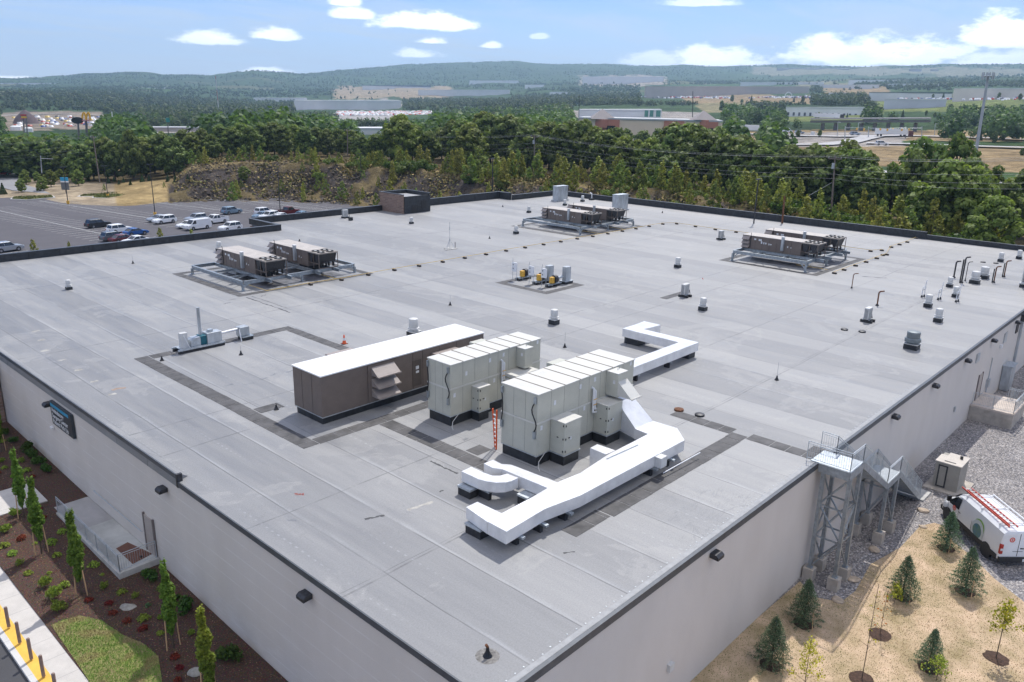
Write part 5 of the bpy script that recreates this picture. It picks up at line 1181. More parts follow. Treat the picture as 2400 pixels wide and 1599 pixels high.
for (x, y, r, k) in [(35, 580, 37, 'l'), (40, 672, 30, 'y'), (97, 725, 28, 'y'), (152, 795, 27, 'l'), (203, 855, 25, 'y'), (305, 935, 42, 'l'), (362, 1010, 50, 'l'), (415, 1080, 47, 'l'), (450, 928, 32, 'y'), (348, 855, 16, 'y'), (365, 645, 32, 'y'), (400, 732, 26, 'y'), (437, 573, 28, 'y'), (652, 792, 32, 'y'), (733, 942, 28, 'l'), (845, 968, 30, 'y'),
        (943, 1003, 25, 'l'), (995, 1138, 37, 'y'), (1110, 1145, 20, 'l'), (1107, 1240, 23, 'y'), (1313, 1248, 26, 'l'), (1023, 1058, 22, 'b'), (710, 860, 13, 'y'), (565, 690, 20, 'y'), (198, 172, 25, 'y'), (45, 158, 19, 'y'), (172, 115, 20, 'l'), (115, 462, 34, 'l'), (198, 32, 36, 'd'), (240, 75, 38, 'd'), (280, 125, 35, 'd'), (337, 170, 35, 'd'), (1035, 872, 50, 'd'),
        (1275, 1075, 58, 'd'), (1215, 1010, 28, 'd'), (1580, 1395, 68, 'd'), (1120, 950, 28, 'l'), (285, 428, 16, 'r'), (305, 485, 22, 'r'), (160, 622, 28, 'r'), (235, 215, 18, 'r'), (617, 1028, 26, 'r'), (757, 1047, 26, 'r'), (783, 1112, 28, 'r'), (880, 1160, 28, 'r'), (990, 1210, 30, 'r'), (1205, 1395, 32, 'r'), (1238, 1470, 28, 'r'), (1228, 1555, 26, 'r'), (20, 120, 20, 'l'), (5, 195, 16, 'r'), (150, 215, 16, 'y'),
        (60, -70, 25, 'd'), (110, -20, 25, 'd'), (30, -20, 20, 'y'), (250, 660, 14, 'y'), (680, 700, 0, 'y')]:
    if not r: continue
    px, py = x/2.941, 1066+(y+r*.5)/2.941; P = G(px, py, -6.28); P[2] = zL(0, P[1])+.27; D = np.linalg.norm(P-CP); s = r/2.941*D/FPX/.36
    o = SH[k] if k not in used else dup(SH[k]); used.add(k); o.location = tuple(P); o.scale = (s, s, s*rr.uniform(.85, 1.15)); o.rotation_euler = (0, 0, rr.uniform(0, 6)); tag(o, *LBL[k])
# ---- boulders
def boulder(px, py, r, seed, lab, z=-6.28, m=None, flat=.62):
    bm = __import__('bmesh').new(); __import__('bmesh').ops.create_icosphere(bm, subdivisions=3, radius=1)
    rg = random.Random(seed); off = rg.uniform(0, 50)
    for v in bm.verts: n = mnoise.fractal(v.co*.9+Vector((off, 0, 0)), 1, 2, 3); v.co = Vector((v.co.x*1.25, v.co.y*.95, v.co.z*flat))*(1+.28*n)*r
    me = bpy.data.meshes.new('boulder'); bm.to_mesh(me); bm.free(); me.polygons.foreach_set('use_smooth', [True]*len(me.polygons)); me.materials.append(m or mat('boulder_stone', (.36, .34, .30), .9, 0, .25, 3, .5, 14))
    o = bpy.data.objects.new('boulder', me); COL.objects.link(o); P = G(px, py, z); o.location = (P[0], P[1], z+r*flat*.45); o.rotation_euler = (0, 0, rg.uniform(0, 6)); return tag(o, lab, 'rock')
boulder(302, 1431, .38, 2, 'grey boulder in the middle of the bark bed by the lawn'); boulder(110, 1258, .36, 5, 'pale boulder half behind a columnar tree'); boulder(459, 1580, .3, 8, 'pale boulder beside the nearest columnar tree'); boulder(57, 1124, .2, 9, 'small pale boulder near the path')
# ---- columnar hornbeams with stakes
def make_column(seed, n=6500, hh=4.1, w=.44, top=(.16, .24, .035)):
    rng = np.random.default_rng(seed); root = bpy.data.objects.new('columnar_tree', None); COL.objects.link(root)
    cs, rs = [], []
    for i in range(34):
        f = (i+.5)/34; z = .95+f*(hh-1.15); rad = w*(.55+.9*f*(1-f)*1.6)*(1 if f < .8 else .75); a = rng.random()*6.28; d = rad*.55*rng.random(); cs.append((d*math.cos(a), d*math.sin(a), z)); rs.append((rad*.5, rad*.5, .32))
    for i in range(5): a = rng.random()*6.28; cs.append((.12*math.cos(a), .12*math.sin(a), hh-.35+.3*rng.random())); rs.append((.07, .07, .38))
    P, N, _ = blobs(n, cs, rs, rng, .6); f = np.clip((P[:, 2]-1)/(hh-1), 0, 1)[:, None]
    T = tintmix((.065, .15, .02), (.17, .27, .04), n, rng); T = T*(1-f*.45)+np.array(top)*f*.45*(1+.3*rng.normal(size=(n, 1)))
    V, F, T = leaves(P, N+np.array([0, 0, .5]), .085, .8, np.clip(T, .004, .9), .5, rng); npmesh('crown', V, F, LEAF, root, attr=T)
    b = MB(); b.cyl((0, 0, 0), (0, 0, 1.4), .045, .035, n=7); b.cyl((0, 0, 1.4), (0, 0, hh-.3), .035, .012, n=6); b.build('trunk', BARK, root, world=False)
    for sx in (-1, 1): b = MB(); b.cyl((sx*.28, -sx*.1, 0), (sx*.2, -sx*.1, 1.55), .028, n=6); b.build('stake', WOOD, root, world=False)
    return root
c1_, c2_ = make_column(3), make_column(9, 5600, 4.25, .42, (.42, .44, .05)); cu = {0: 0, 1: 0}
for (x, y, k, s, lab) in [(-3.55, 34.3, 0, 1.0, 'narrow staked hornbeam next to the path, second from the far end'), (-4.1, 29.7, 0, 1.06, 'narrow staked hornbeam in front of the pale boulder'), (-3.95, 24.56, 0, 1.08, 'narrow staked hornbeam in front of the raised concrete landing'), (-2.5, 17.68, 0, 1.04, 'narrow staked hornbeam between grey boulder and left wall'),
                     (-3.0, 13.3, 1, 1.06, 'yellow-topped narrow hornbeam nearest the bottom edge'), (-1.85, 44.4, 0, 1.0, 'narrow staked hornbeam at the far left edge by the porch')]:
    src = (c1_, c2_)[k]; o = src if not cu[k] else dup(src); cu[k] = 1; o.location = (x, y, zL(0, y)+.27); o.scale = (s, s, s); o.rotation_euler = (0, 0, rr.uniform(0, 6)); tag(o, lab, 'tree', 'narrow staked hornbeams along the left wall')
# ------------------------------------------------------------------ right yard
def gravel_mat(name, cols, sc=9):
    m = bpy.data.materials.new(name); m.use_nodes = True; t = NT(m.node_tree); b = t.n['Principled BSDF']; co = t.coord()
    v = t.vor(co, sc, out='Color'); d = t.vor(co, sc); v2 = t.vor(co, sc*2.3, out='Color'); x = t.sep(t.mix(.35, v, v2))[0]
    c = t.ramp(x, cols); c = t.mix(t.mapr(d, .35, .75, 0, .6), c, (.09, .085, .09)); c = t.mix(1., c, t.mapr(t.noise(co, .5, 5), .3, .7, .85, 1.15), 'MULTIPLY')
    t.put(b.inputs['Base Color'], c); b.inputs['Roughness'].default_value = .9
    bn = t.node('ShaderNodeBump'); bn.inputs['Strength'].default_value = 1; bn.inputs['Distance'].default_value = .07; t.put(bn.inputs['Height'], t.math('SUBTRACT', 1, d)); t.l.new(bn.outputs[0], b.inputs['Normal']); return m
GRV_ = gravel_mat('crushed_stone', [(.15, (.16, .155, .165)), (.4, (.29, .275, .27)), (.62, (.38, .34, .31)), (.85, (.56, .53, .52))])
sheet([(-8, -60), (108, -60), (108, .01), (-8, .01)], -6.93, 'gravel_yard', GRV_)
LW = [(x, y) for x, y in [G(*p, -6.9)[:2] for p in ((1560, 1630), (1680, 1530), (1875, 1362), (1905, 1398), (1970, 1411), (2005, 1385), (2040, 1322), (2110, 1283), (2157, 1232), (2190, 1225), (2212, 1232), (2235, 1270), (2280, 1305), (2330, 1355), (2400, 1410), (2480, 1480), (2560, 1700), (2300, 1900), (1600, 1900), (1300, 1900))]]
LWM = mat('dry_lawn_soil', (.52, .38, .26), .95, 0, .2, .7, .5, 25, col2=(.30, .235, .12))
sheet(LW, -6.915, 'dry_lawn', LWM)
def pt2(P):
    d = -P[:, 1]; nearw = np.clip(1.15-d/2.4, 0, 1); return np.clip(nearw+np.clip((npn(P, .45, 4)+.02)*3.2, 0, .85)+np.clip((npn(P, 2.3, 9)-.2)*2, 0, .4), 0, 1)
pt2.cols = ((.14, .19, .04), (.26, .28, .09))
grass(LW, 90000, lambda P: np.full(len(P), -6.92), .035, (.42, .30, .17), (.62, .47, .29), 'dry straw-coloured lawn with green tufts beside the right wall', 'dry_grass', .02, pt2)
# scattered larger stones
def stones(P, z, s0, s1, cols, label, name):
    n = len(P); b = np.array([(1, 0, 0), (-1, 0, 0), (0, 1, 0), (0, -1, 0), (0, 0, 1), (0, 0, -1)], float); f = np.array([(0, 2, 4), (2, 1, 4), (1, 3, 4), (3, 0, 4), (2, 0, 5), (1, 2, 5), (3, 1, 5), (0, 3, 5)])
    s = s0+(s1-s0)*RNG.random(n)**3; V = b[None]*(.6+.6*RNG.random((n, 6, 1)))*s[:, None, None]*np.array([1.2, 1, .7]); a = RNG.random(n)*6.28; c, si = np.cos(a), np.sin(a)
    V = np.stack([V[..., 0]*c[:, None]-V[..., 1]*si[:, None], V[..., 0]*si[:, None]+V[..., 1]*c[:, None], V[..., 2]], -1)+np.stack([P[:, 0], P[:, 1], z if hasattr(z, '__len__') else np.full(n, z)], 1)[:, None]
    F = (f[None]+6*np.arange(n)[:, None, None]).reshape(-1, 3); T = np.repeat(np.concatenate([tintmix(*cols, n), np.ones((n, 1))], 1), 6, 0)
    return tag(npmesh(name, V.reshape(-1, 3), F, STUFFM, attr=T), label, 'stones', kind='stuff')
P = scatter([(14, -3), (30, -16), (70, -16), (70, -.1), (18, -.1)], 9000); P = P[~inpoly(P, LW)]
stones(P, -6.92, .02, .075, ((.2, .19, .19), (.6, .57, .54)), 'loose crushed stones covering the yard', 'loose_stones')
# spruces
def make_spruce(seed, hh=2.6, n=9000):
    rng = np.random.default_rng(seed); root = bpy.data.objects.new('spruce', None); COL.objects.link(root); P, N, T0 = [], [], []
    nb = 190
    for i in range(nb):
        f = (i/nb)**.85; z = .12+f*(hh-.25); L = .98*(1-f)**.8*(.82+.3*rng.random())+.05; a = i*2.399+rng.random()*.5; k = int(60*(.35+(1-f)))
        s = rng.random(k)**.6; x = s*L; sp = .10*(1-s*.5); p = np.stack([x, rng.normal(size=k)*sp, -.10*s*s+.09*s+rng.normal(size=k)*sp*.45], 1)
        c, si = math.cos(a), math.sin(a); p = np.stack([p[:, 0]*c-p[:, 1]*si, p[:, 0]*si+p[:, 1]*c, p[:, 2]+z], 1); P.append(p); nn = np.tile([c*.5, si*.5, .7], (k, 1)); N.append(nn)
        T0.append(tintmix((.05, .095, .05), (.15, .22, .12), k, rng)*(.55+.65*s[:, None]))
    P.append(np.stack([rng.normal(size=60)*.02, rng.normal(size=60)*.02, hh-.35+.4*rng.random(60)], 1)); N.append(np.tile([.3, 0, 1.], (60, 1))); T0.append(tintmix((.1, .15, .08), (.16, .2, .12), 60, rng))
    P, N, T0 = map(np.concatenate, (P, N, T0)); V, F, T = leaves(P, N, .075, .34, np.clip(T0, .005, .9), .8, rng, tri=True); npmesh('crown', V, F, NEEDLE, root, attr=T)
    b = MB(); b.cyl((0, 0, 0), (0, 0, hh*.9), .05, .01, n=7); b.build('trunk', BARK, root, world=False)
    b = MB(); b.cyl((-.55, -.42, 0), (-.42, -.35, 1.0), .025, n=6); b.build('stake', WOOD, root, world=False); return root
s1, s2 = make_spruce(1), make_spruce(2); k = 0
RING = mat('mulch_ring', (.075, .042, .028), .95, 0, .4, 9, .8, 30)
def ring(x, y, r, sq=1., lab='round patch of brown bark mulch under a young tree'):
    b = MB(); n = 18; b.add([(x+r*math.cos(t*6.283/n)*(1+.1*random.uniform(-1, 1)), y+r*sq*math.sin(t*6.283/n)*(1+.1*random.uniform(-1, 1)), -6.905) for t in range(n)]+[(x, y, -6.85)], [(i, (i+1) % n, n) for i in range(n)]); return tag(b.solo('mulch_ring', RING, lab, 'mulch', (x, y, -6.9), 'brown mulch rings on the dry lawn'))
for (x, y, top, lab) in [(33.37, -5.01, -4.39, 'small staked blue spruce beside the white van'), (29.3, -7.07, -4.12, 'small staked blue spruce at the right edge of the dry lawn'), (26.32, -4.79, -4.33, 'small staked blue spruce with a yellow sapling in front of it'), (20.38, -1.97, -4.27, 'small staked blue spruce close to the wall below the stair tower'),
                    (16.29, -2.2, -4.19, 'small staked blue spruce close to the wall nearest the roof corner'), (21.35, -7.58, -4.75, 'small staked blue spruce at the bottom edge beside a green sapling')]:
    o = (s1, s2)[k] if k < 2 else dup((s1, s2)[k % 2]); k += 1; s = (top+6.9)/2.62; o.location = (x+.25, y+.1, -6.9); o.scale = (s, s, s); o.rotation_euler = (0, 0, .2*k-.4); tag(o, lab, 'tree', 'small staked blue spruces'); ring(x+.25, y+.1, .5, lab='brown mulch ring under the '+lab.replace('small staked ', ''))
# thin saplings
def make_sapling(name, hh, c1, c2, n, spread, seed, z0=.35, stem=.02, size=.075):
    rng = np.random.default_rng(seed); root = bpy.data.objects.new(name, None); COL.objects.link(root); b = MB(); b.cyl((0, 0, 0), (0, 0, hh), stem, stem*.4, n=6); cs = []
    for i in range(14):
        f = z0+(1-z0)*i/14; a = i*2.4; L = spread*(1.15-f)*(.5+rng.random()); e = (L*math.cos(a), L*math.sin(a), hh*f+L*.8); b.cyl((0, 0, hh*f), e, stem*.4, stem*.2, n=4); cs += [e, tuple(np.array(e)*.7+np.array((0, 0, hh*f*.3)))]
    b.build('trunk', BARK, root, world=False)
    if n: P, N, _ = blobs(n, cs, [spread*.38]*len(cs), rng, .8); V, F, T = leaves(P, N, size, .7, tintmix(c1, c2, n, rng), .8, rng); npmesh('crown', V, F, LEAF, root, attr=T)
    return root
def plant(root, x, y, lab, sc=1, z=-6.9, r=.55, cat='tree', group=None):
    root.location = (x, y, z); root.scale = (sc, sc, sc); tag(root, lab, cat, group); 
    if r: ring(x, y, r, lab='brown mulch ring under the '+lab)
plant(make_sapling('young_maple', 2.9, (.22, .23, .03), (.48, .38, .05), 520, .75, 4, .45, .025, .10), 24.6, -9.59, 'young yellow-green maple in a mulch ring at the right edge')
plant(make_sapling('bare_sapling', 5.0, (.3, .25, .05), (.4, .3, .06), 26, .45, 5, .3, .022), 18.59, -5.52, 'tall almost bare sapling in the middle of the dry lawn')
plant(make_sapling('bare_sapling', 2.6, (.55, .18, .05), (.6, .3, .08), 40, .35, 6, .05, .015), 22.47, -4.97, 'short thin sapling with a few orange leaves')
plant(make_sapling('young_birch', 2.7, (.34, .30, .04), (.55, .45, .08), 620, .6, 7, .15, .02, .07), 15.9, -3.95, 'yellow-leaved sapling at the bottom edge near the wall')
plant(make_sapling('young_birch', 1.3, (.26, .34, .05), (.42, .48, .09), 420, .5, 8, .1, .015, .07), 20.9, -8.0, 'low bright green sapling in front of the lowest spruce', r=0)
plant(make_sapling('young_birch', 1.15, (.20, .24, .03), (.46, .44, .06), 420, .42, 18, .1, .015, .07), 25.6, -4.6, 'low yellow-green sapling in front of a blue spruce', r=0)
plant(make_sapling('bare_sapling', 1.9, (.3, .25, .1), (.4, .3, .1), 8, .4, 28, .1, .012), 19.4, -8.6, 'small leafless sapling at the bottom edge', r=.4)
for (x, y, w, lab) in ((2163, 1198, .3, 'flat tan stone at the gravel edge below the stair pad'), (1963, 1408, .28, 'flat pinkish stone at the lawn edge below the stair tower'), (2049, 1290, .3, 'pale stone lying under the stair landing'), (2163, 1236, .2, 'round grey stone at the tip of the lawn'), (2001, 1360, .3, 'flat buried stone near the stair footings')):
    boulder(x, y, w, int(x), lab, -6.93, mat('tan_stone', (.5, .4, .3), .9, 0, .2, 4, .4, 15), .35)
# ---- outside stair
stw = thing('outside_stair', 'galvanised steel outside stair with braced towers on the right wall', 'stair', (31, -1, -6.9))
YI, YO, zp = -.32, -1.74, -.02
b = MB(); b.box(24.55, 26.3, YO, .35, zp+.03, zp+.08); b.build('platform_deck', GALVL, stw)
b = MB(); b.box(24.5, 24.54, YO-.02, -.1, zp-.42, zp+.06); b.box(24.5, 26.35, YO-.05, YO-.005, zp-.42, zp+.06); b.box(26.31, 26.35, YO, -.1, zp-.42, zp+.06); b.build('platform_beam', GALV, stw)
def flight(x0, z0, x1, z1, parent):
    n = int(abs(z1-z0)/.18); s = MB()
    for y in (YI+.02, YO-.03): s.bar((x0, y, z0-.14), (x1, y, z1-.14), .05, .34)
    s.build('stringer', GALV, parent); t_ = MB()
    for i in range(1, n): f = i/n; x = x0+(x1-x0)*f; z = z0+(z1-z0)*f; t_.box(x-.13, x+.15, YO+.02, YI-.01, z-.02, z+.02); t_.box(x+.12, x+.15, YO+.02, YI-.01, z-.18, z-.021)
    t_.build('tread', GALVL, parent)
flight(26.35, zp+.05, 31.3, -3.02, stw)
MB().box(31.3, 33.5, YO, YI, -3.06, -3.0).build('landing_deck', GALVL, stw); b = MB(); b.box(31.28, 33.52, YO-.06, YO-.01, -3.36, -2.98); b.box(31.28, 33.52, YI+.005, YI+.05, -3.36, -2.98); b.build('landing_beam', GALV, stw)
flight(33.5, -3.0, 39.2, -6.75, stw)
railing([(24.5, .55, zp+.08), (24.5, YO, zp+.08), (26.3, YO, zp+.06), (31.3, YO, -3.0), (33.5, YO, -3.0), (39.1, YO, -6.7)], 1.05, stw)
railing([(26.3, .55, zp+.08), (26.3, YI, zp+.06), (31.3, YI, -3.0), (33.5, YI, -3.0), (39.1, YI, -6.7)], 1.05, stw)
def tower(xs, zt):
    cs = [(x, y) for x in xs for y in (YI-.02, YO+.02)]; n = 3 if zt > -1 else 1; zb = -6.2
    for (x, y) in cs:
        l = MB(); l.box(x-.09, x+.09, y-.09, y+.09, zb, zt); l.box(x-.15, x+.15, y-.15, y+.15, zb-.0, zb+.03); l.build('tower_leg', GALV, stw)
        MB().box(x-.28, x+.28, y-.28, y+.28, -7.0, zb-.003).build('footing', CONCT, stw, bevel=.015)
    for (p, q) in ((cs[0], cs[1]), (cs[2], cs[3]), (cs[0], cs[2]), (cs[1], cs[3])):
        b = MB(); dz = (zt-zb-.15)/n
        for i in range(n):
            z0 = zb+.1+dz*i; (b.bar((*p, z0+dz), (*q, z0+.02), .07, .07) if (i+(p[1] == q[1])) % 2 else b.bar((*p, z0), (*q, z0+dz-.02), .07, .07))
            if i < n-1 or n == 1: b.bar((*p, z0+dz), (*q, z0+dz), .06, .08)
        b.build('brace', GALV, stw)
tower((24.75, 26.15), zp-.4); tower((31.45, 33.3), -3.35)
b = MB(); b.bar((26.15, YO, -2.2), (31.45, YO, -5.3), .05, .05) if False else b.bar((26.2, YI, -4.3), (31.4, YI, -4.3), .08, .1); b.build('tie_beam', GALV, stw)
MB().box(38.9, 40.6, -2.05, -.1, -7.1, -6.82).solo('stair_pad', CONC, 'pale concrete pad at the foot of the outside stair', 'pad', (39.7, -1, -6.9), bevel=.02)
# ---- beige cabinet on pad
tf = thing('utility_cabinet', 'beige utility cabinet on a concrete pad between stair and van', 'cabinet', (42.8, -2.6, -6.9))
MB().box(41.2, 44.2, -3.8, -1.3, -7.05, -6.84).build('pad', CONCT, tf, bevel=.02)
TFM = mat('cabinet_taupe', (.32, .30, .26), .6, 0, .06, 2)
MB().box(41.7, 43.7, -3.3, -1.75, -6.838, -4.98).build('housing', TFM, tf, bevel=.015)
b = MB(); b.prism([(41.65, -3.35), (43.75, -3.35), (43.75, -2.1), (43.1, -2.1), (43.1, -1.7), (41.65, -1.7)], -4.978, -4.92); b.build('lid', mat('cabinet_lid', (.55, .50, .44), .6, 0, .06, 2), tf)
b = MB(); b.box(41.685, 41.698, -2.55, -1.95, -6.75, -5.15); b.build('door', DARK, tf); MB().box(41.67, 41.684, -2.45, -2.05, -6.65, -5.25).build('door_panel', TFM, tf)
MB().cyl((43.1, -2.95, -4.92), (43.1, -2.95, -4.72), .1, n=10).build('knob', BLACK, tf); MB().box(41.95, 42.05, -2.9, -2.2, -4.919, -4.90).build('slot', DARK, tf)
# ---- loading dock with railing
dk = thing('concrete_dock', 'raised tan concrete dock with grey railing against the right wall', 'dock', (59.5, -1.6, -6.9))
MB().box(57.4, 61.6, -3.2, -.002, -7.1, -5.75).build('block', CONCT, dk, bevel=.02); MB().box(57.36, 61.64, -3.24, -.002, -5.748, -5.6).build('slab', mat('dock_slab', (.58, .50, .43), .85, 0, .12, 2), dk)
railing([(57.5, -.1, -5.6), (57.5, -3.15, -5.6), (60.9, -3.15, -5.6), (60.9, -2.0, -5.6)], 1.1, dk, gap=.12); railing([(61.4, -2.1, -5.6), (64.5, -2.1, -6.8)], 1.0, dk, gap=.2)
ddr = thing('steel_door', 'beige steel door in the right wall above the dock', 'door', (59.3, -.03, -5.6)); MB().box(58.7, 59.8, -.04, .018, -5.6, -3.4).build('leaf', MATS['door_beige'], ddr); q = MB(); q.box(58.58, 58.69, -.07, .017, -5.6, -3.3); q.box(59.81, 59.92, -.07, .017, -5.6, -3.3); q.build('frame', MATS['door_frame'], ddr)
MB().box(63.5, 72, -3.3, -3.0, -7.1, -5.9).solo('retaining_wall', CONCT, 'low tan concrete wall beyond the dock at the right edge', 'wall', (67, -3.1, -6.9))
# ------------------------------------------------------------------ parking lot and its vehicles
LZ = -8.5
def psheet(pix, z, name, m, kind='structure', extra=None):
    b = MB(); P = [G(*p, z) for p in pix]; b.add([(p[0], p[1], z) for p in P], [tuple(range(len(P)))]); o = b.build(name, m); o['kind'] = kind; return o
psheet([(-300, 700), (-300, 462), (0, 464), (105, 461), (200, 456), (357, 447), (430, 443.5), (600, 452), (800, 466.5), (1000, 482), (1100, 500), (800, 560), (500, 620)], LZ-.03, 'parking_lot', LOTM)
ROADM = asphalt('road_grey', (.26, .26, .265))
def strip(pix, w, z, name, m, zt=0, kind='structure'):
    P = [G(*p, z) if not callable(z) else z(*p) for p in pix]; q = MB(); L, Rr = [], []
    for i in range(len(P)):
        d = P[min(i+1, len(P)-1)]-P[max(i-1, 0)]; d = d[:2]/np.linalg.norm(d[:2]); nn = np.array((-d[1], d[0])); L.append(P[i][:2]+nn*w/2); Rr.append(P[i][:2]-nn*w/2)
    k = len(P); q.add([(*a, P[i][2]+zt) for i, a in enumerate(L)]+[(*a, P[i][2]+zt) for i, a in enumerate(Rr)], [(i, k+i, k+i+1, i+1) for i in range(k-1)])
    o = q.build(name, m)
    if kind: o['kind'] = kind
    return o
strip([(-200, 440), (0, 418), (60, 409), (160, 397)], 13, -8.45, 'access_road', ROADM); strip([(20, 420), (16, 432), (60, 444), (140, 451), (250, 452), (330, 448), (380, 441), (450, 438), (600, 440), (720, 447), (900, 460)], 7, -8.47, 'access_road', ROADM)
LINEM = mat('line_paint', (.62, .62, .60), .7, 0, .15, 1.5)
ln = MB(); th = R(9.3); sd = np.array((math.cos(th), math.sin(th)))
def lineq(a, b, w, z=LZ): d = (b-a)/np.linalg.norm(b-a); n = np.array((-d[1], d[0]))*w/2; ln.add([(*(a-n), z), (*(b-n), z), (*(b+n), z), (*(a+n), z)], [(0, 1, 2, 3)])
for (a, b) in (((0, 494.4), (248, 550.5)), ((92, 470.6), (350, 511.4)), ((272, 464.5), (476, 487.6)), ((435, 454.6), (800, 496)), ((-260, 490), (40, 620))):
    A, B = G(*a, LZ)[:2], G(*b, LZ)[:2]; d = (A-B)/np.linalg.norm(A-B); L = np.linalg.norm(A-B)+(0 if a[0] > 0 else 8); B = B-d*14 if a[0] != 435 else B; L += 14
    lineq(B, B+d*L, .16); k = int(L/2.5)
    for i in range(k+1): c = B+d*2.5*i; lineq(c-sd*5.4, c+sd*5.4, .12, LZ+.004)
o = ln.build('parking_lines', LINEM); o['kind'] = 'structure'
KI = mat('lot_kerb', (.55, .54, .51), .8, 0, .08, 3)
def island(pix, lab):
    P = [G(*p, LZ)[:2] for p in pix]; c = sum(P)/len(P); b = MB(); b.prism([tuple(p) for p in P], LZ, LZ+.15); o = b.solo('kerbed_island', KI, lab, 'island', (c[0], c[1], LZ), 'kerbed planting islands in the car park')
    b = MB(); b.prism([tuple(c+(p-c)*.9) for p in P], LZ+.151, LZ+.2); g = b.build('island_grass', mat('island_grass', (.14, .16, .05), .95, 0, .35, 1.5, .6, 8), None); g.data.transform(Matrix.Translation((-c[0], -c[1], -LZ))); g.parent = o
    pc = PJ((c[0], c[1], LZ)); Q = scatter([tuple(c+(p-c)*.9) for p in P], 1500); n = len(Q)
    if n: V, F, T = leaves(np.stack([Q[:, 0]-c[0], Q[:, 1]-c[1], .22+.15*RNG.random(n)], 1), np.tile([0, 0, 1.], (n, 1)), .28, .8, tintmix((.07, .12, .02), (.22, .2, .07), n), .9); npmesh('weeds', V, F, STUFFM, o, attr=T)
island([(24, 468), (30, 463), (125, 460), (130, 464), (60, 470)], 'low kerbed planting island nearest the left edge'); island([(215, 465), (222, 460), (300, 456), (312, 458), (250, 466)], 'low kerbed planting island behind the blue-topped sign'); island([(365, 455), (378, 451), (440, 447), (450, 449), (400, 455)], 'low kerbed planting island right of the second lamp post'); island([(180, 462), (190, 458), (330, 450), (360, 448), (220, 462)], 'long thin kerbed verge between car park and access road')
# vehicles
PAINT = {k: mat('paint_'+k, c, .28, mt, .03, 1, spec=.6) for k, c, mt in (('white', (.78, .79, .80), 0), ('black', (.015, .015, .018), 0), ('blue', (.02, .10, .32), .2), ('silver', (.42, .45, .48), .5), ('bluegrey', (.22, .31, .39), .4), ('maroon', (.13, .015, .02), .2), ('grey', (.14, .16, .18), .3), ('red', (.45, .02, .02), .1), ('skyblue', (.25, .40, .52), .3))}
TYRE = mat('tyre', (.02, .02, .022), .85, 0, .2, 8); RIM = mat('wheel_rim', (.35, .36, .38), .4, .6, .1, 5); LAMPW = mat('headlamp', (.65, .68, .7), .15, 0, .1, 5); CLAD = mat('dark_cladding', (.03, .03, .032), .6, 0, .15, 5)
SPEC = {'suv': dict(L=4.85, W=1.9, belt=1.05, H=1.72, hood=1.05, gf=.95, r0=.25, gr=-2.1, r1=-1.85, r0x=.35), 'sedan': dict(L=4.7, W=1.82, belt=.92, H=1.44, gf=1.0, r0x=.2, gr=-1.75, r1=-1.0), 'pickup': dict(L=5.8, W=1.98, belt=1.12, H=1.85, gf=1.25, r0x=.6, gr=-.75, r1=-.6), 'van': dict(L=5.6, W=2.02, belt=1.2, H=2.08, gf=2.0, r0x=1.15, gr=-2.75, r1=-2.7)}
def wheel(b, x, y, r=.34, w=.22): b.cyl((x, y-w/2, r), (x, y+w/2, r), r, n=14)
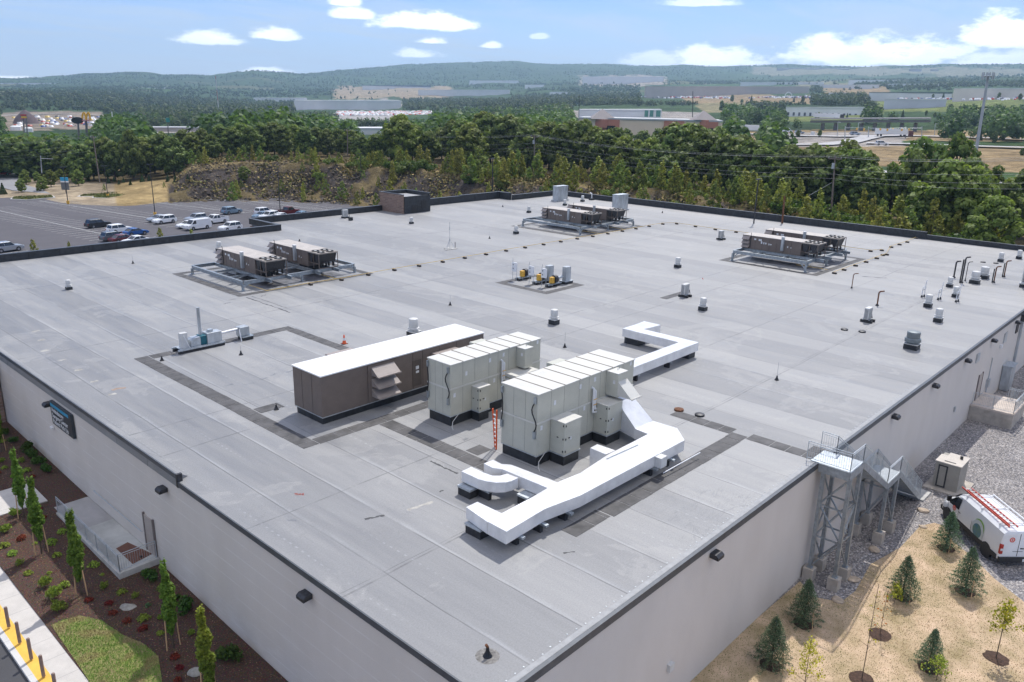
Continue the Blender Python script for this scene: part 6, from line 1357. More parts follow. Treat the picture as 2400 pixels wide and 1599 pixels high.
def car(kind, paint, px, py, rot, lab, cat=None, z=LZ, sc=1.0, P=None):
    s = SPEC[kind]; P = G(px, py, z) if P is None else P; o = thing({'suv': 'parked_suv', 'sedan': 'parked_car', 'pickup': 'pickup_truck', 'van': 'panel_van'}[kind], lab, cat or {'suv': 'car', 'sedan': 'car', 'pickup': 'pickup truck', 'van': 'van'}[kind], (P[0], P[1], z), 'vehicles in the car park')
    o.rotation_euler = (0, 0, rot); o.scale = (sc,)*3; L, W, be, H = s['L'], s['W'], s['belt'], s['H']; f = L/2; ax = L*.29; m = PAINT[paint]
    w = W/2; prof = [(f-.12, .28), (f, .45), (f-.03, be-.28), (f-.35, be-.1), (s['gf']+.0, be), (s['gr'], be), (-f+.06, be-.04), (-f, be-.35), (-f+.05, .35), (-f+.2, .26)]
    if kind == 'van': prof[3] = (f-.2, be-.15)
    b = MB(); n = len(prof); q = list(prof); vs = []
    for sx, k in ((-1, 1), (1, 1)): vs += [(x, sx*w*(1 if zz < be-.2 else .93), zz) for x, zz in q]
    A = sum(q[i][0]*q[(i+1) % n][1]-q[(i+1) % n][0]*q[i][1] for i in range(n)); fs = [tuple(range(n)), tuple(range(n, 2*n))[::-1]]+[(i, n+i, n+(i+1) % n, (i+1) % n) for i in range(n)]
    if A < 0: fs = [t[::-1] for t in fs]
    b.add(vs, fs); bd = b.build('body', m, o, world=False, bevel=.05)
    b = MB(); g0, g1, r0, r1 = s['gf'], s['gr'], s['r0x'], s['r1']
    if kind == 'van': b.add([(g0, -w*.92, be), (g0, w*.92, be), (g1, w*.92, be), (g1, -w*.92, be), (r0, -w*.84, H), (r0, w*.84, H), (r1, w*.84, H), (r1, -w*.84, H)], [(0, 1, 5, 4), (1, 2, 6, 5), (2, 3, 7, 6), (3, 0, 4, 7), (4, 5, 6, 7)]); b.build('cargo_body', m, o, world=False, bevel=.06)
    hh = H-.05; b = MB(); e = .004 if kind == 'van' else 0
    if kind == 'van':
        b.add([(g0-.06, -w*.8, be+.06), (g0-.06, w*.8, be+.06), (r0+.12, w*.74, H-.12), (r0+.12, -w*.74, H-.12)], [(0, 1, 2, 3)]); vv = [(v[0]+.03, v[1], v[2]) for v in b.v]; b.v = vv
        for sx in (-1, 1): t = [(g0-.25, sx*(w*.925+.004), be+.05), (r0-.35, sx*(w*.925+.004), be+.05), (r0-.35, sx*(w*.86+.006), H-.2), (r0+.05, sx*(w*.86+.006), H-.2)]; b.add(t, [(0, 1, 2, 3) if sx > 0 else (3, 2, 1, 0)])
    else: b.add([(g0, -w*.9, be), (g0, w*.9, be), (g1, w*.9, be), (g1, -w*.9, be), (r0, -w*.76, hh), (r0, w*.76, hh), (r1, w*.76, hh), (r1, -w*.76, hh)], [(0, 1, 5, 4), (1, 2, 6, 5), (2, 3, 7, 6), (3, 0, 4, 7)])
    b.build('windows', GLASS, o, world=False)
    if kind != 'van':
        b = MB(); b.add([(r0+.06, -w*.78, hh-.02), (r0+.06, w*.78, hh-.02), (r1-.06, w*.78, hh-.02), (r1-.06, -w*.78, hh-.02), (r0-.15, -w*.7, H), (r0-.15, w*.7, H), (r1+.1, w*.7, H), (r1+.1, -w*.7, H)], [(0, 3, 2, 1), (4, 5, 6, 7), (0, 1, 5, 4), (1, 2, 6, 5), (2, 3, 7, 6), (3, 0, 4, 7)]); b.build('roof', m, o, world=False)
        b = MB()
        for sx in (-1, 1):
            for (xa, xb) in ((g0, r0), (g1, r1), ((g0+g1)/2-.1, (r0+r1)/2-.05)): b.bar((xa, sx*w*.91, be-.02), (xb, sx*w*.77, hh), .1, .05)
        b.build('pillar', m, o, world=False)
    if kind == 'pickup': b = MB(); b.box(-f+.12, -.85, -w*.8, w*.8, be+.002, be+.012); b.build('bed', HOLE, o, world=False); b = MB(); b.box(-f+.06, -.8, w*.82, w*.92, be-.02, be+.12); b.box(-f+.06, -.8, -w*.92, -w*.82, be-.02, be+.12); b.box(-f, -f+.1, -w*.92, w*.92, be-.3, be+.12); b.build('bed_side', m, o, world=False)
    for x in (ax, -ax):
        for sy in (-1, 1): b = MB(); wheel(b, x, sy*(w-.1)); wh = b.build('wheel', TYRE, o, world=False); b = MB(); b.cyl((x, sy*(w+.012), .34), (x, sy*(w+.02), .34), .21, n=12); b.build('rim', RIM, wh, world=False)
    b = MB()
    for x in (ax, -ax): b.cyl((x, -w-.004, .36), (x, w+.004, .36), .40, n=16)
    b.build('wheel_arch', CLAD, o, world=False)
    for sy in (-1, 1): MB().box(f-.1, f+.004, sy*w*.66-.14, sy*w*.66+.14, be-.36, be-.2).build('headlight', LAMPW, o, world=False); MB().box(-f-.006, -f+.06, sy*w*.78-.1, sy*w*.78+.1, be-.38, be-.14).build('taillight', REDC, o, world=False)
    return o
PI = math.pi; T0 = th
for a in [('suv', 'black', 230, 532.5, T0, 'black boxy SUV left of the other parked cars'), ('suv', 'white', 281, 545, T0, 'white SUV parked between the black SUV and the blue car'), ('sedan', 'blue', 318, 551, T0, 'bright blue car, the only blue one'), ('suv', 'grey', 268, 563, T0, 'dark grey car half hidden by the left parapet with red tail lamps'),
          ('sedan', 'maroon', 288, 567, T0, 'dark red car wedged between two cars by the left parapet'), ('sedan', 'white', 318, 571, T0+PI, 'white car half hidden behind the left parapet'), ('suv', 'white', 386, 523, T0+PI, 'white SUV beside the second lamp post, facing left'), ('sedan', 'silver', 371, 519, T0+PI, 'silver car behind the white SUV at the lamp post'),
          ('van', 'white', 463, 537, T0+PI, 'white panel van behind the left parapet'), ('suv', 'silver', 460, 519, T0+PI, 'silver SUV behind the white panel van'), ('sedan', 'white', 441, 533.5, T0+PI, 'white car with its nose just ahead of the white van'), ('pickup', 'white', 505, 523, T0+PI, 'white pickup truck beside the white van'), ('suv', 'bluegrey', 543, 501, T0, 'pale blue SUV parked alone in the middle of the lot'),
          ('suv', 'white', 540, 540, T0+PI, 'white car cut off by the brown parapet corner'), ('suv', 'white', 620, 503, T0, 'white SUV at the back of the right group'), ('sedan', 'bluegrey', 615, 511, T0+PI, 'blue-grey car at the left end of the right group'), ('suv', 'white', 632, 513, T0+PI, 'white car at the front of the right group'), ('sedan', 'white', 655, 514, T0+PI, 'white car behind the right lamp post base'),
          ('pickup', 'maroon', 676, 503, T0, 'dark red pickup truck at the right of the lot'), ('sedan', 'white', 655, 516.5, T0, 'white car roof showing above the parapet left of the pickup'), ('sedan', 'skyblue', 705, 510, T0+PI, 'light blue car roof above the parapet right of the pickup'), ('suv', 'silver', 18, 589, T0, 'silver SUV cut off by the left picture edge')]: car(*a)
car('sedan', 'red', 5, 411, T0-.2+PI, 'red car driving on the access road at the left edge', z=-8.4)
# lamp posts
def post(px, py, ptop, lab, base=True):
    P = G(px, py, LZ); x, y = P[0], P[1]; h = 1
    while PJ((x, y, LZ+h))[1] > ptop and h < 16: h += .1
    o = thing('lamp_post', lab, 'lamp post', (x, y, LZ), 'tall dark lamp posts of the car park')
    b = MB(); b.cyl((x, y, LZ+.7), (x, y, LZ+h), .11, .07, n=8); b.build('pole', DARK, o)
    MB().cyl((x, y, LZ), (x, y, LZ+.8), .33, n=12).build('base', YEL, o); b = MB(); b.box(x-.75, x-.1, y-.18, y+.18, LZ+h-.05, LZ+h+.07); b.box(x+.1, x+.75, y-.18, y+.18, LZ+h-.05, LZ+h+.07); b.box(x-.1, x+.1, y-.04, y+.04, LZ+h-.02, LZ+h+.03); b.build('lamp_head', DARK, o)
for a in [(159.8, 478, 393, 'lamp post in front of the blue-topped sign'), (363.8, 506, 386, 'lamp post at the nose of the white SUV'), (590, 445, 360, 'lamp post at the far kerb before the rock bank'), (657.5, 507, 404, 'lamp post at the right group of cars'), (848, 463, 361, 'lamp post just left of the brick penthouse'), (253, 462, 390, 'far lamp post right of the blue-topped sign')]: post(*a)
for (px, py, pt_, lab) in ((1154, 420, 372, 'dark lamp post behind the far left roof corner'), (1765, 512, 420, 'dark lamp post rising behind the far parapet')):
    P = WD(px, py+26, 165 if px < 1500 else 133); zt = WD(px, pt_, 165 if px < 1500 else 133)[2]; o = thing('lamp_post', lab, 'lamp post', (P[0], P[1], P[2]), 'tall dark lamp posts of the car park'); MB().cyl(P, (P[0], P[1], zt), .12, .08, n=8).build('pole', DARK, o); MB().cbox((P[0], P[1], zt), (1.2, .4, .14)).build('lamp_head', DARK, o)
# blue-topped directory sign
P = G(155, 454, LZ); sgn = thing('directory_sign', 'tall freestanding sign with blue top and grey panel', 'sign', (P[0], P[1], LZ)); dv = np.array((.74, .67)); nv = np.array((-.67, .74))
def ob(c, w, h, t, z0, n, m): b = MB(); b.obox((c[0], c[1], z0+h/2), (*(np.array((.67, -.74))*w/2), 0), (*(dv*t/2), 0), (0, 0, h/2)); return b.build(n, m, sgn)
ob(P, 2.0, 2.0, .3, LZ+1.0, 'panel', mat('sign_grey', (.12, .13, .14), .5, 0, .08, 3)); ob(P, 2.0, .35, .32, LZ+3.0, 'white_band', WHITE); ob(P, 2.0, .95, .34, LZ+3.35, 'blue_top', CYAN); ob(P-np.array((0, 0, 0)), .12, 1.0, .12, LZ, 'post', DARK)
# ---- the service van
def station_loft(st, closed=True):
    b = MB(); n = len(st[0][1]); vs = []
    for x, ringp in st: vs += [(x, y, z) for y, z in ringp]
    fs = []
    for i in range(len(st)-1):
        for j in range(n-1 if not closed else n): a, c = i*n+j, i*n+(j+1) % n; fs.append((a, a+n, c+n, c))
    fs += [tuple(range(n)), tuple(range((len(st)-1)*n, len(st)*n))[::-1]]; b.add(vs, fs); return b
def rg(w, wt, zb, zs, zt): return [(-w, zb), (-w, zs), (-wt, zt-.16), (-wt+.2, zt), (wt-.2, zt), (wt, zt-.16), (w, zs), (w, zb)]
hv = math.atan2(2.84, 2.97); mid = (np.array((34.37, -6.87))+np.array((37.34, -4.03)))/2; lf = np.array((-math.sin(hv), math.cos(hv))); fw = np.array((math.cos(hv), math.sin(hv))); vc = mid-lf*.93
vn = thing('service_van', 'white high-roofed work van with red ladder and globe picture on its side', 'van', (vc[0], vc[1], -6.93)); vn.rotation_euler = (0, 0, hv); vn.scale = (1.04,)*3
def vb(b, n, m, par=None, **k): return b.build(n, m, par or vn, world=False, **k)
W_ = PAINT['white']
st = [(-3.05, rg(.93, .84, .55, 1.2, 2.06)), (-2.98, rg(.99, .88, .5, 1.25, 2.17)), (-1.0, rg(1.02, .90, .48, 1.3, 2.22)), (.6, rg(1.02, .90, .48, 1.3, 2.22)), (1.15, rg(1.02, .88, .48, 1.3, 2.18)), (1.5, rg(1.01, .84, .48, 1.25, 2.07)), (2.25, rg(.99, .80, .48, 1.08, 1.44)), (2.75, rg(.94, .72, .5, .92, 1.22)), (2.98, rg(.82, .62, .55, .78, 1.0))]
vb(station_loft(st), 'body', W_, smooth=True, bevel=.0)
b = MB()
for sy in (-1, 1): b.box(-2.9, 2.55, sy*1.025-.02, sy*1.025+.02, .42, .72)
b.box(2.72, 3.05, -.88, .88, .3, .62); b.box(-3.16, -2.95, -.98, .98, .36, .66); vb(b, 'lower_cladding', CLAD, bevel=.02)
b = MB(); b.add([(2.2, -.80, 1.48), (2.2, .80, 1.48), (1.56, .72, 2.03), (1.56, -.72, 2.03)], [(0, 1, 2, 3)]); b.v = [(x+.03, y, z+.01) for x, y, z in b.v]; vb(b, 'windscreen', GLASS)
for sy in (-1, 1):
    b = MB(); pts = [(2.05, 1.0, 1.24), (1.0, 1.025, 1.28), (.98, .935, 1.95), (1.42, .915, 1.92), (1.98, .96, 1.5)]; b.add([(x, sy*(y+.012), z) for x, y, z in pts], [tuple(range(5)) if sy > 0 else tuple(range(5))[::-1]]); vb(b, 'side_window', GLASS)
    b = MB(); b.box(1.85, 2.0, sy*1.05-.02, sy*1.25, 1.4, 1.75) if sy > 0 else b.box(1.85, 2.0, -1.25, -1.03, 1.4, 1.75); vb(b, 'mirror', BLACK, bevel=.02)
    for x in (2.02, -1.95):
        b = MB(); b.cyl((x, sy*.80, .36), (x, sy*1.0, .36), .36, n=20); wh = vb(b, 'wheel', TYRE, bevel=.02); b = MB(); b.cyl((x, sy*.99, .36), (x, sy*1.03, .36), .22, n=16); r_ = vb(b, 'rim', RIM, wh)
    b = MB()
    for x in (2.02, -1.95): b.cyl((x, sy*1.0, .42), (x, sy*1.032, .42), .46, n=20)
    vb(b, 'wheel_arch', CLAD)
    vb(MB().box(-3.10, -2.96, sy*.92-.08, sy*.92+.08, .85, 1.42), 'taillight', REDC, bevel=.01); vb(MB().box(-3.105, -3.10, sy*.92-.07, sy*.92+.07, 1.05, 1.18), 'taillight_lens', LAMPW)
    b = MB(); b.add([(2.62, sy*.93, 1.0), (2.9, sy*.82, .92), (2.86, sy*.76, 1.12), (2.6, sy*.84, 1.2)], [(0, 1, 2, 3) if sy > 0 else (3, 2, 1, 0)]); b.v = [(x+.02, y+sy*.02, z+.015) for x, y, z in b.v]; vb(b, 'headlight', LAMPW)
b = MB(); b.box(-3.062, -3.052, -.012, .012, .7, 2.05); b.box(-3.062, -3.056, -.28, .28, .98, 1.0); vb(b, 'door_gap', BLACK); vb(MB().box(-3.168, -3.16, -.62, -.3, .42, .58), 'number_plate', PAPER); vb(MB().box(-3.09, -3.055, -.3, -.12, 1.15, 1.2), 'door_handle', BLACK)
b = MB()
for x, z0, z1 in ((1.0, .75, 2.3), (2.1, .75, 1.3), (-.35, .75, 2.4)): b.box(x-.008, x+.008, 1.028, 1.034, z0, min(z1, 1.34))
b.box(.8, 1.0, 1.03, 1.05, 1.15, 1.19); vb(b, 'door_gap', MATS['panel_shut'] if 'panel_shut' in MATS else mat('panel_shut', (.2, .2, .2), .6, 0, .1, 3))
# side graphics: globe, green swoosh, red emblem
def disc(cx, cz, r, y, m, n, r0=0., a0=0, a1=2*PI, sx=1., seg=36, nx=0):
    b = MB(); k = seg; vs = []
    for i in range(k+1): t = a0+(a1-a0)*i/k; vs += [(cx+r*math.cos(t)*sx, y, cz+r*math.sin(t)), (cx+max(r0, .001)*math.cos(t)*sx, y, cz+max(r0, .001)*math.sin(t))]
    b.add(vs, [(2*i, 2*i+1, 2*i+3, 2*i+2) for i in range(k)]); return vb(b, n, m)
GLOB = mat('globe_print', (.03, .12, .22), .4, 0, .3, 2.6, col2=(.10, .22, .10)); LG = mat('print_grey', (.58, .62, .62), .5, 0, .05, 3); GRN = mat('print_green', (.28, .48, .10), .5, 0, .08, 3); RDP = mat('print_red', (.75, .12, .07), .5, 0, .05, 3)
gx, gz = -.95, .92
b = MB()
def side(x, z): # point on the van's left flank
    return 1.037 if z < 1.3 else 1.037-(z-1.3)/.76*.12
def decal(pts, m, n, off=0.):
    b = MB(); b.add([(x, side(x, z)+off, z) for x, z in pts], [tuple(range(len(pts)))[::-1]]); return vb(b, n, m)
def ringpts(r, a0=0, a1=2*PI, k=28): return [(gx+r*math.cos(a0+(a1-a0)*i/k), gz+.12+r*math.sin(a0+(a1-a0)*i/k)) for i in range(k)]
def ringd(r0, r1, a0, a1, m, n, off, cx=gx, cz=gz+.12, k=24, w=1.):
    b = MB(); vs = []
    for i in range(k+1): t = a0+(a1-a0)*i/k; rr0 = r0+(r1-r0)*(1-w*abs(2*i/k-1)**2)*.999 if w != 1. else r1; [vs.append((cx+q*math.cos(t), side(0, cz+q*math.sin(t))+off, cz+q*math.sin(t))) for q in (r0, rr0)]
    b.add(vs, [(2*i, 2*i+1, 2*i+3, 2*i+2) for i in range(k)]); return vb(b, n, m)
ringd(.0, .41, 0, 2*PI, GLOB, 'globe_print', .003); ringd(.412, .60, 0, 2*PI, LG, 'ring_print', .003); ringd(.62, .72, PI*.30, PI*.92, GRN, 'green_swoosh', .003, w=.9); ringd(.61, .66, -PI*.75, PI*.05, CLAD, 'dark_swoosh', .003, w=.9)
ringd(.10, .16, 0, 2*PI, RDP, 'emblem_ring', .004, 1.45, 1.18); ringd(0, .06, 0, 2*PI, RDP, 'emblem_ring', .004, 1.45, 1.18)
text('TRANE', .17, 'lettering', RDP, vn, face(0, 0, 0, (1, 0, 0), (0, 1, 0)), .003, bold=.004).matrix_local = face(1.22, 1.045, 1.0, (-1, 0, 0), (0, 0, 1))
for k in range(3): vb(MB().box(-.1-.0, .62, 1.0-.03*k, 1.005-.03*k, 1.78+.1*k, 1.80+.1*k), 'lettering_line', LG) if False else None
b = MB(); k = 20
for (r0, r1) in ((.09, .15), (0, .05)):
    vs = []
    for i in range(k+1): t = 2*PI*i/k; vs += [(-3.066-.0, .42+r0*math.cos(t), 1.70+r0*math.sin(t)), (-3.066, .42+r1*math.cos(t), 1.70+r1*math.sin(t))]
    b.add(vs, [(2*i, 2*i+1, 2*i+3, 2*i+2) for i in range(k)])
vb(b, 'emblem', RDP); text('TRANE', .13, 'lettering', RDP, vn, face(0, 0, 0, (1, 0, 0), (0, 1, 0)), .003, bold=.004).matrix_local = face(-3.07, .62, 1.42, (0, -1, 0), (0, 0, 1))
b = MB()
for x in (-2.3, -.6, .9): b.box(x-.03, x+.03, -.85, .85, 2.27, 2.31); b.box(x-.03, x+.03, .72, .78, 2.15, 2.27); b.box(x-.03, x+.03, -.78, -.72, 2.15, 2.27)
b.bar((-2.4, -.82, 2.33), (1.0, -.82, 2.33), .06, .06); b.bar((-2.4, -.55, 2.33), (1.0, -.55, 2.33), .04, .04); vb(b, 'roof_rack', WHITE)
def onvan(P): P = np.array(P, float)*1.04; return np.array((vc[0]+P[0]*fw[0]+P[1]*lf[0], vc[1]+P[0]*fw[1]+P[1]*lf[1], P[2]-6.93))
l2 = thing('extension_ladder', 'red extension ladder strapped on the roof of the white van', 'ladder', tuple(onvan((-.6, .4, 2.8)))); RLM = mat('ladder_red', (.55, .07, .04), .45, 0, .1, 4)
b = MB(); b.bar(onvan((-2.9, .62, 2.40)), onvan((1.75, .62, 2.40)), .05, .09); b.bar(onvan((-2.9, .16, 2.40)), onvan((1.6, .16, 2.40)), .05, .09); b.bar(onvan((-2.8, .56, 2.46)), onvan((1.3, .56, 2.46)), .03, .08); b.build('rail', RLM, l2)
b = MB()
for i in range(15): b.bar(onvan((-2.75+.3*i, .16, 2.42)), onvan((-2.75+.3*i, .6, 2.42)), .05, .04)
b.build('rung', OFFW, l2)
# ------------------------------------------------------------------ trees behind the building
def make_tree(seed, hh=14., n=3400, w=.62, c1=(.055, .092, .028), c2=(.17, .225, .06), c3=(.29, .32, .09), size=.62, lo=.18, nb=30):
    rng = np.random.default_rng(seed); root = bpy.data.objects.new('broadleaf_tree', None); COL.objects.link(root); cs, rs = [], []; Rr = hh*w/2
    b = MB(); b.cyl((0, 0, 0), (0, 0, hh*.45), hh*.022, hh*.014, n=8); b.cyl((0, 0, hh*.45), (0, 0, hh*.85), hh*.014, hh*.004, n=6)
    for i in range(nb):
        f = lo+(.97-lo)*((i+.5)/nb); prof = math.sin(min(1, (f-lo+.10)/(1.08-lo))*math.pi)**.65; a = i*2.4+rng.random(); rad = Rr*prof*(.35+.65*rng.random()**.6)
        c = (rad*math.cos(a), rad*math.sin(a), hh*f*(.97+.05*rng.random())); cs.append(c); k = hh*(.07+.055*rng.random()); rs.append((k*1.15, k*1.15, k*.8))
        if i % 3 == 0: b.cyl((0, 0, hh*f*.7), c, hh*.008, hh*.003, n=5)
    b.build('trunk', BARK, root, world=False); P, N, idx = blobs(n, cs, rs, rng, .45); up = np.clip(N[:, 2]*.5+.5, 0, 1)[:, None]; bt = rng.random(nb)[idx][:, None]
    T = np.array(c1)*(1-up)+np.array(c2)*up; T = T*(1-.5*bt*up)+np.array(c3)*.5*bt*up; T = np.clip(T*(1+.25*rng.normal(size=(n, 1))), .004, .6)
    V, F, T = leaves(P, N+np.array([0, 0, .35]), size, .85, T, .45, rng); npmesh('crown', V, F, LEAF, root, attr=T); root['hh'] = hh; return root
DK = [make_tree(s, 14, 3600, ww, nb=nb) for s, ww, nb in ((21, .62, 34), (22, .74, 40), (23, .55, 30), (24, .68, 36))]
LT = [make_tree(s, 14, 3400, ww, (.07, .11, .026), (.22, .28, .065), (.36, .39, .10), nb=34) for s, ww in ((31, .70), (32, .60))]
OP = [make_tree(41, 14, 2300, .8, (.045, .085, .024), (.15, .22, .055), (.27, .34, .09), nb=22, lo=.15)]
ORD = 'first second third fourth fifth sixth seventh eighth ninth tenth eleventh twelfth thirteenth fourteenth fifteenth sixteenth seventeenth eighteenth nineteenth twentieth'.split()
def nth(i, s): return (ORD[i] if i < 20 else 'number %d' % (i+1))+' '+s
used_t = set()
def put(proto, P, h, lab, cat='tree', group=None, wsc=1., name=None, rot=None):
    o = proto if proto.name not in used_t else dup(proto); used_t.add(proto.name); s = h/proto['hh']; o.location = tuple(P); o.scale = (s*wsc, s*wsc, s); o.rotation_euler = (0, 0, rr.uniform(0, 6.28) if rot is None else rot); tag(o, lab, cat, group); return o
def tree_at(px, top, D, proto, lab, group, wsc=1., sink=.5, jit=1):
    P = WD(px, 300, D); z = hgt(P[0], P[1]); P = np.array((P[0], P[1], z-sink)); 
    T = WD(px, top, D); return put(proto, P, T[2]-P[2], lab, 'tree', group, wsc)
G1, G2, G3, G4 = 'dark trees beyond the access road', 'tree belt on top of the rock bank', 'tree belt behind the far parapet', 'big trees at the right'
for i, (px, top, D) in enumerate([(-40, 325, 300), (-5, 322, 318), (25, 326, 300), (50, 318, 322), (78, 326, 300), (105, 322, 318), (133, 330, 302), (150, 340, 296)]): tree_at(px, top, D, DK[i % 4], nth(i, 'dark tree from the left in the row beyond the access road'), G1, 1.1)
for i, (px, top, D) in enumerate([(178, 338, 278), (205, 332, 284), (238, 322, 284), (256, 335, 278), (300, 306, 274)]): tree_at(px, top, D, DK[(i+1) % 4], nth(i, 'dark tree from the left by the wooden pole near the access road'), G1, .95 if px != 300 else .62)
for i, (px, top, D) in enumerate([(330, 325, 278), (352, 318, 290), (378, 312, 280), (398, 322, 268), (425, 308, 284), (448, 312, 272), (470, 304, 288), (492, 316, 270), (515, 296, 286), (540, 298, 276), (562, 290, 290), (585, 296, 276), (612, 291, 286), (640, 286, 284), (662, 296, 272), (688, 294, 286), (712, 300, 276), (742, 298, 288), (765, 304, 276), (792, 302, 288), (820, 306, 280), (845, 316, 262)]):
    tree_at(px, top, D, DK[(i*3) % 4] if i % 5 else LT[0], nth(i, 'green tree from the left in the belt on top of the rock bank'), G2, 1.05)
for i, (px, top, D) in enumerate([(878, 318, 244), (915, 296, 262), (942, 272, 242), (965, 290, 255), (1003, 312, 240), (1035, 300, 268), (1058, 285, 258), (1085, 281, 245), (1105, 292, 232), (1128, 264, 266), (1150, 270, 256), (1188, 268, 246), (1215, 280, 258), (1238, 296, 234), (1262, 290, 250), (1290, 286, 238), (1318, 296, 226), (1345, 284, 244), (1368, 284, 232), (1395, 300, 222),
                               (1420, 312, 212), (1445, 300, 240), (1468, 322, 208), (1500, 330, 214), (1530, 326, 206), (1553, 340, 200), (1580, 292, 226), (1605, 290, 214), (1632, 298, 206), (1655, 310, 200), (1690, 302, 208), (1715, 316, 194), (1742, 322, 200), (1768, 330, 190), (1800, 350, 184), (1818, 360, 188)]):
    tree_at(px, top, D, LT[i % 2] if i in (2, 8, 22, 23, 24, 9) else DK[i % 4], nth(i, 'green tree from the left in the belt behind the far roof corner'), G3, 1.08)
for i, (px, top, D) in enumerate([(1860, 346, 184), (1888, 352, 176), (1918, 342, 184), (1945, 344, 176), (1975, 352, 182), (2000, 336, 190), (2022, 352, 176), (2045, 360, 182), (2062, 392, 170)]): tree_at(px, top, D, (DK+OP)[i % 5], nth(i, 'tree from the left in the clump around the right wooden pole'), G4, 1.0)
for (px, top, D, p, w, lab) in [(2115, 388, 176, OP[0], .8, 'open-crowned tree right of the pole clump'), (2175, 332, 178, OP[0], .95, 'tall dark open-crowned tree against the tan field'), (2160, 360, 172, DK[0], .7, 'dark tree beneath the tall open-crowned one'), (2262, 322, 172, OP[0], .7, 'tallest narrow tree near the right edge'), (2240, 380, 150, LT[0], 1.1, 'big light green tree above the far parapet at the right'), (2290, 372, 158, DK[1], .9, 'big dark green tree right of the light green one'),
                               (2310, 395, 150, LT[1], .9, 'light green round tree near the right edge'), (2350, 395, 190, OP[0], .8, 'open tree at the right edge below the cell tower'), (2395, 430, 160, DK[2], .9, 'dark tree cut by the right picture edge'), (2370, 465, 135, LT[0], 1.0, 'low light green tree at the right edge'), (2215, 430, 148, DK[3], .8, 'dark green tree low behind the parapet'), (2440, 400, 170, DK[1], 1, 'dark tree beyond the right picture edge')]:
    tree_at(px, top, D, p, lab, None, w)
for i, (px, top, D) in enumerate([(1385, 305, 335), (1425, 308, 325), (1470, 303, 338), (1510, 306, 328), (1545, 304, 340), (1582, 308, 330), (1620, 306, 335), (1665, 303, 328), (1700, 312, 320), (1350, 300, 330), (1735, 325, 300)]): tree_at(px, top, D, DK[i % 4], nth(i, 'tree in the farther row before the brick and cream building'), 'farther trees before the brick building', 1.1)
# young birches and scrub along the bank
def make_birch(seed, hh, n, c1, c2, w=.5):
    rng = np.random.default_rng(seed); root = bpy.data.objects.new('young_birch', None); COL.objects.link(root); cs, rs = [], []; b = MB(); b.cyl((0, 0, 0), (0, 0, hh*.95), .05, .015, n=5)
    for i in range(16): f = .12+.85*i/16; a = i*2.4; r_ = hh*w*.5*(1-f)**.8*(.4+.6*rng.random()); cs.append((r_*math.cos(a), r_*math.sin(a), hh*f)); rs.append((hh*.07*(1.5-f), hh*.07*(1.5-f), hh*.09))
    b.build('trunk', BARK, root, world=False); P, N, _ = blobs(n, cs, rs, rng, .9); V, F, T = leaves(P, N, .22, .8, tintmix(c1, c2, n, rng), .8, rng); npmesh('crown', V, F, LEAF, root, attr=T); root['hh'] = hh; return root
BI = [make_birch(51, 5, 900, (.19, .22, .045), (.38, .38, .09)), make_birch(52, 5, 800, (.22, .24, .05), (.44, .41, .10), .42), make_birch(53, 5, 1000, (.13, .19, .045), (.27, .32, .08), .7)]
def make_bush(seed, n, c1, c2):
    rng = np.random.default_rng(seed); root = bpy.data.objects.new('bush', None); COL.objects.link(root); cs = [(rng.normal()*.7, rng.normal()*.7, .7+.7*rng.random()) for _ in range(9)]; P, N, _ = blobs(n, cs, [(.7, .7, .6)]*9, rng, .6); P[:, 2] = np.abs(P[:, 2])
    V, F, T = leaves(P, N, .24, .8, tintmix(c1, c2, n, rng), .6, rng); npmesh('foliage', V, F, LEAF, root, attr=T); b = MB(); b.cyl((0, 0, 0), (0, 0, 1), .06, n=5); b.build('stem', BARK, root, world=False); root['hh'] = 2.; return root
BU = [make_bush(61, 900, (.04, .08, .018), (.12, .18, .035)), make_bush(62, 900, (.10, .15, .03), (.2, .25, .06))]
rq = random.Random(5); ng = 0
for i in range(300):
    px = rq.uniform(700, 2420) if i > 34 else rq.uniform(420, 1100); A = np.interp(px, [p[0] for p in PROF], [p[1][0] for p in PROF]); B = np.interp(px, [p[0] for p in PROF], [p[2][0] for p in PROF]); D = rq.uniform(B-3, B+9) if rq.random() < .62 else rq.uniform(A-4, B)
    if px < 700 and D > A+6: D = B+rq.uniform(0, 6)
    if 1175 < px and D < 150: pass
    P = WD(px, 300, D); P = np.array((P[0], P[1], hgt(P[0], P[1])-.3)); P[2] += 0
    if P[0] < XB+3 and P[1] < 100 and px > 900: continue
    h = rq.uniform(3.4, 7.8)*(1 if px > 900 else .7); k = rq.random()
    if k < .82: put(BI[rq.randrange(3)], P, h, 'slender yellow-green young birch growing on the rock bank', 'tree', 'young birches and scrub on the rock bank', rq.uniform(.9, 1.4))
    else: put(BU[rq.randrange(2)], P, h*.5, 'rounded green bush growing on the rock bank', 'bush', 'bushes on the rock bank', rq.uniform(.9, 1.3))
# rock debris on the cut face
pts, zz = [], []
for i in range(2600):
    px = rq.uniform(400, 2350) if i > 2200 else rq.uniform(400, 900); A = np.interp(px, [p[0] for p in PROF], [p[1][0] for p in PROF]); B = np.interp(px, [p[0] for p in PROF], [p[2][0] for p in PROF]); D = rq.uniform(A-1, B+1); P = WD(px, 300, D)
    if P[0] < XB+2 and P[1] < 98 and px > 900: continue
    pts.append((P[0], P[1])); zz.append(hgt(P[0], P[1])+rq.uniform(-.2, .6))
stones(np.array(pts), np.array(zz), .10, .6, ((.06, .045, .035), (.22, .17, .12)), 'broken dark rock lying over the bank face', 'rock_rubble')
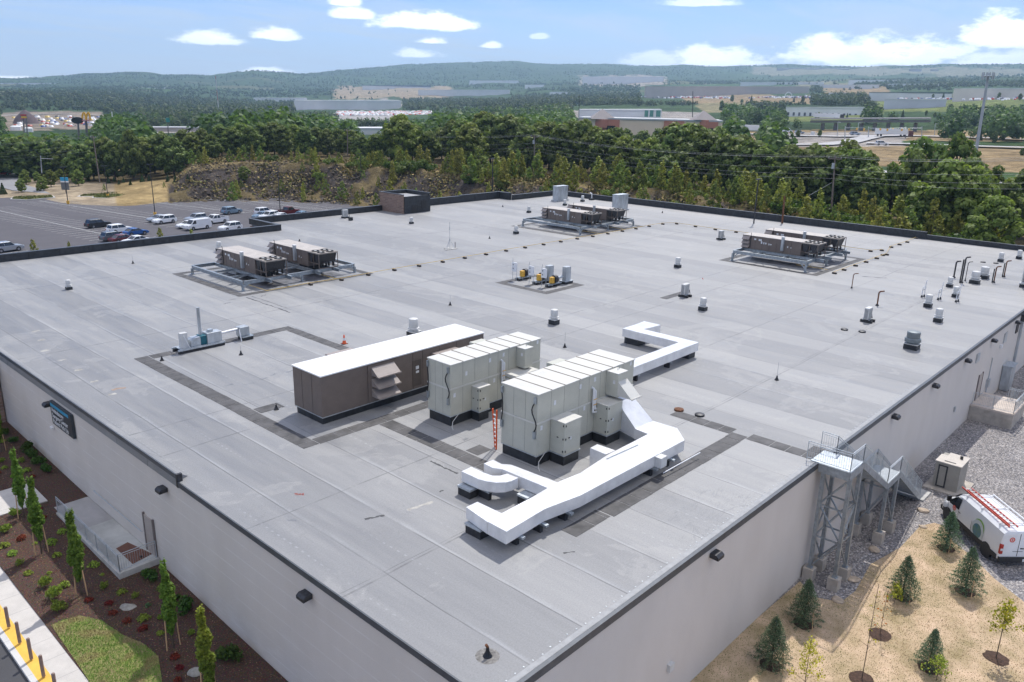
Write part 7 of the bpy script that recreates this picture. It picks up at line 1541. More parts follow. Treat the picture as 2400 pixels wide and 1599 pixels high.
# weeds: low vegetation on and above the bank
n = 46000; PX = RNG.uniform(395, 2420, n); A = np.interp(PX, [p[0] for p in PROF], [p[1][0] for p in PROF]); B = np.interp(PX, [p[0] for p in PROF], [p[2][0] for p in PROF]); D = A-3+(B+16-A)*RNG.random(n)**.6; Q = []
for a, d in zip(PX, D):
    p = WD(a, 300, d)
    if not (p[0] < XB+2 and p[1] < 98 and a > 900): Q.append((p[0], p[1], hgt(p[0], p[1])+.15))
Q = np.array(Q); cl = npn(Q[:, :2], .09, 2); keep = (cl+RNG.normal(size=len(Q))*.12) > .02; Q = Q[keep]; m_ = len(Q)
V, F, T = leaves(Q+RNG.normal(size=(m_, 3))*np.array([.3, .3, .25])+np.array([0, 0, .25]), np.tile([0, 0, 1.], (m_, 1)), .5, .8, tintmix((.10, .13, .03), (.42, .33, .13), m_), 1.1); tag(npmesh('bank_weeds', V, F, STUFFM, attr=T), 'low weeds and dry grass along the rock bank', 'weeds', kind='stuff')
# saplings and small conifers round the car park
def cone_tree(seed):
    rng = np.random.default_rng(seed); root = bpy.data.objects.new('small_conifer', None); COL.objects.link(root); n = 700; f = rng.random(n)**1.3; a = rng.random(n)*6.28; r_ = 1.05*(1-f)*(.75+.3*rng.random(n))+.03; P = np.stack([r_*np.cos(a), r_*np.sin(a), .15+f*3.2], 1)
    V, F, T = leaves(P, np.stack([np.cos(a), np.sin(a), np.full(n, .4)], 1), .3, .6, tintmix((.02, .045, .015), (.06, .10, .03), n, rng), .5, rng); npmesh('crown', V, F, NEEDLE, root, attr=T); b = MB(); b.cyl((0, 0, 0), (0, 0, 2.8), .07, .02, n=5); b.build('trunk', BARK, root, world=False); root['hh'] = 3.4; return root
CN = cone_tree(71)
def at_ground(px, row, top, proto, lab, group, wsc=1., cat='tree', D0=110):
    P = GT(px, row, D0); D = math.hypot(P[0]-CP[0], P[1]-CP[1]); T = WD(px, top, D); return put(proto, (P[0], P[1], P[2]-.1), max(.5, T[2]-P[2]), lab, cat, group, wsc)
for (x, b_, t_) in [(255, 430, 414), (268, 427, 413), (279, 433, 421), (290, 428, 415), (306, 434, 420), (334, 427, 407), (350, 425, 409), (394, 427, 408), (412, 428, 409), (441, 428, 408), (207, 425, 407), (8, 456, 428)]: at_ground(x, b_, t_, CN, 'small dark conifer planted on the mulched mound by the access road', 'small conifers on the mound', 1.0)
for (x, b_, t_) in [(62, 433, 398), (88, 428, 402), (103, 448, 414), (120, 438, 398), (144, 425, 396), (185, 437, 397), (52, 452, 418), (573, 427, 390), (92, 450, 430)]: at_ground(x, b_, t_, LT[1] if x != 573 else LT[0], 'young round-headed tree on the sandy ground by the access road', 'young trees by the access road', 1.1)
for (x, b_, t_) in [(566, 442, 420), (613, 440, 424), (660, 451, 418), (712, 456, 424), (765, 462, 418), (825, 452, 432), (745, 448, 412), (245, 448, 430), (385, 440, 425)]: at_ground(x, b_, t_, BI[2], 'small staked sapling along the car park verge', 'verge saplings', 1.0)
for (x, b_, t_) in [(82, 590, 560), (165, 583, 566), (378, 561, 533), (450, 556, 536)]: P = G(x, b_+14, LZ); D = math.hypot(P[0]-CP[0], P[1]-CP[1]); put(BI[0], P, WD(x, t_, D)[2]-P[2], 'small green sapling top showing above the left parapet', 'tree', 'sapling tops behind the left parapet', 1.2)
# ---- wooden poles and wires
POLE = mat('pole_wood', (.22, .18, .15), .9, 0, .25, 5, stretch=(3, 3, .3))
def upole(pxb, rowb, pxt, rowt, D, lab, arm=1.2, trans=True):
    Bp = WD(pxb, rowb, D); Tp = WD(pxt, rowt, D); o = thing('utility_pole', lab, 'utility pole', tuple(Bp), 'wooden utility poles'); MB().cyl(Bp-np.array((0, 0, 3)), Tp, .2, .13, n=8).build('pole', POLE, o)
    d = np.array((.25, -.97, 0)); b = MB(); b.bar(Tp-d*arm-np.array((0, 0, .6)), Tp+d*arm-np.array((0, 0, .6)), .14, .16); b.build('crossarm', POLE, o)
    b = MB()
    for s in (-1, 0, 1): b.cyl(Tp+d*arm*s*.9-np.array((0, 0, .5)), Tp+d*arm*s*.9+np.array((0, 0, -.15)), .06, n=6)
    if trans: b.cyl(Tp-np.array((.35, 0, 2.4)), Tp-np.array((.35, 0, 1.4)), .28, n=10)
    b.build('insulator', SHEET, o); return Tp
T1 = upole(1251.5, 404, 1253.2, 316, 222, 'wooden pole with wires in front of the middle tree belt'); T2 = upole(1953.5, 452, 1957.7, 365, 165, 'wooden pole with wires amid the right tree clump'); T0_ = upole(814, 345, 814, 302, 275, 'thin wooden pole left of the middle tree belt', trans=False); T3 = upole(231, 404, 218, 318, 262, 'wooden pole at the access road below the restaurant sign', trans=False)
WIRE = mat('wire', (.45, .46, .48), .5, .3, .1, 3)
def wires(a, b, lab, n=14):
    w = MB(); sag = np.linalg.norm(b-a)*.018
    for (off, dz) in ((-1, -.2), (1, -.2), (0, .1), (0, -2.2), (0, -3.4), (0, -4.2)):
        d = np.array((.25, -.97, 0))*off; pts = [a+(b-a)*i/n+d+np.array((0, 0, dz-sag*4*(i/n)*(1-i/n))) for i in range(n+1)]; w.tube(pts, .011, 3)
    w.solo('overhead_wires', WIRE, lab, 'wires', tuple((a+b)/2), 'overhead wires')
E_ = WD(2700, 470, 120)
wires(T0_, T1, 'overhead wires between the thin far pole and the middle pole'); wires(T1, T2, 'overhead wires between the middle pole and the right pole'); wires(T2, E_+np.array((0, 0, 6)), 'overhead wires from the right pole to the right edge'); wires(T3, WD(-300, 345, 290), 'overhead wires from the left pole to the left edge')
b = MB(); gp_ = WD(1890, 462, 158); b.tube([T2-np.array((0, 0, 5)), gp_], .03, 4); b.solo('guy_wire', WIRE, 'slanting stay wire of the right wooden pole', 'wire', tuple(gp_))
P = WD(1836, 500, 135); MB().cyl(P-np.array((0, 0, 3)), WD(1839, 460, 135), .16, .14, n=7).solo('broken_pole', RUST, 'short reddish snag standing on the bank behind the parapet', 'pole', tuple(P))
P = WD(97, 398, 280); o = thing('street_lamp', 'grey mast arm street lamp at the access road', 'street lamp', tuple(P)); T = WD(95, 365, 280); MB().cyl(P-np.array((0, 0, 1)), T, .16, .1, n=8).build('pole', SHEET, o); MB().cyl(T-np.array((0, 0, .8)), WD(124, 373, 280), .08, n=6).build('arm', SHEET, o)
# ------------------------------------------------------------------ distance: buildings, roads, signs
def gm(name, c): return mat(name, c, .8, 0, .06, .05)
WH1, WH2, WH3, WH4 = gm('far_pale_wall', (.70, .70, .69)), gm('far_grey_wall', (.30, .30, .31)), gm('far_tan_wall', (.46, .40, .36)), gm('far_white_wall', (.80, .80, .79)); RFW = gm('far_white_roof', (.66, .67, .67)); RFD = gm('far_dark_roof', (.10, .11, .13)); RFG = gm('far_grey_roof', (.42, .42, .43))
def shed(px0, px1, rb, rt, lab, wm=WH1, rm=RFW, depth=None, name='warehouse', rb2=None, rt2=None, bays=0, baym=None, cat='warehouse', D=None):
    rb2 = rb if rb2 is None else rb2; rt2 = rt if rt2 is None else rt2; A = GT((px0+px1)/2, (rb+rb2)/2, 330) if D is None else WD((px0+px1)/2, rb, D); Dd = math.hypot(A[0]-CP[0], A[1]-CP[1])
    a, b_ = WD(px0, rb, Dd), WD(px1, rb2, Dd); h = max(WD(px0, rt, Dd)[2]-a[2], 3); h2 = max(WD(px1, rt2, Dd)[2]-b_[2], 3); u = b_-a; u[2] = 0; L = np.linalg.norm(u); u /= L; n = np.array((-u[1], u[0], 0)); 
    if np.dot(n, a-CP) < 0: n = -n
    dp = depth or min(L*.7, 130); c = (a+b_)/2; zt0, zt1 = a[2]+h, b_[2]+h2; o = thing(name, lab, cat, tuple(c)); b = MB(); zb = min(a[2], b_[2])-14
    def box(p0, p1, za, zb_t, zlo, m, nm, par=o, inset=0.):
        q = MB(); q0, q1 = p0-n*inset, p1-n*inset; vs = [(*q0[:2], zlo), (*q1[:2], zlo), (*(q1+n*dp)[:2], zlo), (*(q0+n*dp)[:2], zlo), (*q0[:2], za), (*q1[:2], zb_t), (*(q1+n*dp)[:2], zb_t), (*(q0+n*dp)[:2], za)]
        fs = [(0, 3, 2, 1), (4, 5, 6, 7), (0, 1, 5, 4), (1, 2, 6, 5), (2, 3, 7, 6), (3, 0, 4, 7)]
        q.add(vs, fs); return q.build(nm, m, par)
    w = box(a, b_, zt0-.05, zt1-.05, zb, wm, 'wall'); box(a, b_, zt0+.6, zt1+.6, min(zt0, zt1), rm, 'roof', inset=.4)
    if bays:
        q = MB()
        for i in range(bays): p = a+u*L*(i+.35)/bays-n*.12; r_ = a+u*L*(i+.72)/bays-n*.12; z0 = a[2]+.5; z1 = a[2]+h*.45; q.add([(*p[:2], z0), (*r_[:2], z0), (*r_[:2], z1), (*p[:2], z1)], [(0, 1, 2, 3)])
        q.build('dock_doors', baym or RFD, w)
    return o, Dd, a, b_, n
for a in [(690, 940, 256, 236, 'long pale warehouse in the middle distance left of centre', WH1, RFW), (595, 720, 241, 230, 'pale low warehouse behind the long one at left', WH1, RFW), (980, 1195, 225, 211, 'long grey-white warehouse below the central hills', WH1, RFW), (850, 1010, 210, 201, 'dark-roofed warehouse on the bare hillside', WH1, gm('navy_roof', (.06, .08, .14))), (1100, 1215, 199, 189, 'white warehouse high under the central hill', WH4, RFW),
          (1510, 1895, 226, 203, 'very long brown-grey warehouse right of centre', WH3, WH3), (1840, 2025, 272, 252, 'pale striped warehouse with a row of dark bays', WH4, RFW, 60), (2070, 2215, 256, 233, 'grey warehouse at the foot of the grassy hill', gm('bluegrey_wall', (.55, .57, .62)), RFW, 60), (2035, 2230, 232, 217, 'long pale warehouse with a dark green roof edge', WH1, gm('dark_green_roof', (.06, .10, .09))), (2232, 2480, 232, 208, 'large tan-white warehouse on the plateau at the right edge', gm('cream_wall', (.72, .66, .60)), RFW),
          (1920, 2060, 208, 199, 'white-roofed warehouse in the valley right of centre', RFW, RFW), (1988, 2110, 196, 188, 'white warehouse high on the right slope', WH4, RFW), (2080, 2200, 205, 197, 'long white-roofed warehouse behind the trees at right', RFW, RFW), (1735, 1930, 199, 193, 'thin white warehouse roof under the right hills', RFW, RFW), (1365, 1555, 196, 180, 'pale building group high on the central slope', WH1, RFW), (190, 262, 219, 214, 'pale shed in the left valley', WH1, RFW), (302, 388, 208, 206.5, 'thin white roof far away at left', RFW, RFW),
          (228, 262, 234, 231, 'tiny white roof in the dark left forest', RFW, RFW), (0, 130, 199, 195, 'faint long pale roof under the left hills', RFW, RFW), (1230, 1275, 208, 199, 'small white building below the central hill', WH4, RFW), (1288, 1330, 226, 216, 'small white barn among trees right of centre', WH4, RFW), (350, 485, 309, 303, 'low flat pale building among trees at left', WH3, RFG, 22), (155, 180, 342, 331, 'small white-roofed building in the left trees', WH4, RFW, 10), (835, 912, 316, 302, 'blue-white roofed dealership behind the trees', WH1, RFW, 25),
          (1820, 1990, 164, 160, 'faint pale buildings on the right skyline', WH2, WH1), (2130, 2160, 166, 162, 'faint dark block on the right skyline, larger', WH2, WH2), (2180, 2200, 167, 163, 'faint dark block on the right skyline, smaller', WH2, WH2), (1940, 1985, 225, 218, 'small pale shed between the long warehouses', WH1, RFW)]:
    kw = dict(bays=0)
    if a[0] in (1840,): kw = dict(bays=14)
    
    shed(*a[:6], a[6], *(a[7:8]), **kw)
# grey-brown warehouse gable mark
# ---- brick and cream building with pyramid roofs
def brickb():
    D = 415; a, b_ = WD(1355, 322, D), WD(1690, 326, D); lab = 'brick and cream building with two pyramid roofs behind the middle trees'; u = b_-a; u[2] = 0; L = np.linalg.norm(u); u /= L; n = np.array((-u[1], u[0], 0)); n = n if np.dot(n, a-CP) > 0 else -n
    zt = WD(1600, 284, D)[2]; zb = min(a[2], b_[2])-8; o = thing('brick_building', lab, 'building', tuple((a+b_)/2)); cm = gm('cream_stucco', (.80, .64, .48)); bm_ = gm('red_brick_far', (.48, .20, .14)); rf = gm('metal_roof_far', (.45, .47, .48))
    def bx(s0, s1, d0, d1, z0, z1, m, nm):
        q = MB(); c = a+u*(s0+s1)/2*L+n*(d0+d1)/2; q.obox((c[0], c[1], (z0+z1)/2), u*L*(s1-s0)/2, n*(d1-d0)/2, (0, 0, (z1-z0)/2)); return q.build(nm, m, o)
    bx(0, 1, 0, 30, zb, zt, cm, 'wall'); bx(-.003, 1.003, -.4, 30.4, zt+.02, zt+.7, rf, 'roof')
    for (s0, s1) in ((.17, .29), (.60, .74), (.86, .97)): bx(s0, s1, -.8, -.02, zb, zt-.1, bm_, 'brick_panel'); bx(s0+.03, s1-.03, -.95, -.82, zt-5, zt-3, GLASS, 'window')
    for (px, pt_, pw, pb) in ((1411, 255, 30, 279), (1648, 259, 26, 281)):
        c = WD(px, pb, D+4); hw = pw/FPX*D; zt2 = WD(px, pt_, D+4)[2]; zb2 = WD(px, pb, D+4)[2]; q = MB(); q.lathe([(hw*1.35, 0), (.1, zt2-zb2)], (c[0], c[1], zb2), 4); q.build('pyramid_roof', gm('pyramid_roof', (.30, .27, .26)), o)
        q = MB(); q.cbox((c[0], c[1], (zb2+zt)/2-2), (hw*1.7, hw*1.7, zb2-zt+4)); q.build('tower_wall', bm_, o)
brickb()
shed(1355, 1550, 278, 258, 'white industrial building with green glass behind the pyramid roof', WH4, RFW, 50, bays=0)
P = GT(1520, 277, 330); D = math.hypot(P[0]-CP[0], P[1]-CP[1])-1.5
o = bpy.data.objects[[x.name for x in bpy.data.objects if x.get('label', '').startswith('white industrial')][0]]
for (x0, x1) in ((1511, 1519), (1523, 1531), (1538, 1548)):
    a, b_ = WD(x0, 274, D-4), WD(x1, 259, D-4); q = MB(); q.cbox(((a[0]+b_[0])/2, (a[1]+b_[1])/2, (a[2]+b_[2])/2), (abs(a[0]-b_[0])+.5, abs(a[1]-b_[1])+.5, abs(b_[2]-a[2]))); q.build('glass_bay', gm('green_glass', (.08, .25, .20)), o)
# ---- roads of the middle distance
FR = gm('far_road', (.40, .39, .385))
def road(pix, w, lab): return strip([p for p in pix], w, lambda x, y: GT(x, y, 200), lab, FR, zt=.7)
road([(1600, 306), (1680, 312), (1760, 317), (1860, 320), (1980, 322), (2120, 320), (2260, 324), (2420, 330)], 15, 'highway')
road([(1760, 337), (1850, 341), (1930, 342), (1990, 336), (2020, 328), (2050, 322)], 11, 'highway_ramp'); road([(2030, 338), (2130, 340), (2240, 344), (2420, 350)], 13, 'highway')
road([(2040, 404), (2160, 422), (2260, 430), (2420, 436)], 9, 'service_road'); road([(2130, 452), (2420, 462)], 8, 'service_road'); road([(0, 272), (120, 268), (250, 271)], 12, 'highway')
# guard rail and bridge
def bridge():
    D = 620; a, b_ = WD(1900, 285, D), WD(2180, 284, D); o = thing('road_bridge', 'dark road bridge with a white lorry on it among the trees', 'bridge', tuple((a+b_)/2)); u = b_-a; L = np.linalg.norm(u); q = MB(); q.bar(a, b_, 12, 1.4); q.build('deck', gm('bridge_steel', (.12, .12, .12)), o)
    q = MB(); q.bar(a+np.array((0, 0, 1.9)), b_+np.array((0, 0, 1.9)), 12.4, .9); q.build('parapet', FR, o); q = MB()
    for i in range(1, 9): p = a+u*i/9; q.box(p[0]-1, p[0]+1, p[1]-1, p[1]+1, p[2]-16, p[2]-1.15)
    q.build('pier', gm('bridge_pier', (.25, .24, .23)), o); return D
BD = bridge()
# lorries
def lorry(px, rb, wpx, hpx, lab, cabside=-1, cabm=None, D=None):
    P = GT(px, rb, 200) if D is None else WD(px, rb, D); D = math.hypot(P[0]-CP[0], P[1]-CP[1]); L = wpx/FPX*D; Hh = hpx/FPX*D; u = WD(px+50, rb, D)-WD(px-50, rb, D); u[2] = 0; u /= np.linalg.norm(u); n = np.array((-u[1], u[0], 0)); z = P[2]+.8
    o = thing('lorry', lab, 'lorry', (P[0], P[1], z), 'lorries on the highway'); b = MB(); c = P+np.array((0, 0, 0)); b.obox((c[0], c[1], z+1.1+Hh*.4), u*L/2, n*1.25, (0, 0, Hh*.4)); b.build('trailer', WH4, o)
    c = P+u*cabside*(L/2+1.6); b = MB(); b.obox((c[0], c[1], z+1.9), u*1.3, n*1.2, (0, 0, 1.4)); b.build('cab', cabm or DARK, o); b = MB()
    for s in (-.4, -.3, .3, .4): q = P+u*L*s; b.obox((q[0], q[1], z+.5), u*.5, n*1.25, (0, 0, .5))
    b.build('wheels', TYRE, o)
lorry(1765, 313, 57, 14, 'white lorry with dark cab on the highway, leftmost', -1); lorry(2087, 323, 62, 13, 'white lorry with maroon cab on the highway at right', 1, gm('maroon_far', (.12, .04, .04))); lorry(1936, 284-2, 52, 10, 'white lorry crossing the bridge', 1, DARK, BD-2)
PAINTS = list(PAINT)
for i, (x, y, p, lab) in enumerate([(1843, 314, 'white', 'white van on the highway behind the leftmost lorry'), (1873, 317, 'silver', 'silver car on the highway right of the white van'), (2003, 320, 'silver', 'silver car on the highway between the two lorries'), (2065, 345, 'white', 'white car on the near highway lane'), (1815, 340, 'grey', 'dark car on the ramp'), (2217, 326, 'black', 'dark car on the highway at the far right')]):
    P = GT(x, y, 200); P[2] += .75; car('suv' if i else 'van', p, 0, 0, math.atan2(-.74, .67), lab, z=P[2], P=P, sc=1.25)
P = GT(1720, 333, 200); o = thing('concrete_mixer', 'white concrete mixer truck below the highway at left', 'truck', (P[0], P[1], P[2]+.5)); b = MB(); b.obox((P[0], P[1], P[2]+1.2), (2.9, -3.2, 0), (.9, .8, 0), (0, 0, .5)); b.build('chassis', DARK, o); b = MB(); b.lathe([(.8, -2.3), (1.5, -.8), (1.6, .6), (.9, 2.2)], (0, 0, 0), 12); b.v = [(P[0]+x*.74+z*.67, P[1]+x*.67-z*.74, P[2]+3+y) for x, y, z in b.v]; b.build('drum', WHITE, o, smooth=True); b = MB(); b.obox((P[0]-2.6, P[1]+2.9, P[2]+2.4), (.8, -.9, 0), (.8, .7, 0), (0, 0, 1.1)); b.build('cab', WHITE, o)
# rows of tiny parked cars before warehouses and in yards
def carrow(n, f, lab, name, cols):
    b, V, F, T = None, [], [], []
    cube = np.array([(-1, -1, 0), (1, -1, 0), (1, 1, 0), (-1, 1, 0), (-.8, -.7, 1), (.6, -.7, 1), (.6, .7, 1), (-.8, .7, 1)], float); fc = np.array([(4, 5, 6, 7), (0, 1, 5, 4), (1, 2, 6, 5), (2, 3, 7, 6), (3, 0, 4, 7)])
    for i in range(n):
        px, row = f(); P = GT(px, row, 330); D = math.hypot(P[0]-CP[0], P[1]-CP[1]); s = 1.0 if D < 1200 else 1.4; th_ = .74; v = cube*np.array((2.3, 1, 1.6))*s; F.append(fc+8*len(V)); V.append(v+P+np.array((0, 0, .4))); c = cols[rq.randrange(len(cols))]; T.append(np.tile((*c, 1), (8, 1)))
    o = npmesh(name, np.concatenate(V), np.concatenate(F), CARM, attr=np.concatenate(T)); return tag(o, lab, 'cars', kind='stuff')
CARM = leafmat('far_car_paint', .35, 0)
CC = [(.75, .76, .78), (.75, .76, .78), (.5, .52, .55), (.08, .08, .09), (.4, .05, .04), (.06, .1, .25), (.7, .7, .7)]
carrow(300, lambda: (rq.uniform(1600, 1905), rq.gauss(229.5, 1)), 'dense rows of parked cars before the long brown-grey warehouse', 'distant_parked_cars', CC); carrow(420, lambda: (rq.uniform(790, 1015), rq.uniform(263, 272)), 'dense yard of white and red vehicles left of centre', 'distant_parked_cars', [(.8, .8, .8)]*4+[(.6, .1, .07), (.5, .5, .52)]); carrow(90, lambda: (rq.uniform(2100, 2420), rq.gauss(234.5, 1)), 'parked cars before the plateau warehouses', 'distant_parked_cars', CC)
carrow(90, lambda: (rq.uniform(30, 240), rq.uniform(276, 300)), 'vehicles and machines on the building site at left', 'distant_parked_cars', CC+[(.6, .4, .1), (.35, .3, .27)]); carrow(60, lambda: (rq.uniform(1370, 1600), rq.uniform(226, 232)), 'parked cars among the trees right of centre', 'distant_parked_cars', CC)
# gravel heap on the site
P = GT(62, 289, 330); D = math.hypot(P[0]-CP[0], P[1]-CP[1]); b = MB(); b.lathe([(27/FPX*D, -4), (18/FPX*D, 10/FPX*D), (8/FPX*D, 20/FPX*D), (1, 25/FPX*D)], tuple(P), 18); b.solo('gravel_heap', mat('heap_purple', (.13, .09, .09), .95, 0, .2, .2), 'large purple-brown heap of gravel on the left building site', 'heap', tuple(P), smooth=True)
for (px, r0, r1, w, m, lab) in ((38, 306, 297, 10, WH4, 'white tank on the building site, left one'), (68, 310, 301, 8, WH4, 'white tank on the building site, right one')):
    P = GT(px, r0, 330); D = math.hypot(P[0]-CP[0], P[1]-CP[1]); b = MB(); hh_ = (r0-r1)/FPX*D; b.lathe([(w/FPX*D, 0), (w/FPX*D, hh_*.8), (w/FPX*D*.6, hh_)], tuple(P), 12); b.solo('site_tank', m, lab, 'tank', tuple(P))
# ---- towers, masts, tall signs
def mast(px0, r0, px1, r1, D, r, name, lab, m, cat, extra=None):
    a, b_ = WD(px0, r0, D), WD(px1, r1, D); o = thing(name, lab, cat, tuple(a)); MB().cyl(a-np.array((0, 0, 10)), b_, r, r*.7, n=8).build('shaft', m, o)
    if extra: extra(o, b_)
    return o
def ct(o, T):
    b = MB()
    for i in range(12):
        a = i/12*2*PI; b.box(T[0]+2.0*math.cos(a)-.18, T[0]+2.0*math.cos(a)+.18, T[1]+2.0*math.sin(a)-.18, T[1]+2.0*math.sin(a)+.18, T[2]-2.2, T[2]+.3)
    b.build('antenna', SHEET, o); b = MB(); b.lathe([(1.2, -1.2), (1.9, -1.1), (1.9, -.9), (1.2, -.8)], tuple(T), 12); b.build('platform', GALV, o); MB().cyl(T, T+np.array((0, 0, 1.8)), .05, n=4).build('whip', SHEET, o)
mast(2293.7, 326, 2317, 172, 360, .62, 'cell_tower', 'tall grey cell tower with antennas on top at the right', mat('tower_grey', (.42, .45, .48), .5, .2, .08, .3), 'tower', ct)
RW = bpy.data.materials.new('red_white_mast'); RW.use_nodes = True; t = NT(RW.node_tree); zc = t.sep(t.coord())[2]; t.put(t.n['Principled BSDF'].inputs['Base Color'], t.ramp(t.math('FRACT', t.math('DIVIDE', zc, 30)), [(.5, (.6, .6, .6)), (.52, (.35, .16, .13))], 'CONSTANT'))
mast(513, 262, 505, 178, 1300, .7, 'radio_mast', 'thin red and white radio mast against the left hills', RW, 'mast'); mast(268, 330, 262, 262, 500, .35, 'lattice_mast', 'pale thin lattice mast left of centre', WH4, 'mast'); mast(1357, 280, 1358, 224, 500, .22, 'lattice_mast', 'thin dark mast left of the pyramid roof', DARK, 'mast'); mast(1626, 272, 1624, 214, 560, .3, 'lattice_mast', 'thin dark pole left of the striped warehouse trees', DARK, 'mast')
for (px, rb, rt, lab) in ((1980, 326, 296, 'traffic signal mast over the highway, leftmost'), (2035, 325, 297, 'traffic signal mast over the highway, middle'), (2122, 324, 297, 'traffic signal mast over the highway, right'), (2160, 326, 297, 'traffic signal mast over the highway, rightmost')):
    P = GT(px, rb, 250); D = math.hypot(P[0]-CP[0], P[1]-CP[1]); T = WD(px+1, rt, D); o = thing('signal_mast', lab, 'traffic signal', tuple(P), 'traffic signal masts over the highway'); MB().cyl(P, T, .28, .2, n=6).build('pole', SHEET, o); e = WD(px+(-1 if px > 2050 else 1)*48, rt+4, D); MB().cyl(T-np.array((0, 0, .8)), e, .16, .1, n=5).build('arm', SHEET, o); b = MB()
    for f in (.6, .95): q = T+(e-T)*f; b.box(q[0]-.4, q[0]+.4, q[1]-.4, q[1]+.4, q[2]-1.5, q[2]-.3)
    b.build('signal_head', YEL, o)
for i, (px, rb, rt) in enumerate([(1962, 322, 286), (2010, 320, 288), (2190, 318, 290), (2236, 322, 290), (2350, 330, 292)]):
    P = GT(px, rb, 250); D = math.hypot(P[0]-CP[0], P[1]-CP[1]); T = WD(px+2, rt, D); o = thing('street_lamp', 'thin pale street lamp beside the highway', 'street lamp', tuple(P), 'street lamps beside the highway'); MB().cyl(P, T, .2, .12, n=6).build('pole', SHEET, o); MB().cyl(T, WD(px+9, rt+1, D), .12, n=5).build('lamp_head', SHEET, o)
def facecam(c): v = np.array(CP)-c; v[2] = 0; v /= np.linalg.norm(v); return v, np.array((v[1], -v[0], 0))*-1
def pylon(px, rb, D, posts, lab, name, build, pw=.3):
    P = WD(px, rb, D); o = thing(name, lab, 'sign', tuple(P)); b = MB()
    for dx, rt in posts: b.cyl(WD(px+dx, rb, D)-np.array((0, 0, 6)), WD(px+dx, rt, D), pw, n=6)
    b.build('post', gm('pylon_dark', (.16, .15, .15)), o); build(o, D); return o
def plate(o, px0, px1, r0, r1, D, t, m, nm, off=0):
    a, b_, c = WD(px0, r1, D-off), WD(px1, r1, D-off), WD(px0, r0, D-off); u = (b_-a)/2; u[2] = 0; v, _ = facecam(a); q = MB(); q.obox(((a[0]+b_[0])/2, (a[1]+b_[1])/2, (a[2]+c[2])/2), u, v*t/2, (0, 0, abs(c[2]-a[2])/2)); return q.build(nm, m, o)
MY = mat('arch_yellow', (.85, .48, .03), .4, 0, .04, 1); MR = mat('band_red', (.45, .03, .02), .4, 0, .05, 1)
def arches(o, D):
    for k in (0, 1):
        x0 = 191.5+k*10.2; pts = []
        for i in range(17): f = i/16; x = x0+f*10; y = 284-20.5*math.sin(math.pi*f)**.62; pts.append(WD(x, y, D))
        b = MB(); b.tube(pts, 1.7/FPX*D, 6); b.build('yellow_arch', MY, o)
    plate(o, 192, 212, 281, 284, D, 1.0, MR, 'red_band', 2)
    T = WD(193.5, 283.6, D-3.2); v, u = facecam(T); tx = -u if np.dot(-u, WD(210, 283, D)-T) > 0 else u
    text("McDonald's", 2.3/FPX*D*1.5, 'lettering', WHITE, o, face(T[0], T[1], T[2], tuple(tx), (0, 0, 1)), .02)
pylon(203, 330, 430, [(-1, 284)], 'tall restaurant sign with two yellow arches above a red band', 'restaurant_sign', arches, .5)
def oval(o, D):
    c = WD(181, 282.5, D); v, u = facecam(c); b = MB(); n = 24; hw, hh_ = 11/FPX*D, 6.5/FPX*D
    for s in (-.5, .5): b.add([tuple(c+u*hw*math.cos(2*PI*i/n)+np.array((0, 0, hh_*math.sin(2*PI*i/n)))+v*s) for i in range(n)], [tuple(range(n)) if s > 0 else tuple(range(n))[::-1]])
    b.add([tuple(c+u*hw*math.cos(2*PI*i/n)+np.array((0, 0, hh_*math.sin(2*PI*i/n)))+v*s) for s in (-.5, .5) for i in range(n)], [(i, (i+1) % n, n+(i+1) % n, n+i) for i in range(n)]); b.build('oval_panel', gm('oval_black', (.02, .025, .03)), o)
pylon(183, 330, 428, [(0, 288)], 'tall dark oval sign left of the yellow arches', 'oval_sign', oval, .4)
def site(o, D): plate(o, 48, 62, 268, 272, D, 1, MR, 'red_panel'); plate(o, 50, 63, 273, 277, D, 1, MY, 'yellow_panel'); plate(o, 47, 58, 278, 279.5, D, 1, MR, 'red_stripe')
pylon(57, 300, 640, [(-3, 268), (4, 268)], 'red and yellow tall sign before the gravel heap', 'tall_sign', site, .4)
def wsign(o, D):
    plate(o, 528, 545.5, 275, 289, D, .8, WH4, 'panel'); [plate(o, 530, 543, 277+4.2*k, 279+4.2*k, D, .1, RFD, 'text_bar', .6) for k in range(3)]
pylon(537, 315, 420, [(-4, 288), (4, 288)], 'white rectangular tall sign with dark bars right of the mast', 'white_sign', wsign, .25)
def gsign(o, D): plate(o, 389, 398, 276.5, 286.5, D, .8, gm('teal_sign', (.05, .28, .25)), 'panel')
pylon(393, 310, 460, [(0, 286)], 'small teal tall sign above the left trees', 'teal_sign', gsign, .25)
def rsign(o, D): plate(o, 302, 311, 300, 308, D, .8, MR, 'panel'); plate(o, 304, 309, 303, 305, D, .1, WH4, 'white_mark', .6)
pylon(306, 330, 420, [(0, 308)], 'small red tall sign above the left trees', 'red_sign', rsign, .2)
P = WD(270, 378, 300); b = MB(); b.lathe([(1.6, -2), (2.2, 0), (1.8, 2), (.6, 3)], tuple(P), 10); b.solo('red_tank', gm('tank_red', (.35, .04, .03)), 'red rounded tank glimpsed between the left trees', 'tank', tuple(P), smooth=True)
P = GT(1904, 318, 250); D = math.hypot(P[0]-CP[0], P[1]-CP[1]); o = thing('billboard', 'small white roadside board right of the leftmost lorry', 'billboard', tuple(P)); plate(o, 1899, 1909, 308, 320, D, .6, WH4, 'panel')
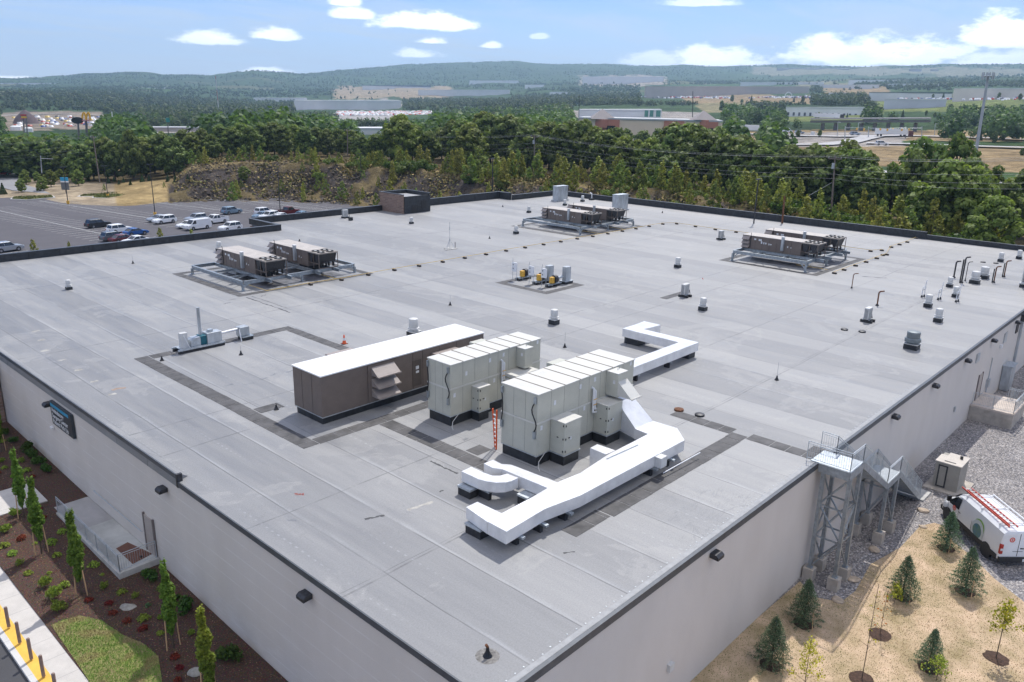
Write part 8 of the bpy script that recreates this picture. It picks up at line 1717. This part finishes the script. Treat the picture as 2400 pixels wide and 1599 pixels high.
# billboard arch mark on the long warehouse
P = GT(1848, 225.5, 330); D = math.hypot(P[0]-CP[0], P[1]-CP[1])-6; b = MB(); b.tube([WD(1840+16*i/10, 224-7.5*math.sin(math.pi*i/10)**.7, D) for i in range(11)], 1.1/FPX*D, 5); lw = [o for o in bpy.data.objects if o.get('label', '').startswith('very long brown')][0]; b.build('white_arch', WH4, lw)
# ---- forest masses
def crownproto(n, seed):
    rng = np.random.default_rng(seed)
    P, N, _ = blobs(n, [(0, 0, .55), (.16, .05, .42), (-.14, .1, .45), (0, -.16, .38), (.05, .12, .75)], [(.30, .30, .32), (.24, .24, .24), (.24, .24, .24), (.24, .24, .22), (.17, .17, .2)], rng, .3); return P, N
def forest(name, lab, N, D0, D1, leafn, hr, frac, cols, seed, pw=1.):
    rng = np.random.default_rng(seed); lo, hi = _az(2560), _az(-160); out = []
    tries = 0
    while len(out) < N and tries < N*8:
        tries += 1; a = rng.uniform(lo, hi); D = D0*(D1/D0)**(rng.random()**pw); x, y = CP[0]+D*math.cos(a), CP[1]+D*math.sin(a); z = hgt(x, y); px, row = PJ((x, y, z)); cl = clearing(px+rng.normal()*4, row+rng.normal()*1.5)
        m = mnoise.noise(Vector((x*frac, y*frac, 1.5)))
        if cl and rng.random() > .03: continue
        if m < -.25 and rng.random() > .25: continue
        h = hr[0]+(hr[1]-hr[0])*rng.random()
        tp = PJ((x, y, z+h)); c2 = clearing(px, tp[1]+.6*(row-tp[1]))
        blocked = False
        for (x0, x1, r0, r1) in KEEP:
            if x0 < px < x1 and tp[1] < r1 and row > r0: blocked = True; break
        if blocked: continue
        out.append((x, y, z, h))
    out = np.array(out); pro = [crownproto(leafn, seed+k) for k in range(4)]; Vs, Ts = [], []
    for k in range(4):
        o = out[k::4]; P, Nn = pro[k]; m = len(o); h = o[:, 3]; w = h*rng.uniform(.8, 1.25, m); PP = np.stack([o[:, 0, None]+P[None, :, 0]*w[:, None], o[:, 1, None]+P[None, :, 1]*w[:, None], o[:, 2, None]+P[None, :, 2]*h[:, None]*1.05-.6], -1).reshape(-1, 3)
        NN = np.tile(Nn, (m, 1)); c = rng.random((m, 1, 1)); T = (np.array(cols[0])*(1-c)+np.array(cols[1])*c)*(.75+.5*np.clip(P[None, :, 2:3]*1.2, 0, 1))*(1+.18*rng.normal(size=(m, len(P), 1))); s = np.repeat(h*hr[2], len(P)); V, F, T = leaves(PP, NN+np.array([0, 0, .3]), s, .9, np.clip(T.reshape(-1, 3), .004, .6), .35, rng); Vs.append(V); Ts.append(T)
    V = np.concatenate(Vs); T = np.concatenate(Ts); return tag(npmesh(name, V, np.arange(len(V)).reshape(-1, 4), LEAF, attr=T), lab, 'forest', kind='stuff')
# sight windows: (px0, px1, row0, row1) facades that stay free of nearer crowns
KEEP = [(1340, 1700, 250, 312), (1500, 1900, 200, 232), (690, 945, 234, 258), (2065, 2222, 232, 258), (1835, 2030, 251, 272), (2230, 2500, 206, 240), (2035, 2232, 215, 233), (980, 1198, 209, 226), (180, 216, 262, 290), (160, 200, 274, 292), (525, 548, 272, 290), (1900, 1990, 270, 286), (1735, 1800, 298, 315), (1830, 1890, 305, 318), (2050, 2130, 308, 325), (790, 1015, 261, 273), (100, 0, 0, 0), (0, 240, 262, 305), (385, 400, 275, 288), (350, 485, 300, 309), (1960, 2200, 294, 302), (2030, 2440, 334, 402), (1850, 1995, 332, 345), (835, 912, 300, 314)]
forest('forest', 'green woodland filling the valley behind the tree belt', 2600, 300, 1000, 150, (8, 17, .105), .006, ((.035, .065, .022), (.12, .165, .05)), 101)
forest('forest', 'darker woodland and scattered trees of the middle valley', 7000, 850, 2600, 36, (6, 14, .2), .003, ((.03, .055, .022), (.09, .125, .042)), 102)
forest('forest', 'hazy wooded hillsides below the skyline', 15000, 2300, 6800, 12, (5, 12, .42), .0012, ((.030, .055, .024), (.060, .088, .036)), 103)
# single trees on the grassy slopes
for i, (px, rb, rt) in enumerate([(2210, 233, 216), (2186, 232, 220), (2285, 232, 217), (2340, 233, 216), (2390, 236, 218), (2115, 276, 257), (2170, 272, 258), (2190, 276, 262), (2223, 268, 252), (2240, 272, 256), (2310, 262, 251), (2328, 264, 252), (2350, 263, 254), (2385, 261, 250), (1715, 240, 222), (1760, 246, 224), (1690, 262, 236), (1738, 246, 232), (1790, 250, 236), (1807, 262, 246), (1860, 240, 226), (1880, 244, 224), (1935, 240, 228), (1953, 241, 226), (1918, 276, 262), (1985, 278, 264), (2050, 280, 266), (1870, 322, 303), (1797, 322, 303), (1921, 321, 302), (2295, 330, 300), (2330, 335, 306), (2395, 365, 344), (2350, 330, 306)]):
    P = GT(px, rb, 330 if rb < 300 else 220); D = math.hypot(P[0]-CP[0], P[1]-CP[1]); T = WD(px, rt, D); put(([CN]+DK)[i % 5], (P[0], P[1], P[2]-.4), T[2]-P[2], 'single dark tree standing on the distant grassy slopes at right', 'tree', 'single trees on distant slopes', .8)
# ------------------------------------------------------------------ air
hz = MB().box(-7680, 7680, -7680, 7680, -140, 420).build('haze', (lambda m: m)(bpy.data.materials.new('haze')))
m = bpy.data.materials['haze']; m.use_nodes = True; t = NT(m.node_tree); t.n.remove(t.n['Principled BSDF']); v = t.node('ShaderNodeVolumePrincipled'); v.inputs['Color'].default_value = (.55, .78, 1, 1); v.inputs['Density'].default_value = .00012; v.inputs['Anisotropy'].default_value = .35
t.l.new(v.outputs[0], t.n['Material Output'].inputs['Volume']); hz['kind'] = 'stuff'; hz['label'] = 'pale blue haze in the air over the valley'; hz['category'] = 'haze'
hz.location = (0, 0, 0)
